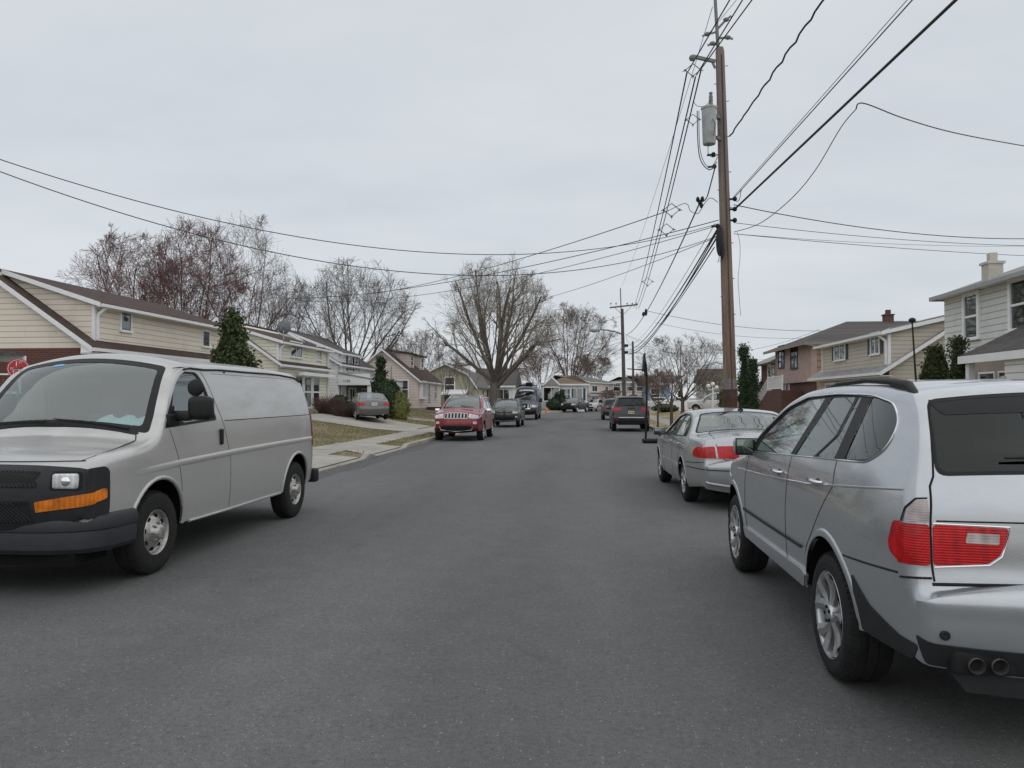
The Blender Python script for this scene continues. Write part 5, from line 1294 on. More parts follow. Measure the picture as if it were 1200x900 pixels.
    # dead leaves and grit along the left kerb
    rnd = random.Random(5); M = MB(); lm = mat_leaf('dead_leaves', [(.16,.10,.06),(.24,.16,.09),(.10,.07,.05)])
    for _ in range(1600):
        Y = rnd.uniform(9, 60); x = KL+abs(rnd.gauss(0, .16))+.02; s_ = rnd.uniform(.012, .035); a = rnd.uniform(0, 6.3)
        z = .008+rnd.random()*.012
        M.add([(x+s_*cos(a), Y+s_*sin(a), z), (x+s_*cos(a+2), Y+s_*sin(a+2), z+.006), (x+s_*cos(a+4), Y+s_*sin(a+4), z+.002)], [(0,1,2)])
    tag(M.build('leaf_litter', lm, fix=False), 'scattered dead leaves and grit lying along the left gutter', 'leaves', kind='stuff')
def noise_p(x, y):
    from mathutils import noise as nz
    return nz.noise(Vector((x*.5, y*.5, 0)))*.5+.5+random.uniform(-.12, .12)

# ================================================================== HOUSES
class Wall:
    """window / door placement on a wall plane; u along the wall, n outwards"""
    def __init__(s, org, u, n): s.o = Vector(org); s.u = Vector(u); s.n = Vector(n)
    def T(s, a, b, c): return tuple(s.o+s.u*a+s.n*b+Vector((0, 0, 1))*c)     # (along, out, up)
def hm():
    H = GL
    H['white'] = plain('white_trim', (.74,.75,.76), .5, 0, .05, 6); H['vinyl'] = plain('white_vinyl_window', (.78,.79,.80), .4, 0, .04)
    H['pane'] = glass('house_glass', (.06,.07,.075), .16, .03)
    H['paneback'] = plain('dark_room', (.05,.052,.055), .9); H['curtain'] = plain('pale_curtain', (.45,.46,.46), .9, 0, .15, 12)
    H['shutter'] = plain('navy_shutter', (.035,.045,.065), .6); H['door'] = plain('white_door', (.62,.63,.64), .5)
    H['gutter'] = plain('white_gutter', (.72,.73,.73), .45, .0, .06); H['found'] = plain('foundation_block', (.26,.26,.255), .9, 0, .2, 4)
def window(parent, W, a, z, w, h, fw=.07, mull='h', shutter=None, curtain=False, sill=True, depth=.05, col='vinyl', name='window'):
    """a: centre along the wall, z: bottom"""
    M = MB(W.T); x0, x1, z0, z1 = a-w/2, a+w/2, z, z+h
    M.box(x0-fw, x0, -.02, depth, z0-fw*.4, z1+fw); M.box(x1, x1+fw, -.02, depth, z0-fw*.4, z1+fw)
    M.box(x0, x1, -.02, depth, z1, z1+fw); M.box(x0, x1, -.02, depth*.9, z0-fw*.4, z0)
    if 'h' in mull: M.box(x0, x1, -.01, depth*.75, z0+h*.48, z0+h*.53)
    if 'v' in mull: M.box(a-.03, a+.03, -.012, depth*.8, z0+.001, z1-.001)
    if 'g' in mull:
        for k in (1, 2): M.box(x0+w*k/3-.012, x0+w*k/3+.012, .0, depth*.5, z0+.002, z1-.002)
    f = M.build(name, GL[col], parent)
    if sill:
        S = MB(W.T); S.box(x0-fw-.03, x1+fw+.03, -.02, depth+.05, z0-fw*.4-.06, z0-fw*.4-.003); S.build('sill', GL[col], f)
    P = MB(W.T); P.box(x0, x1, .010, .016, z0, z1); P.build('pane', GL['pane'], f)
    B = MB(W.T); B.box(x0, x1, .003, .006, z0, z1); B.build('room_behind', GL['curtain'] if curtain else GL['paneback'], f)
    if shutter:
        for sx in (-1, 1):
            S = MB(W.T); xa = a+sx*(w/2+fw+.03); xb = xa+sx*.30; S.box(min(xa, xb), max(xa, xb), .004, .035, z0-.05, z1+.05)
            S.build('shutter', GL['shutter'], f)
    return f
def door(parent, W, a, z, w=.95, h=2.05, col='door', storm=True):
    M = MB(W.T); M.box(a-w/2-.08, a-w/2, -.01, .06, z, z+h+.08); M.box(a+w/2, a+w/2+.08, -.01, .06, z, z+h+.08); M.box(a-w/2, a+w/2, -.01, .06, z+h, z+h+.08)
    f = M.build('door_frame', GL['white'], parent)
    D = MB(W.T); D.box(a-w/2, a+w/2, .005, .030, z, z+h); d = D.build('door', GL[col], parent)
    if storm:
        P = MB(W.T); P.box(a-w/2+.12, a+w/2-.12, .031, .036, z+.25, z+h-.15); P.build('pane', GL['pane'], d)
    K = MB(W.T); K.rbox((a+w/2-.10, .06, z+.98), (.05, .06, .10), .01, 2); K.build('handle', GL['chrome'], d)
    return d
def gutter(parent, p, q, drop=None, s=0):
    M = MB(); M.bar(p, q, .12, .11); o = M.build('gutter', GL['gutter'], parent); return o
def downspout(parent, pts, w=.085):
    M = MB()
    for a, b in zip(pts, pts[1:]): M.bar(a, b, w, w*.8, (0, 1, 0) if abs(b[2]-a[2]) > abs(b[1]-a[1]) else (0, 0, 1))
    return M.build('downspout', GL['gutter'], parent)
def chimney(parent, x, y, z0, z1, w, m, cap=True):
    M = MB(); M.box(x-w/2, x+w/2, y-w/2, y+w/2, z0, z1); c = M.build('chimney', m, parent)
    if cap:
        K = MB(); K.box(x-w/2-.05, x+w/2+.05, y-w/2-.05, y+w/2+.05, z1-.001, z1+.08); K.box(x-w*.25, x+w*.25, y-w*.25, y+w*.25, z1+.08, z1+.38); K.build('chimney_cap', m, c)
    return c

def cape(label, sgn, Xt, Y0, Y1, zg, ze, slope, ridge_a, zd, yd0, yd1, wallm, gablem, roofm, dorm=True, brick_to=None, brickm=None, cat='house', name='house', ov=.42, dslope=None, trimm=None):
    """cape with a long shed dormer; sgn -1: lot lies towards -x. a = distance in from the eave tip."""
    tm = trimm or GL['white']
    root = empty(name, (Xt+sgn*(ov+3), (Y0+Y1)/2, zg), 0, label, cat)
    root_inv = -Vector(root.location)
    def X(a): return Xt+sgn*a
    zr = ze+slope*ridge_a
    dslope = dslope if dslope is not None else (zr-zd)/(ridge_a-.1)
    a_b = 2*ridge_a                                     # back eave
    kids = []
    def B(M, nm, m, **k):
        o = M.build(nm, m, **k); o.parent = root; o.matrix_parent_inverse = Matrix.Translation(root_inv); kids.append(o); return o
    aw, ab = ov, a_b-ov
    prof = [(X(aw), zg-.5), (X(aw), ze+slope*aw-.13), (X(ridge_a), zr-.13), (X(ab), ze+slope*aw-.13), (X(ab), zg-.5)]
    M = MB(); M.prism(prof, 'y', Y0+.25, Y1-.25); B(M, 'wall', gablem)
    # front wall skin in the front material
    M = MB(); M.box(*sorted((X(aw-.012), X(aw+.02))), Y0+.26, Y1-.26, zg-.4, ze+slope*aw-.20); B(M, 'front_wall', brickm if brick_to else wallm)
    if brick_to:
        M = MB(); M.box(*sorted((X(aw-.010), X(ab))), Y0+.232, Y0+.26, zg-.5, brick_to); B(M, 'brick_base', brickm)
    def slab(a0, z0, a1, z1, ya, yb, t=.13):
        M = MB(); M.prism([(X(a0), z0), (X(a1), z1), (X(a1), z1-t), (X(a0), z0-t)], 'y', ya, yb); return M
    d0 = yd0 if dorm else Y1
    if dorm:
        # main slope only beside the dormer; a skirt of it runs on in front
        B(slab(0, ze, ridge_a, zr, Y0, yd0), 'roof', roofm)
        if yd1 < Y1-.3: B(slab(0, ze, ridge_a, zr, yd1, Y1), 'roof', roofm)
        B(slab(0, ze, aw+.02, ze+slope*(aw+.02), yd0+.001, min(yd1, Y1)), 'roof_skirt', roofm)
        M = MB(); zt = zd-.12
        M.prism([(X(aw), ze+slope*aw-.25), (X(aw), zt), (X(ridge_a), zt+dslope*(ridge_a-aw)), (X(ridge_a), ze)], 'y', yd0, yd1-.02); dw = B(M, 'dormer_wall', wallm)
        M = MB(); za = zd-dslope*.35
        B(slab(aw-.35, za, ridge_a+.05, zd+dslope*(ridge_a+.05-aw), yd0-.22, yd1+.12, .12), 'dormer_roof', roofm)
        M = MB(); M.prism([(X(aw-.37), za-.005), (X(ridge_a), zd+dslope*(ridge_a-aw)-.005), (X(ridge_a), zd+dslope*(ridge_a-aw)-.17), (X(aw-.37), za-.165)], 'y', yd0-.255, yd0-.222); B(M, 'bargeboard', tm)
        for yy in (yd0-.012, yd1-.10):
            M = MB(); M.box(*sorted((X(aw-.014), X(aw+.10))), yy, yy+.11, ze+slope*aw-.02, zt); B(M, 'corner_board', tm)
        gx = X(aw-.40); M = MB(); M.bar((gx, yd0-.2, za-.10), (gx, yd1+.1, za-.10), .11, .11); B(M, 'gutter', GL['gutter'])
        M = MB()
        for a, b in (((gx, yd0+.12, za-.14), (X(aw-.07), yd0+.10, za-.42)), ((X(aw-.07), yd0+.10, za-.40), (X(aw-.07), yd0+.10, ze+slope*aw+.02))): M.bar(a, b, .09, .07, (0, 1, 0))
        B(M, 'downspout', GL['gutter'])
        M = MB(); M.box(*sorted((X(aw-.37), X(aw))), yd0-.1, yd1, za-.16, za-.135); B(M, 'soffit', tm)
    else:
        B(slab(0, ze, ridge_a, zr, Y0, Y1), 'roof', roofm)
    zb_ = (zd+dslope*(ridge_a-aw)) if dorm else zr
    B(slab(ridge_a, max(zr, zb_)-.001, a_b, ze, Y0, Y1), 'rear_roof', roofm)
    if dorm and zb_ > zr+.01:
        M = MB(); M.prism([(X(ridge_a-.02), zr-.2), (X(ridge_a-.02), zb_-.12), (X(ridge_a+.5), zb_-.3), (X(ridge_a+.5), zr-.3)], 'y', Y0+.25, Y1-.25); B(M, 'ridge_wall', wallm)
    # rakes, eave trim and gutter
    for yy, nm in ((Y0-.035, 'bargeboard'), (Y1+.001, 'bargeboard')):
        M = MB(); M.prism([(X(-.02), ze-.01), (X(ridge_a), zr-.01), (X(ridge_a), zr-.19), (X(-.02), ze-.18)], 'y', yy, yy+.034); B(M, nm, tm)
        M = MB(); M.prism([(X(ridge_a), zr-.01), (X(a_b+.02), ze-.01), (X(a_b+.02), ze-.18), (X(ridge_a), zr-.19)], 'y', yy, yy+.034); B(M, nm, tm)
    M = MB(); M.bar((X(-.06), Y0, ze-.09), (X(-.06), Y1, ze-.09), .12, .12); B(M, 'gutter', GL['gutter'])
    M = MB(); M.box(*sorted((X(0), X(aw))), Y0, Y1, ze-.20, ze-.17); B(M, 'soffit', tm)
    WF = Wall((X(aw), 0, 0), (0, 1, 0), (-sgn, 0, 0)); WG = Wall((0, Y0+.25, 0), (1, 0, 0), (0, -1, 0))
    M = MB(); M.box(*sorted((X(aw-.02), X(ab+.02))), Y0+.22, Y1-.22, zg-.6, zg+.12); B(M, 'foundation', GL['found'])
    def adopt(o):
        if o.parent is None: o.parent = root; o.matrix_parent_inverse = Matrix.Translation(root_inv)
        return o
    return root, WF, WG, X, adopt, dict(zr=zr, aw=aw, ab=ab)
class Adopt:
    """collect every top-level object made inside the with-block under root"""
    def __init__(s, root): s.root = root; WORLD.add(root.name)
    def __enter__(s): s.before = set(bpy.data.objects); return s
    def __exit__(s, *e):
        inv = Matrix.Translation(-Vector(s.root.location))
        for o in bpy.data.objects:
            if o not in s.before and o.parent is None and o is not s.root:
                o.parent = s.root; o.matrix_parent_inverse = inv

def houses():
    hm()
    beige = siding('beige_siding', (.70,.635,.545), .20); cream = siding('cream_siding', (.73,.71,.60), .20); whites = siding('white_siding', (.80,.81,.83), .20, .6)
    pinks = siding('blush_siding', (.66,.56,.51), .22); green = siding('green_siding', (.37,.36,.265), .22); tan = siding('tan_siding', (.50,.455,.385), .18)
    greys = siding('grey_shingle', (.64,.65,.63), .21, .32, .8); browns = siding('brown_siding', (.33,.24,.17), .40, .3); blues = siding('blue_siding', (.24,.42,.62), .2)
    peach = siding('peach_siding', (.70,.60,.50), .25); pale = siding('pale_siding', (.74,.76,.75), .25); aqua = siding('pale_aqua_siding', (.70,.78,.78), .25)
    brickr = brick('red_brick', (.135,.052,.040), (.10,.040,.032), (.17,.13,.115)); brickd = brick('dark_brick', (.14,.062,.05), (.085,.04,.034), (.15,.12,.11))
    roofb = shingle('brown_shingle', (.070,.050,.044)); roofg = shingle('grey_shingles', (.14,.135,.13)); roofd = shingle('dark_shingles', (.085,.078,.075)); roofl = shingle('light_grey_shingles', (.26,.26,.26)); rooft = shingle('tan_shingles', (.15,.115,.085))
    stucco = plain('pink_stucco', (.43,.325,.295), .9, 0, .12, 2, .2, .2)
    # 1 -- beige cape with brick base, far left
    XL = -17.0
    h, WF, WG, X, ad, d = cape('beige sided cape house with brick base and brown roof behind the cargo van', -1, XL, 25.0, 36.0, .85, 3.44, .69, 3.8, 5.17, 25.75, 36.1, beige, beige, roofb, dslope=.33, brick_to=3.42, brickm=brickr)
    with Adopt(h):
        for px, py, w, hh in ((147,377,.62,.66), (241,397,.62,.66)):
            Y, z = onX(px, py, XL-.42); window(h, WF, Y, z-hh/2, w, hh, .06, '', curtain=True)
        for Y in (27.2, 28.6): window(h, WF, Y, 1.9, 1.0, 1.15, .07, 'h')
        window(h, WF, 31.5, 1.9, 1.6, 1.15, .07, 'v'); window(h, WG, -20.3, 1.9, .9, 1.2); door(h, WF, 33.6, .95)
        # downspout at the near corner, with its offset
        downspout(h, [(XL+.03, 25.25, 3.34), (XL-.12, 25.22, 3.12), (XL-.42, 25.2, 2.86), (XL-.42, 25.2, .9)], .10)
        M = MB(); M.prism([(XL, 3.2), (XL, 3.42), (XL-.42, 3.60), (XL-.42, 3.2)], 'y', 25.02, 25.06); M.build('eave_return', GL['white'], None)
    # 0 -- corner of the neighbour at the frame edge
    x0, z0 = onY(0, 410, 20.0); x1, z1 = onY(26, 417, 20.0)
    h = empty('house', (-16.5, 18, .8), 0, 'white trimmed porch roof corner of the house at the left edge', 'house')
    with Adopt(h):
        M = MB(); M.prism([(-30, 3.9), (x1, z1+.10), (x1, z1-.02), (-30, 3.7)], 'y', 12, 20.05); M.build('roof', roofd)
        M = MB(); M.prism([(-30, 3.72), (x1+.03, z1-.0), (x1+.03, z1-.20), (-30, 3.5)], 'y', 20.06, 20.12); M.build('bargeboard', GL['white'])
        M = MB(); M.prism([(-30, 3.72), (x1+.03, z1-.0), (x1+.03, z1-.20), (-30, 3.5)], 'y', 11.9, 11.99); M.build('bargeboard', GL['white'])
        M = MB(); M.box(-30, x1-.9, 12.4, 19.7, .3, z1-.1); M.build('wall', pale)
        downspout(None, [(x1-.25, 11.95, z1-.15), (x1-.6, 11.97, z1-.5), (x1-.75, 11.97, .9)], .13)
    # 2 -- cream cape
    h, WF, WG, X, ad, d = cape('cream sided cape house with satellite dish, between the evergreen and the white house', -1, XL, 41.6, 50.3, .85, 3.62, .70, 3.8, 5.02, 41.9, 50.2, cream, cream, roofb, ov=.30, dslope=.30)
    with Adopt(h):
        for px, py, w, mm in ((347,410,1.75,'v'), (374,414,.75,'')):
            Y, z = onX(px, py, XL-.3); window(h, WF, Y, z-.42, w, .84, .07, mm, curtain=True)
        M = MB(); M.box(*sorted((XL+.02, XL+.30)), 44.2, 50.0, 3.05, 3.25); M.build('porch_beam', GL['white'])
        for Y in (45.0, 46.5, 48.0): window(h, WF, Y, 1.15, 1.1, 1.85, .09, 'h')
        downspout(h, [(XL-.2, 50.0, 4.8), (XL-.2, 50.0, 1.0)], .12)
    # satellite dish on its mast
    p = atD(332, 383, 45.0); t = empty('satellite_dish', (p.x, p.y, p.z-.75), 0, 'round grey satellite dish on a mast above the cream house', 'satellite dish')
    dm = MB(); dm.lathe([(0,.001),(.03,.2),(.07,.33),(.12,.42),(.13,.41),(.08,.32),(.04,.19),(.012,.001)], 20, 'y', (0, 0, .75)); dm.build('dish', plain('dish_grey', (.13,.14,.16), .5), t, 60)
    dm = MB(); dm.tube([(0, .05, -.15), (0, .06, .72)], .03, 6); dm.build('mast', GL['steel'], t); dm = MB(); dm.tube([(0, 0, .45), (0, -.4, .55), (0, -.42, .72)], .015, 5); dm.build('feed_arm', GL['steel'], t)
    # 3 -- white house with the columned porch
    h, WF, WG, X, ad, d = cape('white sided house with columned front porch behind the grey sedan', -1, XL, 52.2, 61.5, .75, 4.1, .60, 4.2, 5.05, 52.5, 57.2, whites, whites, roofd, ov=.3)
    with Adopt(h):
        for px, w in ((410,.9), (417,.8)):
            Y, z = onX(px, 427, XL-.3); window(h, WF, Y, z-.45, w, .95, .08, 'h', shutter=True)
        # porch: flat-sided fascia, four posts, shingled lid
        x1 = XL+1.9
        M = MB(); M.prism([(XL-.3, 3.55), (x1+.15, 3.10), (x1+.15, 3.0), (XL-.3, 3.4)], 'y', 52.3, 62.2); M.build('porch_roof', roofl)
        M = MB(); M.box(XL-.28, x1+.1, 52.32, 52.42, 2.62, 3.40); M.box(x1, x1+.12, 52.43, 62.1, 2.62, 3.02); M.build('porch_fascia', GL['white'])
        for Y in (52.6, 55.0, 56.9, 59.0, 61.8):
            M = MB(); M.box(x1-.12, x1+.10, Y-.11, Y+.11, terr(x1, Y)-.1, 2.63); M.build('porch_post', GL['white'])
        M = MB(); M.box(XL-.3, x1+.1, 52.4, 62, .4, .92); M.build('porch_floor', GL['found'])
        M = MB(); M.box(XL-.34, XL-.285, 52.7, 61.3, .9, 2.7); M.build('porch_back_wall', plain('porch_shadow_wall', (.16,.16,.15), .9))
        W2 = Wall((XL-.28, 0, 0), (0, 1, 0), (1, 0, 0))
        door(h, W2, 53.5, .93, .9, 1.65); window(h, W2, 55.6, 1.3, 1.6, 1.1, .08, 'v'); window(h, W2, 58.9, 1.3, 1.6, 1.1, .08, 'v')
        downspout(h, [(XL-.1, 52.45, 4.2), (XL-.1, 52.45, 3.4)], .10)
        tx = text_mesh('house_number', '1150', .26, GL['ink']); tx.rotation_euler = (pi/2, 0, 0); tx.location = (XL+.35, 52.31, 2.82)
    # 4 -- blush cape, gable to the camera, two dormers
    Xg = -13.4; Y0 = 62.0
    xe, ze = onY(491, 446, Y0); xr, zr = onY(446, 408, Y0)
    sl = (zr-ze)/(xe-xr); 
    h, WF, WG, X, ad, d = cape('blush pink gabled cape house with brown roof and two dormers beside the topiary', -1, xe+.1, Y0, Y0+10.5, .75, ze, sl, xe-xr, 0, 0, 0, pinks, pinks, roofb, dorm=False, ov=.25)
    with Adopt(h):
        x, z = onY(471, 456, Y0+.25); window(h, WG, x, z-.75, 1.0, 1.45, .09, 'h')
        for i, yy in enumerate((Y0+3.0, Y0+7.2)):
            a0 = 1.3; zz = ze+sl*a0; X0 = xe-a0; dh = zr-.35-zz
            M = MB(); M.prism([(X0, zz-.2), (X0, zz+dh), (xr, zr-.12), (xr, zr-.8)], 'y', yy-.9, yy+.9); dw = M.build('dormer', pinks)
            M = MB(); M.prism([(X0+.25, zz+dh-.05), (X0+.25, zz+dh+.09), (xr, zr+.06), (xr, zr-.1)], 'y', yy-1.05, yy+1.05); M.build('dormer_roof', roofb)
            window(h, Wall((X0, 0, 0), (0,1,0), (1,0,0)), yy, zz+.15+dh*.12, .8, dh*.62, .07, 'h')
        window(h, WF, Y0+1.6, 1.75, 1.5, 1.3, .12, 'v', depth=.3, name='bay_window'); door(h, WF, Y0+4.8, 1.0); window(h, WF, Y0+7.6, 1.7, 1.0, 1.2)
        M = MB(); M.box(xe-.1, xe+1.3, Y0+3.6, Y0+6.1, .3, .95); M.box(xe+1.3, xe+1.7, Y0+3.8, Y0+5.9, .3, .65); M.build('front_steps', brickd)
        M = MB(); yy = Y0+.20; x, z = onY(458.5, 440, yy); M.tube([(x, yy, zr-1.5), (x, yy, 1.0)], .03, 5); M.build('service_conduit', GL['found'])
    # 5 -- green gambrel
    Y0 = 84.0; pts = [onY(px, py, Y0) for px, py in ((512,440),(522,426),(548,438),(556,452),(558,482))]
    h = empty('house', (pts[1][0], Y0+4, .6), 0, 'green sided gambrel roofed house behind the red SUV', 'house')
    (xa, za), (xb, zb), (xc, zc), (xd, zd), (xe_, ze_) = pts; xl = xb-(xc-xb); xl2 = xl-(xd-xc)
    with Adopt(h):
        M = MB(); M.prism([(xl2, .2), (xl2, zd), (xl, zc), (xb, zb), (xc, zc), (xd, zd), (xd, .2)], 'y', Y0, Y0+11); M.build('wall', green)
        M = MB()
        for p, q in (((xb, zb), (xc, zc)), ((xc, zc), (xd+.35, zd-.3)), ((xb, zb), (xl, zc)), ((xl, zc), (xl2-.35, zd-.3))):
            M.prism([(p[0], p[1]+.16), (q[0], q[1]+.16), (q[0], q[1]+.01), (p[0], p[1]+.01)], 'y', Y0-.3, Y0+11.3)
        M.build('roof', roofg)
        M = MB()
        for p, q in (((xb, zb), (xc, zc)), ((xc, zc), (xd+.35, zd-.3)), ((xb, zb), (xl, zc)), ((xl, zc), (xl2-.35, zd-.3))):
            M.prism([(p[0], p[1]+.12), (q[0], q[1]+.12), (q[0], q[1]-.14), (p[0], p[1]-.14)], 'y', Y0-.36, Y0-.302)
        M.build('bargeboard', GL['white'])
        W5 = Wall((0, Y0, 0), (1,0,0), (0,-1,0)); x, z = onY(527, 451, Y0); window(h, W5, x, z-.8, 1.0, 1.6, .12, 'h')
        xa2, z2 = onY(517, 460, Y0-1.5); xb2, _ = onY(546, 460, Y0-1.5); M = MB(); M.prism([(Y0-1.6, z2-.1), (Y0, z2+.35), (Y0, z2+.2), (Y0-1.6, z2-.25)], 'x', xa2, xb2); M.build('awning', GL['white'])
        M = MB(); M.box(xa2+.2, xb2-.6, Y0-.6, Y0-.02, .3, z2-.1); M.build('side_porch', plain('porch_brown', (.12,.095,.08), .8))
        window(h, Wall((xd, 0, 0), (0,1,0), (1,0,0)), Y0+3, 1.5, 1.6, 1.2); window(h, Wall((xd, 0, 0), (0,1,0), (1,0,0)), Y0+7, 1.5, 1.6, 1.2)
    # far row beyond the big tree
    def block(label, px0, px1, Y0, dep, z1, wallm, roofm, ridge, wins=(), side='y', xl=None, xr=None, base=.4, eave=.4, shut=False, hip=False, chim=None, sidew=()):
        """house whose front faces the camera (wall at Y0)"""
        xa = onY(px0, 460, Y0)[0] if xl is None else xl; xb = onY(px1, 460, Y0)[0] if xr is None else xr
        h = empty('house', ((xa+xb)/2, Y0+dep/2, base), 0, label, 'house')
        with Adopt(h):
            M = MB(); M.box(xa, xb, Y0, Y0+dep, base-.6, z1); M.build('wall', wallm)
            M = MB(); e = eave
            if side == 'y':       # ridge runs along x
                M.prism([(Y0-e, z1-.05), (Y0+dep/2, z1+ridge), (Y0+dep+e, z1-.05), (Y0+dep+e, z1-.2), (Y0-e, z1-.2)], 'x', xa-e, xb+e)
                if hip: 
                    M = MB(); k = dep/2
                    M.add([(xa-e,Y0-e,z1-.1),(xb+e,Y0-e,z1-.1),(xb+e,Y0+dep+e,z1-.1),(xa-e,Y0+dep+e,z1-.1),(xa+k,Y0+k,z1+ridge),(xb-k,Y0+k,z1+ridge)], [(0,1,5,4),(1,2,5),(2,3,4,5),(3,0,4),(3,2,1,0)])
            else:
                M.prism([(xa-e, z1-.05), ((xa+xb)/2, z1+ridge), (xb+e, z1-.05), (xb+e, z1-.2), (xa-e, z1-.2)], 'y', Y0-e, Y0+dep+e)
            M.build('roof', roofm)
            M = MB(); M.box(xa-e, xb+e, Y0-e-.06, Y0-e-.005, z1-.28, z1-.06) if side == 'y' else None
            if side == 'y': M.build('fascia', GL['white'])
            else:
                M.prism([(xa-e, z1-.06), ((xa+xb)/2, z1+ridge), ((xa+xb)/2, z1+ridge-.28), (xa-e, z1-.34)], 'y', Y0-e-.06, Y0-e-.005); M.prism([((xa+xb)/2, z1+ridge), (xb+e, z1-.06), (xb+e, z1-.34), ((xa+xb)/2, z1+ridge-.28)], 'y', Y0-e-.06, Y0-e-.005); M.build('bargeboard', GL['white'])
            W = Wall((0, Y0, 0), (1,0,0), (0,-1,0))
            for px, py, w, hh in wins:
                x, z = onY(px, py, Y0); window(h, W, x, z-hh/2, w, hh, .12, 'v' if w > 1.3 else 'h', shutter=shut)
            WS = Wall((xb, 0, 0), (0,1,0), (1,0,0)); WL = Wall((xa, 0, 0), (0,1,0), (-1,0,0))
            for yy, zz, w, hh in sidew: window(h, WL if shut == 'L' else WS, yy, zz, w, hh, .1, 'h')
            if chim: chimney(None, *chim)
        return h
    block('pale house half hidden behind the big bare tree', 556, 601, 96, 9, 3.4, pale, roofd, 2.3, ((573,464,1.6,1.6), (590,464,1.4,1.6)))
    block('white ranch house with tan roof behind the dark blue van', 634, 688, 103, 9, 3.75, whites, rooft, 1.25, ((662,462,1.3,1.4), (676,462,1.4,1.5)), hip=True, shut=True)
    block('small gabled entrance wing of the white ranch house', 639, 654, 101.4, 1.5, 3.7, whites, roofl, 1.0, ((646,462,2.0,1.7),), 'x', eave=.25)
    Yp = 116; zr_ = onY(668, 441, Yp)[1]
    th = radians(-22); P = atD(692, 463, 106); off = Vector((3.42, -5.2, 0)); R_ = Matrix.Rotation(th, 3, 'Z'); rt = P-R_ @ off
    zd_ = atD(684, 447, 108).z
    h, WF, WG, X, ad, d = cape('peach sided dormered cape house with grey roof where the street bends', -1, rt.x+3.42, rt.y-5.2, rt.y+5.2, .5, P.z+.1, .60, 4.2, zd_, rt.y-4.9, rt.y+5.0, peach, peach, roofg, dslope=.22)
    with Adopt(h):
        for y_, z_, w_ in ((-2.6, 2.75, 1.9), (2.2, 2.75, 1.1)): window(h, WF, rt.y+y_, z_, w_, .75, .08, 'v')
        window(h, WF, rt.y-2.4, .9, 2.6, 1.0, .08, 'v'); window(h, WF, rt.y+2.4, .9, 1.6, 1.0, .08, 'v')
    h.rotation_euler.z = th
    block('tan flat-eaved two storey house behind the second utility pole', 713, 762, 128, 10, onY(730, 447, 128)[1], peach, roofd, .9, ((723,453,1.1,1.4), (738,453,1.1,1.4), (750,453,1.0,1.4), (742,467,1.4,1.3)), hip=True)
    block('light blue sided house behind the basketball hoop', 760, 785, 112, 12, onY(770, 449, 112)[1], blues, roofg, 1.3, ((768,462,1.2,1.6),), hip=True)
    block('low white garage across the dry lawn', 798, 826, 104, 7, onY(810, 471, 104)[1], pale, roofl, .5, ())
    block('distant grey house between the cherry tree and the main pole', 826, 850, 118, 9, 4.4, greys, roofd, 2.0, ((838,460,1.8,1.6),))
    # ---------------- right side
    XR = 13.0
    # R1: grey shingle two-storey at the right edge
    h = empty('house', (17.5, 24.0, .6), 0, 'light grey shingled two storey house at the right edge, behind the silver SUV', 'house')
    with Adopt(h):
        Yf = onX(1107, 400, XR)[0]; z1 = onX(1107, 349, XR)[1]
        M = MB(); M.box(XR, XR+8.5, Yf-12.5, Yf, .2, z1); M.build('wall', greys)
        M = MB(); e = .42
        M.add([(XR-e,Yf-13,z1+.02),(XR-e,Yf+.15,z1+.02),(XR+9.05,Yf+.15,z1+.02),(XR+9.05,Yf-13,z1+.02),(XR+4.25,Yf-9,z1+1.75),(XR+4.25,Yf-3.8,z1+1.75)], [(0,1,5,4),(1,2,5),(2,3,4,5),(3,0,4),(3,2,1,0)]); M.build('roof', roofl)
        M = MB(); M.box(XR-e-.05, XR-e-.003, Yf-13, Yf+.15, z1-.11, z1+.03); M.box(XR-e, XR+9, Yf+.153, Yf+.19, z1-.11, z1+.03); M.build('fascia', plain('grey_fascia', (.30,.31,.32), .6))
        M = MB(); M.box(XR-e, XR+.0, Yf-13, Yf+.15, z1-.05, z1-.02); M.build('soffit', GL['white'])
        W = Wall((XR, 0, 0), (0,1,0), (-1,0,0))
        for px, py, w, hh in ((1139,371,.85,1.40), (1199,356,1.2,1.40)):
            Y, z = onX(px, py, XR); window(h, W, Y, z-hh/2, w, hh, .13, 'h', depth=.07)
        # porch roof, post and glazed porch under it
        Yp0 = onX(1141, 463, XR-1.6)[0]; z2 = onX(1136, 425, XR-1.6)[1]-.0
        zf = onX(1139, 417, XR-1.6)[1]
        M = MB(); M.prism([(XR-1.9, zf), (XR, zf+.95), (XR, zf+.80), (XR-1.9, zf-.14)], 'y', Yf-12, Yp0+.2); M.build('porch_roof', roofd)
        M = MB(); M.box(XR-1.95, XR-1.895, Yf-12, Yp0+.2, zf-.24, zf-.02); M.prism([(XR-1.9, zf-.02), (XR, zf+.93), (XR, zf+.72), (XR-1.9, zf-.24)], 'y', Yp0+.205, Yp0+.245); M.build('porch_fascia', GL['white'])
        M = MB(); M.box(XR-1.8, XR-1.62, Yp0-.15, Yp0+.05, .3, zf-.2); M.build('porch_post', GL['white'])
        M = MB(); M.box(XR-1.8, XR-.01, Yf-12, 21.8, .3, zf-.2); M.build('porch_room', greys)
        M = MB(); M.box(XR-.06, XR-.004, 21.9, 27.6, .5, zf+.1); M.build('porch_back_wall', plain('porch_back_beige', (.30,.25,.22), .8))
        W3 = Wall((XR-.06, 0, 0), (0,1,0), (-1,0,0)); window(h, W3, 26.2, 1.2, .9, 1.25, .06, ''); window(h, W3, 24.7, 1.2, 1.5, 1.25, .06, '')
        x, z = onY(1163, 330, Yf-2.6)
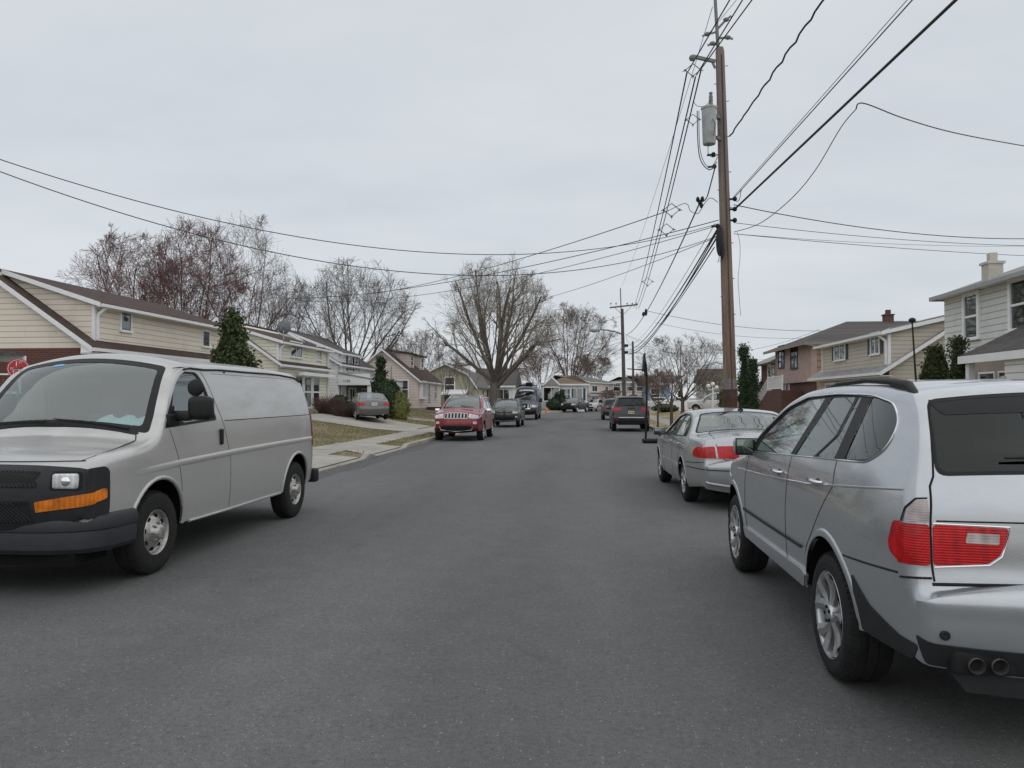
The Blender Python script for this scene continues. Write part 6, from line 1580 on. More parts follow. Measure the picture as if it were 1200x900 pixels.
        chimney(None, x, Yf-2.6, z-1.5, onY(1163, 310, Yf-2.6)[1], .46, plain('pale_chimney', (.50,.47,.42), .9, 0, .15, 5))
    # R2: tan cape with shed dormer, navy shutters
    zt = onX(1041, 386, XR)[1]; Yc = onX(1041, 400, XR)[0]
    xt, zt2 = XR-.45, onX(1045, 434, XR-.45)[1]
    h, WF, WG, X, ad, d = cape('tan sided cape house with navy shutters and grey roof, right side', 1, XR-.45, Yc-.35, Yc+10.2, .6, zt2, .66, 4.2, zt, Yc, Yc+9.4, tan, tan, roofl, ov=.45)
    with Adopt(h):
        Y, z = onX(1026, 403, XR); window(h, WF, Y, z-.42, .95, .85, .10, 'v', shutter=True)
        Y, z = onX(984.5, 412, XR); window(h, WF, Y, z-.40, 1.6, .80, .10, 'v', shutter=True)
        for k in range(4): window(h, WF, Yc+1.6+k*2.1, 1.3, 1.5, 1.1, .10, 'v')
        window(h, WG, XR+1.7, 1.35, 1.7, 1.0, .12, '', depth=.07)
    # black floodlight pole standing by that house
    p = atD(1073, 440, 20); q = atD(1069, 378, 20); t = empty('lamp_post', (p.x+.1, p.y, .5), 0, 'thin black pole with small round top in front of the tan house', 'pole')
    with Adopt(t):
        M = MB(); M.tube([(p.x+.1, p.y, .5), tuple(p), tuple(q)], [.03,.028,.02], 8); M.build('pole', GL['black'])
        M = MB(); M.ball((q.x, q.y, q.z+.06), (.09,.09,.07), 12, 8); M.build('lamp_head', GL['black'], smooth=60)
    # R3: pink stucco over brick, hip roof
    X3 = 14.0; Yn = onX(951, 404, X3)[0]; Yf = onX(909, 411, X3)[0]; z1 = onX(951, 403, X3)[1]+.1; zo = onX(951, 447, X3)[1]
    h = empty('house', (18, (Yn+Yf)/2, .6), 0, 'pink stucco and brick house with dark hip roof and brown side wall', 'house')
    with Adopt(h):
        M = MB(); M.box(X3+.02, X3+.30, Yn+.02, Yf, zo, z1); M.box(X3+.0, X3+.31, Yn-.02, Yn+.02, zo, z1); M.build('upper_wall', stucco)
        M = MB(); M.box(X3+.31, X3+10, Yn, Yf, .2, z1); M.build('side_wall', browns)
        M = MB(); M.box(X3+.20, X3+.305, Yn+.1, Yf-.1, .2, zo-.01); M.build('brick_wall', brickd)
        M = MB(); M.box(X3-.03, X3+.06, Yn-.05, Yn+.12, zo, z1); M.build('corner_board', stucco)
        M = MB(); M.box(X3-.03, X3+.05, Yf-.14, Yf+.02, zo, z1); M.build('corner_board', stucco)
        M = MB(); e = .7
        M.add([(X3-e,Yn-e,z1-.02),(X3-e,Yf+e,z1-.02),(X3+10.5,Yf+e,z1-.02),(X3+10.5,Yn-e,z1-.02),(X3+3.6,(Yn+Yf)/2,z1+1.72),(X3+8.2,(Yn+Yf)/2,z1+1.72)], [(0,1,4),(1,2,5,4),(2,3,5),(3,0,4,5),(3,2,1,0)]); M.build('roof', roofd)
        M = MB(); M.box(X3-e-.05, X3-e-.003, Yn-e, Yf+e, z1-.2, z1-.01); M.box(X3-e, X3+10.5, Yn-e-.05, Yn-e-.003, z1-.2, z1-.01); M.build('fascia', plain('taupe_fascia', (.22,.19,.17), .6))
        W = Wall((X3+.02, 0, 0), (0,1,0), (-1,0,0))
        for px in (915.5, 930.5):
            Y, z = onX(px, 418, X3); window(h, W, Y, z-.75, 1.6, 1.5, .07, 'hv', col='shutter')
        W4 = Wall((X3+.2, 0, 0), (0,1,0), (-1,0,0)); Y, z = onX(923, 461, X3+.2); window(h, W4, Y, z-.85, .95, 1.75, .12, 'h')
        downspout(None, [(X3-.35, Yn-.5, z1-.15), (X3+1.0, Yn-.06, z1-.5), (X3+1.0, Yn-.06, .8)], .13)
        chimney(None, X3+6.3, (Yn+Yf)/2, z1+1.3, z1+2.1, .55, brickd)
    # entrance wing with stair and white railing
    xw = X3+.3; Ya = Yf+.05; 
    h2 = empty('entrance_wing', (16, Yf+3, .6), 0, 'low entrance wing with grey roof and white storm door beside the pink house', 'house wing')
    with Adopt(h2):
        zz = onX(905, 425, X3)[1]
        M = MB(); M.box(X3+.4, X3+8, Ya, Ya+6.5, .2, zz); M.build('wall', brickd)
        M = MB(); M.add([(X3-.5,Ya+.02,zz-.02),(X3-.5,Ya+7.2,zz-.02),(X3+8,Ya+7.2,zz-.02),(X3+8,Ya+.02,zz-.02),(X3+3.6,Ya+.02,zz+1.9),(X3+3.6,Ya+4.0,zz+1.9)], [(0,1,5,4),(1,2,5),(2,3,4,5),(3,0,4),(3,2,1,0)]); M.build('roof', roofl)
        W5 = Wall((X3+.4, 0, 0), (0,1,0), (-1,0,0)); Y, z = onX(902, 440, X3+.4); door(h2, W5, Y, 2.25, 1.0, 2.1); window(h2, W5, Y-1.25, 2.6, .6, 1.6, .07, 'h')
    st = empty('front_stairs', (X3-1.2, 55, .5), 0, 'brick front stairs with white railing leading to the storm door', 'stairs')
    with Adopt(st):
        ya, yb = 51.6, 55.6
        M = MB(); M.box(X3-1.3, X3-.02, ya, yb, .2, 2.22); M.build('landing', brickd)
        n = 9; sr = 4.7/n
        for k in range(n):
            M = MB(); z = 2.22-(k+1)*.19; M.box(X3-1.3, X3-.02, yb+k*sr, yb+(k+1)*sr, .2, z); M.build('step', brickd)
        M = MB(); xr = X3-1.22
        R = [(xr, ya+.05, 2.22), (xr, yb-.05, 2.22), (xr, yb+n*sr, .52)]
        for dz in (.12, .92): M.tube([(a, b, c+dz) for a, b, c in R], .035, 6)
        for y in frange(ya+.05, yb-.05, .16): M.box(xr-.018, xr+.018, y-.018, y+.018, 2.34, 3.12)
        for k in range(17):
            t = k/16; y = yb+n*sr*t; z = 2.22-1.70*t; M.box(xr-.018, xr+.018, y-.018, y+.018, z+.12, z+.92)
        for y, z in ((ya+.05, 2.22), (yb, 2.22), (yb+n*sr, .52)): M.box(xr-.05, xr+.05, y-.05, y+.05, z, z+1.02)
        M.build('railing', GL['white'])
def text_mesh(name, body, size, m, ext=.004, align='CENTER'):
    cu = bpy.data.curves.new(name, 'FONT'); cu.body = body; cu.size = size; cu.extrude = ext; cu.align_x = align; cu.resolution_u = 3
    o = bpy.data.objects.new(name+'_src', cu); COL.objects.link(o)
    dg = bpy.context.evaluated_depsgraph_get(); me = bpy.data.meshes.new_from_object(o.evaluated_get(dg)); me.name = name
    bpy.data.objects.remove(o); bpy.data.curves.remove(cu)
    me.materials.clear(); me.materials.append(m)
    q = bpy.data.objects.new(name, me); COL.objects.link(q); return q
# ================================================================== TREES AND SHRUBS
def bare_tree(label, x, y, z0, H, S, seed, bark, twig, group=None, r0=.28, split=.18, limbs=7, levels=4, kids=(6,5,4,4), spread=.75, up=.35, tw=.008, name='bare_tree', cat='tree', low=None):
    """limbs fan out of a low fork and stop at a rounded crown envelope"""
    rnd = random.Random(seed); segs = []
    th = H*split; zlo = th*.75 if low is None else H*low; zc = zlo+(H-zlo)*.52; Rz = (H-zlo)*.5; Rx = S/2
    wob = [rnd.uniform(0, 6.3) for _ in range(6)]
    def inside(p, lim=1.05):
        a = atan2(p.y, p.x); k = 1+.10*sin(3*a+wob[0])+.07*sin(5*a+wob[1]+p.z)+.08*sin(p.z*.9+wob[2])
        zz = (p.z-zc)/Rz
        return (hypot(p.x, p.y)/(Rx*k))**2+(zz*abs(zz)**.2)**2 < lim or p.z < zlo+.3
    def branch(p, d, L, r, lev):
        n = 8 if lev == 0 else 6 if lev == 1 else 4 if lev == 2 else 3
        pts = [p]; q = p.copy(); dd = d.copy(); rs = [r]
        lim = rnd.uniform(.62, 1.22)**1.0 if lev else rnd.uniform(.85, 1.2)
        jit = (.07, .09, .10, .10, .10)[lev]; lift = (.05, .05, .035, .02, 0)[lev]*up/.35
        for i in range(n):
            dd = (dd+Vector((rnd.gauss(0, jit), rnd.gauss(0, jit), rnd.gauss(0, jit*.8)+lift))).normalized()
            q = q+dd*(L/n)
            if i and not inside(q, lim): break
            pts.append(q.copy()); rs.append(max(tw, r*(1-.8*((i+1)/n)**.8)))
        segs.append((pts, rs, lev)); m = len(pts)-1
        if lev >= levels or m < 1: return
        k = kids[min(lev, len(kids)-1)]
        for j in range(k):
            t = .18+.82*(j+rnd.random())/k; f = t*m; i = min(int(f), m-1); b = pts[i].lerp(pts[i+1], f-i)
            base = (pts[i+1]-pts[i]).normalized(); side = base.cross(Vector((rnd.gauss(0, 1), rnd.gauss(0, 1), rnd.gauss(0, .6))))
            if side.length < .1: continue
            ang = rnd.uniform(.42, .85); nd = (base*cos(ang)+side.normalized()*sin(ang)).normalized()
            branch(b, nd, L*(rnd.uniform(.40, .62) if lev < 2 else rnd.uniform(.5, .8))*(1.15-.45*t), max(tw, rs[min(i, len(rs)-1)]*.55), lev+1)
    trunk = [Vector((0, 0, -.3)), Vector((0, 0, .15)), Vector((rnd.gauss(0, .02)*H*.1, rnd.gauss(0, .02)*H*.1, th*.6)), Vector((rnd.gauss(0, .02)*H*.2, 0, th))]
    segs.append((trunk, [r0*1.3, r0*1.05, r0*.92, r0*.8], -1))
    for i in range(limbs):
        a = 2*pi*i/limbs*1.0+rnd.uniform(-.3, .3); tilt = spread*(.25+.75*((i*.618+.3) % 1))
        d = Vector((cos(a)*sin(tilt), sin(a)*sin(tilt), cos(tilt)))
        b = trunk[2].lerp(trunk[3], rnd.uniform(.3, 1)); branch(b, d, (H-th)*1.08, r0*rnd.uniform(.28, .44), 0)
    A = MB(); B = MB()
    for pts, rs, lev in segs:
        if len(pts) < 2: continue
        (A if lev <= 0 else B).tube(pts, rs, 8 if lev < 0 else 6 if lev == 0 else 4 if lev <= 1 else 3, cap=False)
    t = empty(name, (x, y, z0), rnd.uniform(0, 6), label, cat, group)
    A.build('trunk', bark, t, 180, fix=False); B.build('crown', twig, t, 180, fix=False)
    return t
def foliage(M, shape, H, n, leaf, rnd, clump=40, squash=1.0, flat=.0):
    cl = []
    for _ in range(clump):
        t = rnd.random()**.8; a = rnd.uniform(0, 2*pi); r = shape(t)*rnd.uniform(.45, .98)
        cl.append((r*cos(a), r*sin(a)*squash, t*H))
    for i in range(n):
        if rnd.random() < .55:
            c = rnd.choice(cl); s_ = H*.035; p = Vector((c[0]+rnd.gauss(0, s_), c[1]+rnd.gauss(0, s_), c[2]+rnd.gauss(0, s_)))
        else:
            t = rnd.random(); a = rnd.uniform(0, 2*pi); r = shape(t)*(rnd.uniform(.6, 1.0)); p = Vector((r*cos(a), r*sin(a)*squash, t*H))
        if p.z < .02: p.z = .02+rnd.random()*.1
        u = Vector((rnd.gauss(0,1), rnd.gauss(0,1), rnd.gauss(0,1)+flat)).normalized(); v = u.cross(Vector((rnd.gauss(0,1), rnd.gauss(0,1), rnd.gauss(0,1)))).normalized()
        L = leaf*rnd.uniform(.6, 1.4); w = L*.38
        M.add([p-u*L*.5, p+v*w, p+u*L*.5, p-v*w], [(0, 1, 2, 3)])
def shrub(label, x, y, z0, H, R, shape, mat, n=4000, leaf=.09, name='evergreen_shrub', cat='shrub', group=None, seed=1, squash=1.0, stem=None):
    rnd = random.Random(seed); t = empty(name, (x, y, z0), 0, label, cat, group)
    M = MB(); sh = lambda t_: R*shape(t_)
    prof = [(H*k/10*.96+.05, max(.01, sh(k/10)*.80)) for k in range(11)]
    M.lathe(prof, 14, 'z'); 
    foliage(M, sh, H, n, leaf, rnd, squash=squash)
    M.build('foliage', mat, t, fix=False)
    S = MB(); S.tube([(0, 0, -.2), (0, 0, H*.55)], [.06*max(1, H/3), .03], 6); S.build('stem', stem or MATS['bark_grey'], t)
    return t
def cone(t): return max(.02, (1-t)**.85)*(.55+.45*min(1, t*9))
def egg(t): return max(.03, math.sqrt(max(0, 1-(2*t-.85)**2/1.33)))
def colm(t): return max(.03, (min(1, t*5+.6))*(1-t**3.2)**.8*.98)
def spire(t): return max(.02, min(1, t*8+.5)*(1-t)**.62*(1.0 if t > .35 else .9+.3*t))
def ballf(t): return max(.03, math.sqrt(max(0, 1-(2*t-1)**2)))
def twig_bush(label, x, y, z0, H, R, mat, n=700, name='bare_bush', seed=3, group=None):
    rnd = random.Random(seed); t = empty(name, (x, y, z0), 0, label, 'bush', group); M = MB()
    for i in range(n):
        a = rnd.uniform(0, 6.3); r = R*rnd.random()**.5; p = Vector((r*cos(a)*.6, r*sin(a)*.6, 0)); d = Vector((cos(a)*.5, sin(a)*.5, 1)).normalized(); L = H*rnd.uniform(.5, 1.05); P = [p]
        for k in range(3):
            d = (d+Vector((rnd.gauss(0,.28), rnd.gauss(0,.28), rnd.gauss(0,.1)))).normalized(); p = p+d*L/3; P.append(p)
        M.tube(P, [.010, .008, .006, .004], 3, cap=False)
    M.build('branches', mat, t, 180, fix=False); return t

def vegetation():
    bg = mat_bark('bark_grey', (.13,.115,.10)); bb = mat_bark('bark_brown', (.10,.078,.065)); bl = mat_bark('bark_light', (.19,.175,.16))
    tg = mat_bark('twig_grey', (.20,.18,.165)); tr = mat_bark('twig_red', (.19,.115,.11)); tb = mat_bark('twig_brown', (.19,.15,.13)); ty = mat_bark('twig_tan', (.25,.22,.18))
    G = 'bare trees behind the left houses'
    def T(px, top, D, w, label, seed, bark, twig, **k):
        p = atD(px, 470, D); z0 = .6; H = atD(px, top, D).z-z0
        return bare_tree(label, p.x, p.y, z0, H, w*D/900, seed, bark, twig, **k)
    T(170, 272, 60, 150, 'bare reddish budded tree, leftmost behind the beige house', 21, bg, tr, group=G, kids=(6,6,5,4), r0=.26, spread=1.05, tw=.010, limbs=8)
    T(226, 261, 58, 130, 'bare dark red budded tree, middle of the three behind the beige house', 22, bb, tr, group=G, kids=(6,6,5,4), r0=.26, spread=.85, tw=.010, limbs=8)
    T(284, 256, 62, 112, 'tall bare grey-brown tree, rightmost of the three behind the beige house', 23, bg, tb, group=G, r0=.22, spread=.7, tw=.009, limbs=7)
    T(332, 302, 64, 72, 'slender bare tree rising behind the satellite dish', 24, bl, tg, group=G, kids=(5,5,4,4), r0=.15, spread=.75, tw=.007, limbs=6)
    T(413, 308, 66, 140, 'broad bare fan-shaped tree behind the white house', 25, bg, tg, group=G, r0=.34, spread=1.15, tw=.009, limbs=12, kids=(6,5,4,3), split=.2)
    T(580, 306, 62, 138, 'huge bare many-limbed tree with thick trunk behind the grey compact SUV', 26, bg, ty, r0=.46, spread=.88, tw=.0065, limbs=13, split=.20, kids=(6,5,4,4))
    T(490, 386, 88, 74, 'small pale bare tree behind the blush pink house', 27, bl, tg, kids=(5,5,4,4), r0=.17, tw=.010, spread=.95)
    T(548, 405, 78, 46, 'thin bare tree in front of the green gambrel house', 28, bg, tg, kids=(4,4,4,3), r0=.09, tw=.007, spread=.7, limbs=5)
    T(522, 398, 66, 34, 'slim bare sapling at the corner of the blush pink house', 29, bb, tg, kids=(4,4,3,3), r0=.07, tw=.006, spread=.5, limbs=5)
    T(634, 414, 122, 100, 'low bushy reddish-brown bare tree behind the dark blue van', 30, bb, tr, r0=.24, tw=.014, spread=1.1)
    T(668, 360, 126, 104, 'tall bare brown tree behind the white ranch house', 31, bb, tb, r0=.34, tw=.014, spread=.85, limbs=9)
    T(694, 416, 134, 60, 'bare grey tree crown behind the peach house', 32, bg, tb, kids=(6,5,5,4), r0=.24, tw=.015, spread=.9)
    T(800, 392, 54, 104, 'spreading bare cherry tree on the dry lawn left of the main utility pole', 33, bb, tb, kids=(6,5,4,3), r0=.14, tw=.006, spread=1.3, split=.2, up=.2, limbs=9)
    T(772, 434, 74, 66, 'bare brown tree behind the basketball hoop', 34, bb, tb, kids=(5,5,5,4), r0=.12, tw=.009, spread=1.2)
    T(832, 438, 72, 54, 'small bare tree beside the globe lamp post', 35, bb, ty, kids=(5,5,4,4), r0=.10, tw=.009, spread=1.1)
    T(716, 457, 104, 40, 'small bare shrubby tree before the tan two storey house', 36, bb, tr, kids=(5,5,4,3), r0=.08, tw=.010, spread=1.1)
    for px, pyb, D, h, w, lab, sd in ((771, 505, 37.5, 2.6, 1.5, 'thin staked sapling on the dry lawn, nearer the basketball hoop', 41), (787, 500, 40, 3.4, 2.2, 'thicker brown sapling on the dry lawn, right of the thin sapling', 42)):
        p = atD(px, pyb, D); bare_tree(lab, p.x, p.y, terr(p.x, p.y), h, w, sd, bb, tb, 'saplings on the dry lawn', r0=.05 if sd == 41 else .09, kids=(3,4,3), levels=3, limbs=5, split=.45, tw=.007, name='sapling')
    # evergreens
    dk = mat_leaf('evergreen_dark', [(.014,.028,.014),(.036,.062,.028),(.065,.092,.042)]); md = mat_leaf('evergreen_mid', [(.020,.036,.014),(.045,.070,.026),(.075,.095,.040),(.12,.12,.06)])
    arb = mat_leaf('arborvitae', [(.018,.030,.012),(.040,.055,.018),(.075,.085,.030)]); yel = mat_leaf('yellow_green', [(.07,.085,.02),(.15,.16,.045),(.20,.19,.07)]); ol = mat_leaf('olive_bronze', [(.05,.055,.02),(.09,.085,.035),(.12,.10,.05)])
    brn = mat_bark('hedge_twigs', (.12,.082,.065))
    def S(px, top, D, wpx, label, shape, mat, seed, **k):
        p = atD(px, 480, D); z0 = terr(p.x, p.y); H = atD(px, top, D).z-z0
        return shrub(label, p.x, p.y, z0, H, wpx/2*D/900, shape, mat, seed=seed, **k)
    S(272, 366, 31.5, 88, 'large dark holly tree in front of the beige cape house', cone, md, 1, n=16000, leaf=.13, name='holly_tree', cat='tree')
    S(446, 421, 47, 30, 'tall dark conical evergreen right of the white porch', cone, dk, 2, n=6000, leaf=.14)
    S(456, 446, 46, 32, 'rounded dark evergreen in front of the conical one beside the grey sedan', egg, dk, 3, n=6000, leaf=.12)
    S(470, 460, 45.5, 22, 'yellow-green rounded shrub at the right foot of the dark evergreen', egg, yel, 4, n=2500, leaf=.10)
    S(398, 464, 47, 26, 'dark green rounded shrub left of the grey sedan', ballf, dk, 5, n=3500, leaf=.11)
    p = atD(386, 490, 43); twig_bush('brown leafless hedge in front of the cream house', p.x, p.y, terr(p.x, p.y), 1.15, .85, brn, 900, 'bare_hedge', 6)
    p = atD(403, 490, 42); twig_bush('lower brown leafless hedge beside the rear of the grey sedan', p.x, p.y, terr(p.x, p.y), .85, .7, brn, 600, 'bare_hedge', 7)
    p = atD(6, 470, 12.5); twig_bush('tangled brown and straw bush at the left edge below the red round sign', p.x, p.y, .4, atD(6, 440, 12.5).z-.4, .55, mat_bark('straw_twigs', (.22,.18,.12)), 900, seed=8)
    S(872, 409, 40, 15, 'tall dark columnar evergreen just right of the main utility pole', spire, dk, 8, n=11000, leaf=.085)
    S(882, 423, 39.5, 14, 'shorter columnar evergreen next to the tall one by the brick stairs', spire, dk, 9, n=11000, leaf=.085)
    S(896, 446, 63, 26, 'round clipped bush behind the white stair railing', ballf, dk, 10, n=2500, leaf=.11)
    S(1097, 411, 24.5, 36, 'broad bushy evergreen left of the grey house porch', egg, arb, 11, n=15000, leaf=.08)
    S(1124, 400, 23.2, 24, 'narrow upright evergreen touching the grey house porch', colm, arb, 12, n=11000, leaf=.075)
    S(849, 455, 34, 14, 'olive shrub hugging the base of the main utility pole', egg, ol, 13, n=1800, leaf=.09)
    S(658, 458, 100.5, 18, 'dark conical evergreen beside the white ranch house', cone, dk, 14, n=2500, leaf=.22)
    S(649, 467, 100, 18, 'low dark bush in front of the white ranch house', ballf, dk, 15, n=1800, leaf=.2)
    S(533, 474, 76, 18, 'small green bush before the green gambrel house', ballf, dk, 16, n=1500, leaf=.15)
    S(780, 474, 78, 34, 'low dark spreading shrub bed on the dry lawn', ballf, dk, 17, n=2500, leaf=.16)
    S(797, 458, 100, 10, 'small dark conical evergreen by the white garage', cone, dk, 18, n=1200, leaf=.22)

# ================================================================== POLES, WIRES, STREET FURNITURE
def wood_pole_mat():
    m, nt, b = nodes('pole_wood'); setb(b, (.16,.10,.07), .9, 0, .2); pos = geopos(nt)
    f = noise(nt, scaled(nt, pos, 14, 14, .35), 2.0, 7, .75); g = noise(nt, scaled(nt, pos, 2, 2, .5), 1.4, 4)
    sep = nt.nodes.new('ShaderNodeSeparateXYZ'); nt.links.new(pos, sep.inputs[0])
    k = math1(nt, 'ADD', math1(nt, 'MULTIPLY', f, .75), math1(nt, 'MULTIPLY', g, .25))
    c = ramp(nt, k, [(.34, (.05,.034,.027)), (.46, (.15,.105,.08)), (.58, (.25,.185,.145)), (.7, (.34,.27,.225))]).outputs[0]
    # bleached grey towards the top, creosote brown below
    mr = N(nt, 'ShaderNodeMapRange', i_1=3.0, i_2=9.5, i_3=0.0, i_4=.55); nt.links.new(sep.outputs[2], mr.inputs[0])
    c = mixc(nt, mr.outputs[0], c, (.21,.195,.19)); nt.links.new(c, b.inputs['Base Color']); bump(nt, b, f, .8, .02)
    MATS['pole_wood'] = m; return m
def wire(label, A, B, sag=.5, r=.012, m=None, n=24, group=None, ext=1.0, name='overhead_wire', twist=0):
    A = atD(*A) if not isinstance(A, Vector) else A; B = atD(*B) if not isinstance(B, Vector) else B
    if ext != 1: B = A+(B-A)*ext
    P = []
    for i in range(n+1):
        t = i/n; p = A.lerp(B, t); p.z -= 4*sag*t*(1-t)
        if twist: p.x += twist*sin(i*2.2); p.z += twist*cos(i*1.9)
        P.append(p)
    M = MB(); M.tube(P, r, 5 if r < .02 else 6)
    return tag(M.build(name, m or GL['wirem'], smooth=180, fix=False), label, 'wire', group or 'overhead wires')
def wpts(label, pts, r=.012, name='overhead_wire', sub=6, group=None, m=None):
    P = [atD(*p) for p in pts]; out = []
    for i in range(len(P)-1):
        p0, p1, p2, p3 = P[max(i-1, 0)], P[i], P[i+1], P[min(i+2, len(P)-1)]
        for k in range(sub):
            t = k/sub; out.append(.5*((2*p1)+(p2-p0)*t+(2*p0-5*p1+4*p2-p3)*t*t+(3*p1-p0-3*p2+p3)*t**3))
    out.append(P[-1]); M = MB(); M.tube(out, r, 5)
    return tag(M.build(name, m or GL['wirem'], smooth=180, fix=False), label, 'wire', group or 'overhead wires')
def spacer(label, p, s_, rz=0):
    t = empty('cable_spacer', p, rz, label, 'cable spacer', 'diamond cable spacers')
    M = MB(); k = [(-.5*s_, 0, 0), (0, 0, -.42*s_), (.5*s_, 0, 0), (0, 0, .42*s_)]
    for a, b in zip(k, k[1:]+k[:1]): M.bar(a, b, .045*s_, .045*s_, (0, 1, 0))
    M.build('frame', GL['grey_fit'], t)
    for q in (k[0], k[1], k[2]):
        C = MB(); C.ball(q, .085*s_, 8, 5); C.bar(q, (q[0]*1.35, 0, q[2]*1.25-.03), .035*s_, .06*s_, (0, 1, 0)); C.build('clamp', GL['grey_fit'], t)
    return t
def poles():
    wood = wood_pole_mat(); GL['wirem'] = plain('wire_black', (.022,.022,.024), .6); GL['grey_fit'] = plain('grey_fitting', (.16,.165,.17), .6)
    D = 21.5; b = atD(857, 500, D); tp = atD(843.5, 56, D); ax = (tp-b).normalized()
    def P(z): return b+ax*((z-b.z)/ax.z)
    root = empty('utility_pole', (P(.2).x, P(.2).y, .15), 0, 'tall weathered wooden utility pole with grey transformer, nearest the camera', 'utility pole', 'utility poles')
    with Adopt(root):
        M = MB(); zs = [-.3, .5, 1.2, 2, 4, 6, 8, 10, tp.z-.12, tp.z]
        rs = [lerp_table([(0,.185),(2.5,.178),(12,.118)], z) for z in zs]; rs[-1] *= .8
        M.tube([P(z) for z in zs], rs, 18); M.build('pole', wood, smooth=60)
        z1 = atD(856, 444, D).z; z2 = atD(856, 456, D).z
        M = MB(); M.tube([P(z2), P(z1)], [.184, .182], 18, cap=False); M.build('metal_band', plain('grey_band', (.17,.15,.145), .8, .0, .3, 10), smooth=60)
        M = MB(); M.tube([P(-.2), P(z2-.01)], [.192, .184], 18); M.build('creosote_wrap', plain('creosote_brown', (.065,.037,.030), .85, 0, .3, 6, .3, .3), smooth=60)
        # ground wire moulding up the front face and climbing bolts
        M = MB(); M.tube([P(z)+Vector((.02, -rz_, 0)) for z, rz_ in ((.5,.19),(4,.172),(8,.148),(11.3,.13))], .018, 6); M.build('ground_moulding', plain('moulding_dark', (.06,.045,.04), .8))
        M = MB()
        for i in range(16):
            z = 3.5+i*.5; s_ = 1 if i % 2 else -1; q = P(z); M.tube([q+Vector((s_*.13, -.05, 0)), q+Vector((s_*.20, -.07, 0))], .012, 5)
        M.build('bolt', GL['grey_fit'])
        q0 = atD(842, 66, D); q1 = atD(837, -20, D); M = MB(); M.tube([q0, q1], [.05, .045], 8); M.build('top_mast', GL['grey_fit'], smooth=60)
        for (ax_, ay, bx, by) in ((838,38,829,40),(839,36,851,23),(841,45,853,44),(840,52,835,51)):
            M = MB(); a = atD(ax_, ay, D); c = atD(bx, by, D-.1); M.bar(a, c, .04, .05); M.ball(c, (.09, .07, .06), 8, 5); M.bar(c, c+Vector((.14*(1 if bx > ax_ else -1), 0, .10 if by < 40 else -.05)), .03, .05); M.build('insulator', GL['grey_fit'])
        M = MB(); M.bar(atD(838, 72, D), atD(811, 66, D-.1), .07, .09); M.bar(atD(838, 80, D), atD(834, 71, D), .05, .05); M.ball(atD(811, 68, D-.1), .09, 8, 5); M.build('bracket_arm', GL['grey_fit'])
        # transformer
        c = atD(831, 147, D-.35); M = MB(); M.lathe([(-.53,.02),(-.53,.165),(-.49,.18),(.44,.205),(.45,.222),(.50,.222),(.52,.18),(.56,.08),(.58,.02)], 24, 'z', tuple(c)); tr = M.build('transformer', plain('transformer_grey', (.33,.35,.36), .5, .1, .15, 5), smooth=35)
        M = MB(); k = (c.x+.05, c.y, c.z+.72); M.lathe([(-.16,.05),(-.1,.06),(-.06,.045),(-.02,.065),(.02,.045),(.06,.06),(.12,.045),(.16,.04),(.18,.06),(.22,.01)], 12, 'z', k); M.build('bushing', GL['grey_fit'], smooth=60)
        M = MB(); M.bar((c.x+.2, c.y+.1, c.z+.3), P(c.z+.3), .08, .08); M.bar((c.x+.2, c.y+.1, c.z-.3), P(c.z-.3), .08, .08); M.build('transformer_bracket', GL['grey_fit'])
        M = MB(); M.tube([Vector((c.x+.06, c.y-.23, c.z+.1)), Vector((c.x+.12, c.y-.25, c.z-.05)), Vector((c.x+.08, c.y-.24, c.z-.38))], .012, 5); M.build('earth_lead', GL['wirem'])
        # splice bundle hanging on the comms attachment
        for (x, y, w, h) in ((843, 283, .12, .42), (846, 292, .07, .3)):
            q = atD(x, y, D-.2); M = MB(); M.ball(tuple(q), (w*.8, w*.8, h), 8, 8); M.build('splice_case', GL['black'], smooth=60)
        for (x, y) in ((861, 233), (861, 245), (861, 258), (836, 181), (837, 195), (841, 265)):
            q = atD(x, y, D-.15); M = MB(); M.ball(tuple(q), .07, 7, 5); M.bar(q, q+Vector((-.15, .12, .02)), .04, .05); M.build('clamp', GL['black'], smooth=60)
    W = wire
    # three covered primaries, right half: over the camera
    W('upper left of the three parallel cables from the pole bracket to the top edge', (806,84,21.3), (855,0,17.8), .0, .017, ext=5)
    W('middle of the three parallel cables from the pole bracket to the top edge', (816,88,21.3), (870,0,17.6), .0, .017, ext=5)
    W('right one of the three parallel cables crossing the top of the main pole', (822,80,21.3), (881,0,17.4), .0, .017, ext=5)
    W('thin messenger wire above the three parallel cables at the main pole top', (830,40,21.3), (863,0,18.5), .0, .007, ext=4)
    # primaries on to the second pole
    P2D = 87
    ends = [(742.5,361), (745,362), (748,362)]
    for (x, y), (ex, ey), lb in zip(((805,85), (815,90), (822,80)), ends, ('left', 'middle', 'right')):
        W(lb+' one of the three bundled cables sagging from the main pole to the second pole', (x, y, 21.3), (ex, ey, P2D), .7, .021, n=40)
    W('thin wire left of the three bundled cables towards the second pole', (835,8,21.5), (727,338,P2D), .7, .009, n=40)
    for i, (x, y, Dd) in enumerate(((812,82,21.2), (812,140,25.4), (787,246,36.5), (781,269,41), (759,330,60))):
        spacer(('diamond cable spacer at the bracket arm of the main pole','diamond cable spacer level with the transformer','diamond cable spacer, upper of the middle pair','diamond cable spacer, lower of the middle pair','diamond cable spacer nearest the second pole')[i], atD(x, y, Dd), .42 if i < 2 else .75, 0)
    # jumpers at the transformer
    wpts('long looping jumper cable hanging left of the transformer', [(817,130,21),(818,170,21),(822,190,21),(832,199,21),(840,190,21.3)], .014, 'jumper_cable')
    wpts('inner looping jumper cable below the transformer', [(819,130,21),(820,172,21),(826,192,21),(834,195,21),(841,184,21.3)], .010, 'jumper_cable')
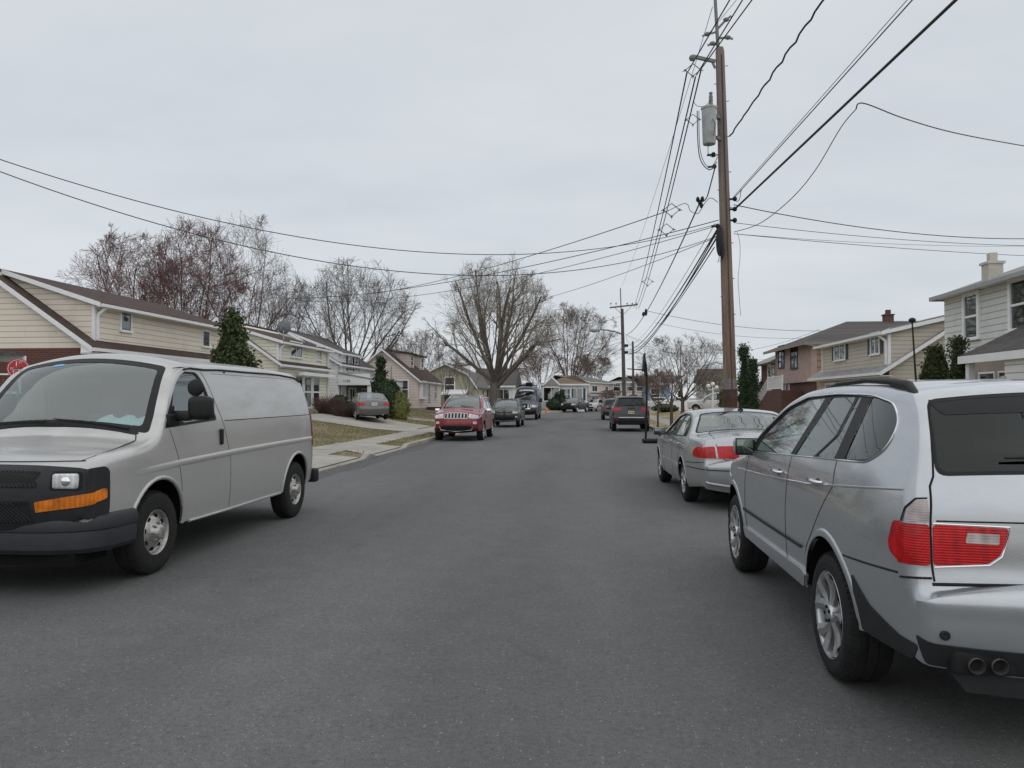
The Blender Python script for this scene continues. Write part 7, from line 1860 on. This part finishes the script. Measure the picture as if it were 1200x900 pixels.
    wpts('short curved lead from the transformer bottom to the pole', [(830,170,21.1),(830,180,21.1),(835,184,21.2),(841,182,21.3)], .010, 'jumper_cable')
    wpts('small lead arching from the spacer to the transformer bushing', [(812,118,21.2),(817,124,21.2),(826,124,21.1),(834,116,21.1)], .008, 'jumper_cable')
    # heavy twisted secondary
    W('wavy twisted cable climbing from below the transformer to the top edge', (855,160,21.4), (965,0,14.6), -.0, .022, ext=3, twist=.02, n=70)
    wpts('wavy secondary cable dropping beside the main pole to a splice', [(838,196,21.2),(833,215,22),(828,232,23),(822,237,24)], .018, 'secondary_cable')
    W('secondary cable from the splice down to the second pole', (819,240,24), (734,392,P2D), .9, .024, n=40)
    t = empty('wire_splice', atD(820, 237, 23.8), 0, 'dark cluster of cable connectors left of the main pole', 'connector')
    for i, (dx, dz) in enumerate(((0,0),(.08,.10),(-.06,.09),(.05,-.10))): 
        M = MB(); M.ball((dx, 0, dz), (.06,.06,.09), 7, 5); M.build('connector', GL['black'], t, 60)
    p = atD(757, 366, 62); t = empty('wire_splice', p, 0, 'dark cable connector cluster near the second pole', 'connector')
    M = MB(); M.ball((0,0,0), (.12,.12,.3), 8, 6); M.build('connector', GL['black'], t, 60); M = MB(); M.ball((-.2,0,-.15), (.12,.1,.2), 8, 6); M.build('connector', GL['black'], t, 60)
    # cables towards the upper right, past the camera
    W('thickest black cable from the main pole to the upper right', (860,246,21.4), (1120,0,11.4), .0, .027, ext=2.6, name='trunk_cable')
    W('medium cable above the thickest one, towards the upper right', (860,232,21.4), (1069,0,12.4), .0, .012, ext=2.8)
    W('very thin wire just above the medium cable, towards the upper right', (860,230,21.4), (1063,0,12.4), .0, .007, ext=2.8)
    wpts('small drip loop where the medium cable meets the main pole', [(859,234,21.4),(864,236,21.3),(867,232,21.2),(868,225,20.9),(870,221,20.6)], .010, 'drip_loop')
    wpts('thin wire drooping under the thickest cable on the right', [(860,272,21.4),(890,262,20),(925,235,18),(955,200,16.8),(985,150,15.8),(1003,128,15.2)], .010)
    wpts('service wire from the cable clamp to the right edge', [(1003,128,15.2),(1012,121,15.2),(1060,139,16.4),(1120,156,18),(1200,171,20),(1290,186,22.5),(1420,205,26)], .013)
    # service drops to the right
    W('upper service wire from the main pole to the right edge', (860,240,21.4), (1200,260,27), .64, .014, ext=1.6)
    W('middle service wire from the main pole to the right edge', (860,261,21.4), (1200,279,27), .29, .009, ext=1.6)
    W('lower service wire from the main pole to the right edge', (860,274,21.4), (1200,295,27), .15, .009, ext=1.6)
    W('lowest faint service wire from the main pole to the right edge', (860,274,21.4), (1200,280,29), .29, .006, ext=1.6)
    # across the street to the left
    W('upper long wire crossing the whole sky to the left edge', (842,262,21.4), (-60,166,13.0), 1.35, .009, n=50)
    W('lower long wire crossing the whole sky to the left edge', (842,276,21.4), (-60,178,12.6), 1.55, .009, n=50)
    W('wire from the main pole top loop sweeping down left to the white house', (783,247,24), (430,345,52), .35, .015, n=30)
    wpts('curled lead between the pole and the left service wire', [(841,237,21.4),(833,232,21.6),(826,238,22),(818,250,22.6),(809,247,23),(806,240,23),(800,239,23.4),(783,247,24)], .010)
    W('double service wire from the main pole down left to the cream house', (842,258,21.4), (330,350,44), .55, .013, n=30)
    W('lower companion of the double service wire to the cream house', (842,264,21.4), (345,352,44), .75, .010, n=30)
    W('service wire from the main pole down left behind the big tree', (842,277,21.4), (560,362,60), .5, .010, n=30)
    # comms bundle to the second pole
    for i, (y0, y1, sg_, rr) in enumerate(((268,410,1.0,.022),(272,413,1.25,.016),(280,412,1.0,.022),(262,405,.9,.008),(290,416,.8,.014))):
        W(('top','second','main thick','thin','lowest')[i]+' line of the communication bundle between the two big poles', (841-i, y0, 21.4), (733+i*.5, y1, P2D), sg_, rr*1.15, n=40)
    wpts('loose wire tail dangling right of the main pole', [(864,272,21.3),(867,285,21.3),(867,305,21.3),(865,325,21.3),(866,345,21.3),(868,370,21.3)], .006, 'wire_tail')
    wpts('short dark wire tail below the splice case on the main pole', [(842,290,21.1),(843,300,21.1),(841,308,21.1)], .009, 'wire_tail')
    # second pole with crossarm and street lamp
    wood = mat_bark('far_pole_wood', (.10,.088,.08))
    D2 = P2D; b2 = atD(732, 482, D2); t2 = atD(729, 362, D2); 
    r2 = empty('utility_pole', (b2.x, b2.y, .1), 0, 'second wooden utility pole with crossarm and street lamp, left of the basketball hoop', 'utility pole', 'utility poles')
    with Adopt(r2):
        M = MB(); M.tube([Vector((b2.x, b2.y, -.2)), b2.lerp(t2, .5), t2], [.24, .20, .17], 12); M.build('pole', wood, smooth=60)
        M = MB(); M.tube([t2-Vector((.1,0,.5)), atD(727, 338, D2)], .07, 6); M.build('top_mast', GL['grey_fit'])
        M = MB(); M.bar(atD(714.5, 360.5, D2), atD(747, 357, D2), .13, .16); M.build('crossarm', plain('crossarm_wood', (.12,.10,.09), .85))
        for x in (716, 722, 735, 741, 746):
            q = atD(x, 357.5, D2); M = MB(); M.lathe([(0,.03),(.1,.03),(.12,.09),(.2,.09),(.24,.03),(.3,.02)], 8, 'z', tuple(q)); M.build('insulator', GL['grey_fit'], smooth=60)
        M = MB(); M.bar(atD(720,360,D2), atD(728.5,368,D2), .05, .05); M.bar(atD(740,359,D2), atD(731,368,D2), .05, .05); M.build('brace', GL['grey_fit'])
        a = [atD(x, y, D2) for x, y in ((730,392),(722,389),(712,387),(702,386))]; M = MB(); M.tube(a, .085, 6); M.build('lamp_arm', GL['grey_fit'], smooth=60)
        q = atD(697, 387, D2); M = MB(); M.rbox(tuple(q), (1.25, .5, .34), .12, 3); M.ball((q.x-.1, q.y, q.z-.12), (.3,.2,.16), 10, 6); M.build('lamp_head', plain('lamp_grey', (.25,.29,.28), .5), smooth=60)
        for y in (405, 413):
            q = atD(734, y, D2); M = MB(); M.box(q.x-.2, q.x+.2, q.y-.15, q.y+.15, q.z-.15, q.z+.15); M.build('junction_box', GL['black'])
    # third, thinner pole
    D3 = 112; b3 = atD(742.5, 482, D3); t3 = atD(741.5, 400, D3)
    r3 = empty('utility_pole', (b3.x, b3.y, .1), 0, 'third thinnest utility pole, between the second pole and the basketball hoop', 'utility pole', 'utility poles')
    with Adopt(r3):
        M = MB(); M.tube([Vector((b3.x, b3.y, -.2)), t3], [.20, .15], 10); M.build('pole', wood, smooth=60)
        M = MB(); M.bar(atD(735, 432, D3), atD(755, 434, D3), .12, .16); M.build('crossarm', plain('rust_red', (.30,.09,.06), .8))
        M = MB(); M.bar(atD(737.5, 414, D3), atD(746, 413.5, D3), .10, .12); M.build('crossarm', GL['grey_fit'])
    b4 = atD(880.5, 470, 120); t4 = atD(880.5, 424, 120); r4 = empty('utility_pole', (b4.x, b4.y, .3), 0, 'distant thin utility pole just left of the entrance wing roof', 'utility pole', 'utility poles')
    with Adopt(r4):
        M = MB(); M.tube([Vector((b4.x, b4.y, 0)), t4], [.2, .14], 8); M.build('pole', wood)
        M = MB(); M.bar(atD(875, 430, 120), atD(886, 430, 120), .14, .16); M.build('crossarm', GL['grey_fit'])
    # wires off the second pole
    W('wire from the second pole down left into the brown tree', (729,370,P2D), (620,398,100), .3, .017)
    W('upper wire from the second pole left towards the ranch house', (729,396,P2D), (640,412,103), .3, .014)
    W('lower wire from the second pole left towards the ranch house', (729,400,P2D), (640,418,103), .4, .014)
    W('lowest wire from the second pole left to the peach house', (730,413,P2D), (655,428,112), .4, .014)
    W('faint wire left of the third pole, upper', (741,402,D3), (655,437,120), .5, .014)
    W('faint wire left of the third pole, middle', (741,410,D3), (660,447,122), .5, .014)
    W('faint wire left of the third pole, lower', (741,418,D3), (680,447,126), .5, .012)
    W('upper wire from the second pole right behind the main pole', (757,364,62), (1040,384,60), .8, .017, n=30)
    W('middle wire from the second pole right behind the main pole', (733,392,P2D), (960,386,75), 2.2, .015, n=30)
    W('lower wire from the second pole right behind the main pole', (768,378,70), (1040,388,66), 1.0, .014, n=30)
    W('far wire from the second pole to the third pole', (733,394,P2D), (742,404,D3), .4, .016)
    W('far wire crossing behind the tall columnar evergreens, upper', (742,405,D3), (925,420,105), .8, .012)
    W('far wire crossing behind the tall columnar evergreens, lower', (742,412,D3), (915,424,105), .8, .012)
    W('slack wire from the second pole right to the cherry tree', (733,393,P2D), (800,418,80), .2, .012)
    W('far wire behind the left tree tops, upper', (340,383,80), (520,402,95), .3, .012)
    W('far wire behind the left tree tops, lower', (430,401,90), (560,403,100), .2, .014)
    W('far wire behind the left tree tops, lowest', (430,413,90), (560,414,100), .2, .012)

def street_things():
    # basketball hoop seen edge-on
    D = 28.6; b = atD(757, 519, D); t = empty('basketball_hoop', (b.x, b.y, 0), 0, 'black portable basketball hoop seen edge-on beside the silver sedan', 'basketball hoop')
    with Adopt(t):
        M = MB(); M.rbox((b.x+.22, b.y, .09), (.72, .6, .15), .05, 3); M.build('base', GL['black'], smooth=50)
        q = [Vector((b.x-.01, b.y, .15)), Vector((b.x+.03, b.y, 1.4)), Vector((b.x+.04, b.y, 2.45)), Vector((b.x+.01, b.y, 2.9)), Vector((b.x-.04, b.y, 3.2))]
        M = MB(); M.tube(q, [.042, .040, .038, .036, .034], 10); M.build('pole', GL['black'], smooth=60)
        M = MB()
        for dy in (-.25, .25): M.tube([Vector((b.x+.01, b.y, .72)), Vector((b.x+.62, b.y+dy, .18))], .018, 6)
        M.build('strut', GL['black'], smooth=60)
        M = MB(); M.rbox((b.x-.07, b.y, 3.0), (.045, .78, .68), .02, 2, Matrix.Rotation(.07, 3, 'Y')); M.build('backboard', GL['trimgrey'], smooth=50)
        M = MB(); M.box(b.x-.05, b.x+.05, b.y-.10, b.y+.10, 2.52, 2.80); M.bar((b.x+.02, b.y, 2.5), (b.x-.06, b.y, 2.95), .05, .12); M.build('lift_bracket', GL['black'])
        M = MB(); M.tube([(b.x-.33+.20*cos(a), b.y+.20*sin(a), 2.74) for a in [2*pi*k/20 for k in range(20)]], .009, 5, closed=True); M.build('rim', plain('rim_dark', (.10,.04,.03), .5), smooth=60)
    # round red sign on a stake
    p = atD(21.5, 432, 14.2); t = empty('yard_sign', (p.x, p.y, .5), 0, 'round red sign with white ring and lettering at the left edge', 'sign')
    with Adopt(t):
        rz = math.atan2(-p.x, p.y)*.75
        R = Matrix.Rotation(rz, 3, 'Z'); r = .185
        red = plain('sign_red', (.40,.018,.028), .45, 0, .1)
        M = MB(); V = lambda x, y, z: tuple(R @ Vector((x, y, z))+p)
        M = MB(lambda x, y, z: V(x, y, z)); M.lathe([(-.008,.001),(-.008,r),(.008,r),(.008,.001)], 36, 'y'); M.build('disc', red, smooth=40)
        M = MB(lambda x, y, z: V(x, y, z)); M.lathe([(-.009,r*.86),(-.012,r*.86),(-.012,r*.90),(-.009,r*.90)], 36, 'y'); M.build('ring', GL['white'])
        for body, size, dx, dz in (('1', .13, -.03, .045), ('ST', .055, .035, .095), ('TRICK OR', .058, 0, -.025), ('Treat', .092, 0, -.105)):
            o = text_mesh('lettering', body, size, GL['white'], .002); o.rotation_euler = (pi/2, 0, rz); o.location = V(dx, -.012, dz)
        M = MB(lambda x, y, z: V(x, y, z)); M.box(-.015, .015, .010, .03, .5-p.z, .15); M.build('stake', GL['steel'])
    # twin globe lamp post on the right
    p = atD(835.5, 480, 50); t = empty('lamp_post', (p.x, p.y, .4), 0, 'white garden lamp post with pale globes left of the main pole', 'lamp post')
    with Adopt(t):
        top = atD(835.5, 452, 50).z; M = MB(); M.tube([(p.x, p.y, .3), (p.x, p.y, top-.1)], .05, 8); M.bar((p.x-.28, p.y, top-.28), (p.x+.2, p.y, top-.2), .05, .05); M.build('post', GL['white'], smooth=60)
        for dx, dz in ((0, .1), (-.28, -.02), (.24, -.12)):
            M = MB(); M.ball((p.x+dx, p.y, top+dz), .14, 12, 8); M.build('globe', plain('globe_white', (.7,.7,.68), .3), smooth=60)
    # teal papers on the van's dashboard
    t = MB(); rnd = random.Random(4)
    cx, cy = -4.50, 7.15
    nx, ny = 12, 5; V = []
    for i in range(nx+1):
        for j in range(ny+1):
            x = cx-.34+.66*i/nx; y = cy-.10+.22*j/ny+.03*sin(i*1.3); z = 1.355+.055*abs(sin(i*.8+.4))*(j/ny)+.02*rnd.random()+.05*j/ny; V.append((x, y, z))
    t.add(V, [(i*(ny+1)+j, i*(ny+1)+j+1, (i+1)*(ny+1)+j+1, (i+1)*(ny+1)+j) for i in range(nx) for j in range(ny)])
    tag(t.build('paper', GL['paper'], fix=False), 'crumpled pale teal papers lying on the cargo van dashboard', 'papers')
    # low white fence and stone finials by the grey house (just visible over the silver SUV)
    x0 = 11.2; f = empty('garden_fence', (x0, 18, .5), 0, 'low white lattice fence in front of the grey house porch', 'fence')
    zf = onX(1190, 452, x0)[1]; Ya = onX(1190, 452, x0)[0]
    with Adopt(f):
        M = MB(); M.box(x0-.03, x0+.03, Ya-5, Ya+.6, zf+.03, zf+.12); M.box(x0-.03, x0+.03, Ya-5, Ya+.6, .45, .55); M.build('rail', GL['white'])
        M = MB()
        for k in range(36): y = Ya+.55-k*.155; M.box(x0-.015, x0+.015, y-.04, y+.04, .5, zf+.18)
        M.build('picket', GL['white'])
    for px, pyt, lab in ((1123, 447, 'stone ball finial on a pillar between the two evergreens'), (1177, 441, 'stone ball finial on a pillar beside the white lattice fence')):
        q = onX(px, pyt, x0); t = empty('gate_pillar', (x0, q[0], .5), 0, lab, 'pillar', 'gate pillars')
        with Adopt(t):
            st = plain('cast_stone', (.36,.33,.30), .9, 0, .2, 8); M = MB(); M.box(x0-.16, x0+.16, q[0]-.16, q[0]+.16, .3, q[1]-.35); M.box(x0-.2, x0+.2, q[0]-.2, q[0]+.2, q[1]-.35, q[1]-.28); M.build('pillar', st)
            M = MB(); M.ball((x0, q[0], q[1]-.13), .15, 12, 8); M.build('ball_finial', st, smooth=60)
    # low white retaining wall / kerb side items far right
    for k, (px, D_) in enumerate(((815, 84),)):
        p = atD(px, 478, D_); M = MB(); M.box(p.x-3.0, p.x+3.2, p.y, p.y+.3, .4, atD(px, 471, D_).z); tag(M.build('garden_wall', GL['white']), 'long low white wall beyond the dry lawn, behind the cherry tree', 'wall')
    # orange cone-like toys on the ranch house lawn
    p = atD(640, 478, 88); t = MB(); t.lathe([(0,.25),(.03,.25),(.04,.16),(.65,.03),(.66,.001)], 12, 'z'); o = t.build('traffic_cone', plain('cone_orange', (.62,.16,.05), .6), smooth=40); o.location = (p.x, p.y, terr(p.x, p.y)); tag(o, 'small orange cone on the lawn before the white ranch house', 'cone')

# ================================================================== MAIN
setup(); car_mats(); mat_asphalt()
ground(); houses(); vegetation(); poles(); street_things()
silver_suv(); cargo_van(); buick(); red_suv(); grey_hatch(); tall_van(); black_pickup(); dark_suv_right(); driveway_sedan()
plain_suv('suv', 'dark SUV hidden mostly behind the navy SUV on the right side', (.012,.014,.018), (2.15, 62.6, 0), 0, 'cars parked along the right kerb', metal=.1)
plain_suv('suv', 'small white SUV parked behind the black pickup truck', (.62,.62,.60), (1.1, 105.5, 0), pi-radians(17), 'cars parked beyond the bend', metal=0)
p = atD(764, 478, 92); plain_suv('parked_car', 'white car nearest the blue house beyond the dry lawn', (.60,.60,.60), (p.x, p.y, .35), radians(72), 'pale cars beyond the dry lawn', metal=0, cat='car', L=4.4, H=1.5)
p = atD(789, 478, 96); plain_suv('parked_car', 'pale silver car beyond the low dark shrub bed', (.50,.52,.53), (p.x, p.y, .35), radians(80), 'pale cars beyond the dry lawn', metal=.2, cat='car', L=4.5, H=1.5)
p = atD(838, 478, 68); plain_suv('parked_car', 'white car behind the globe lamp post', (.60,.60,.60), (p.x, p.y, .45), radians(65), 'pale cars beyond the dry lawn', metal=0, cat='car', L=4.6, H=1.75)
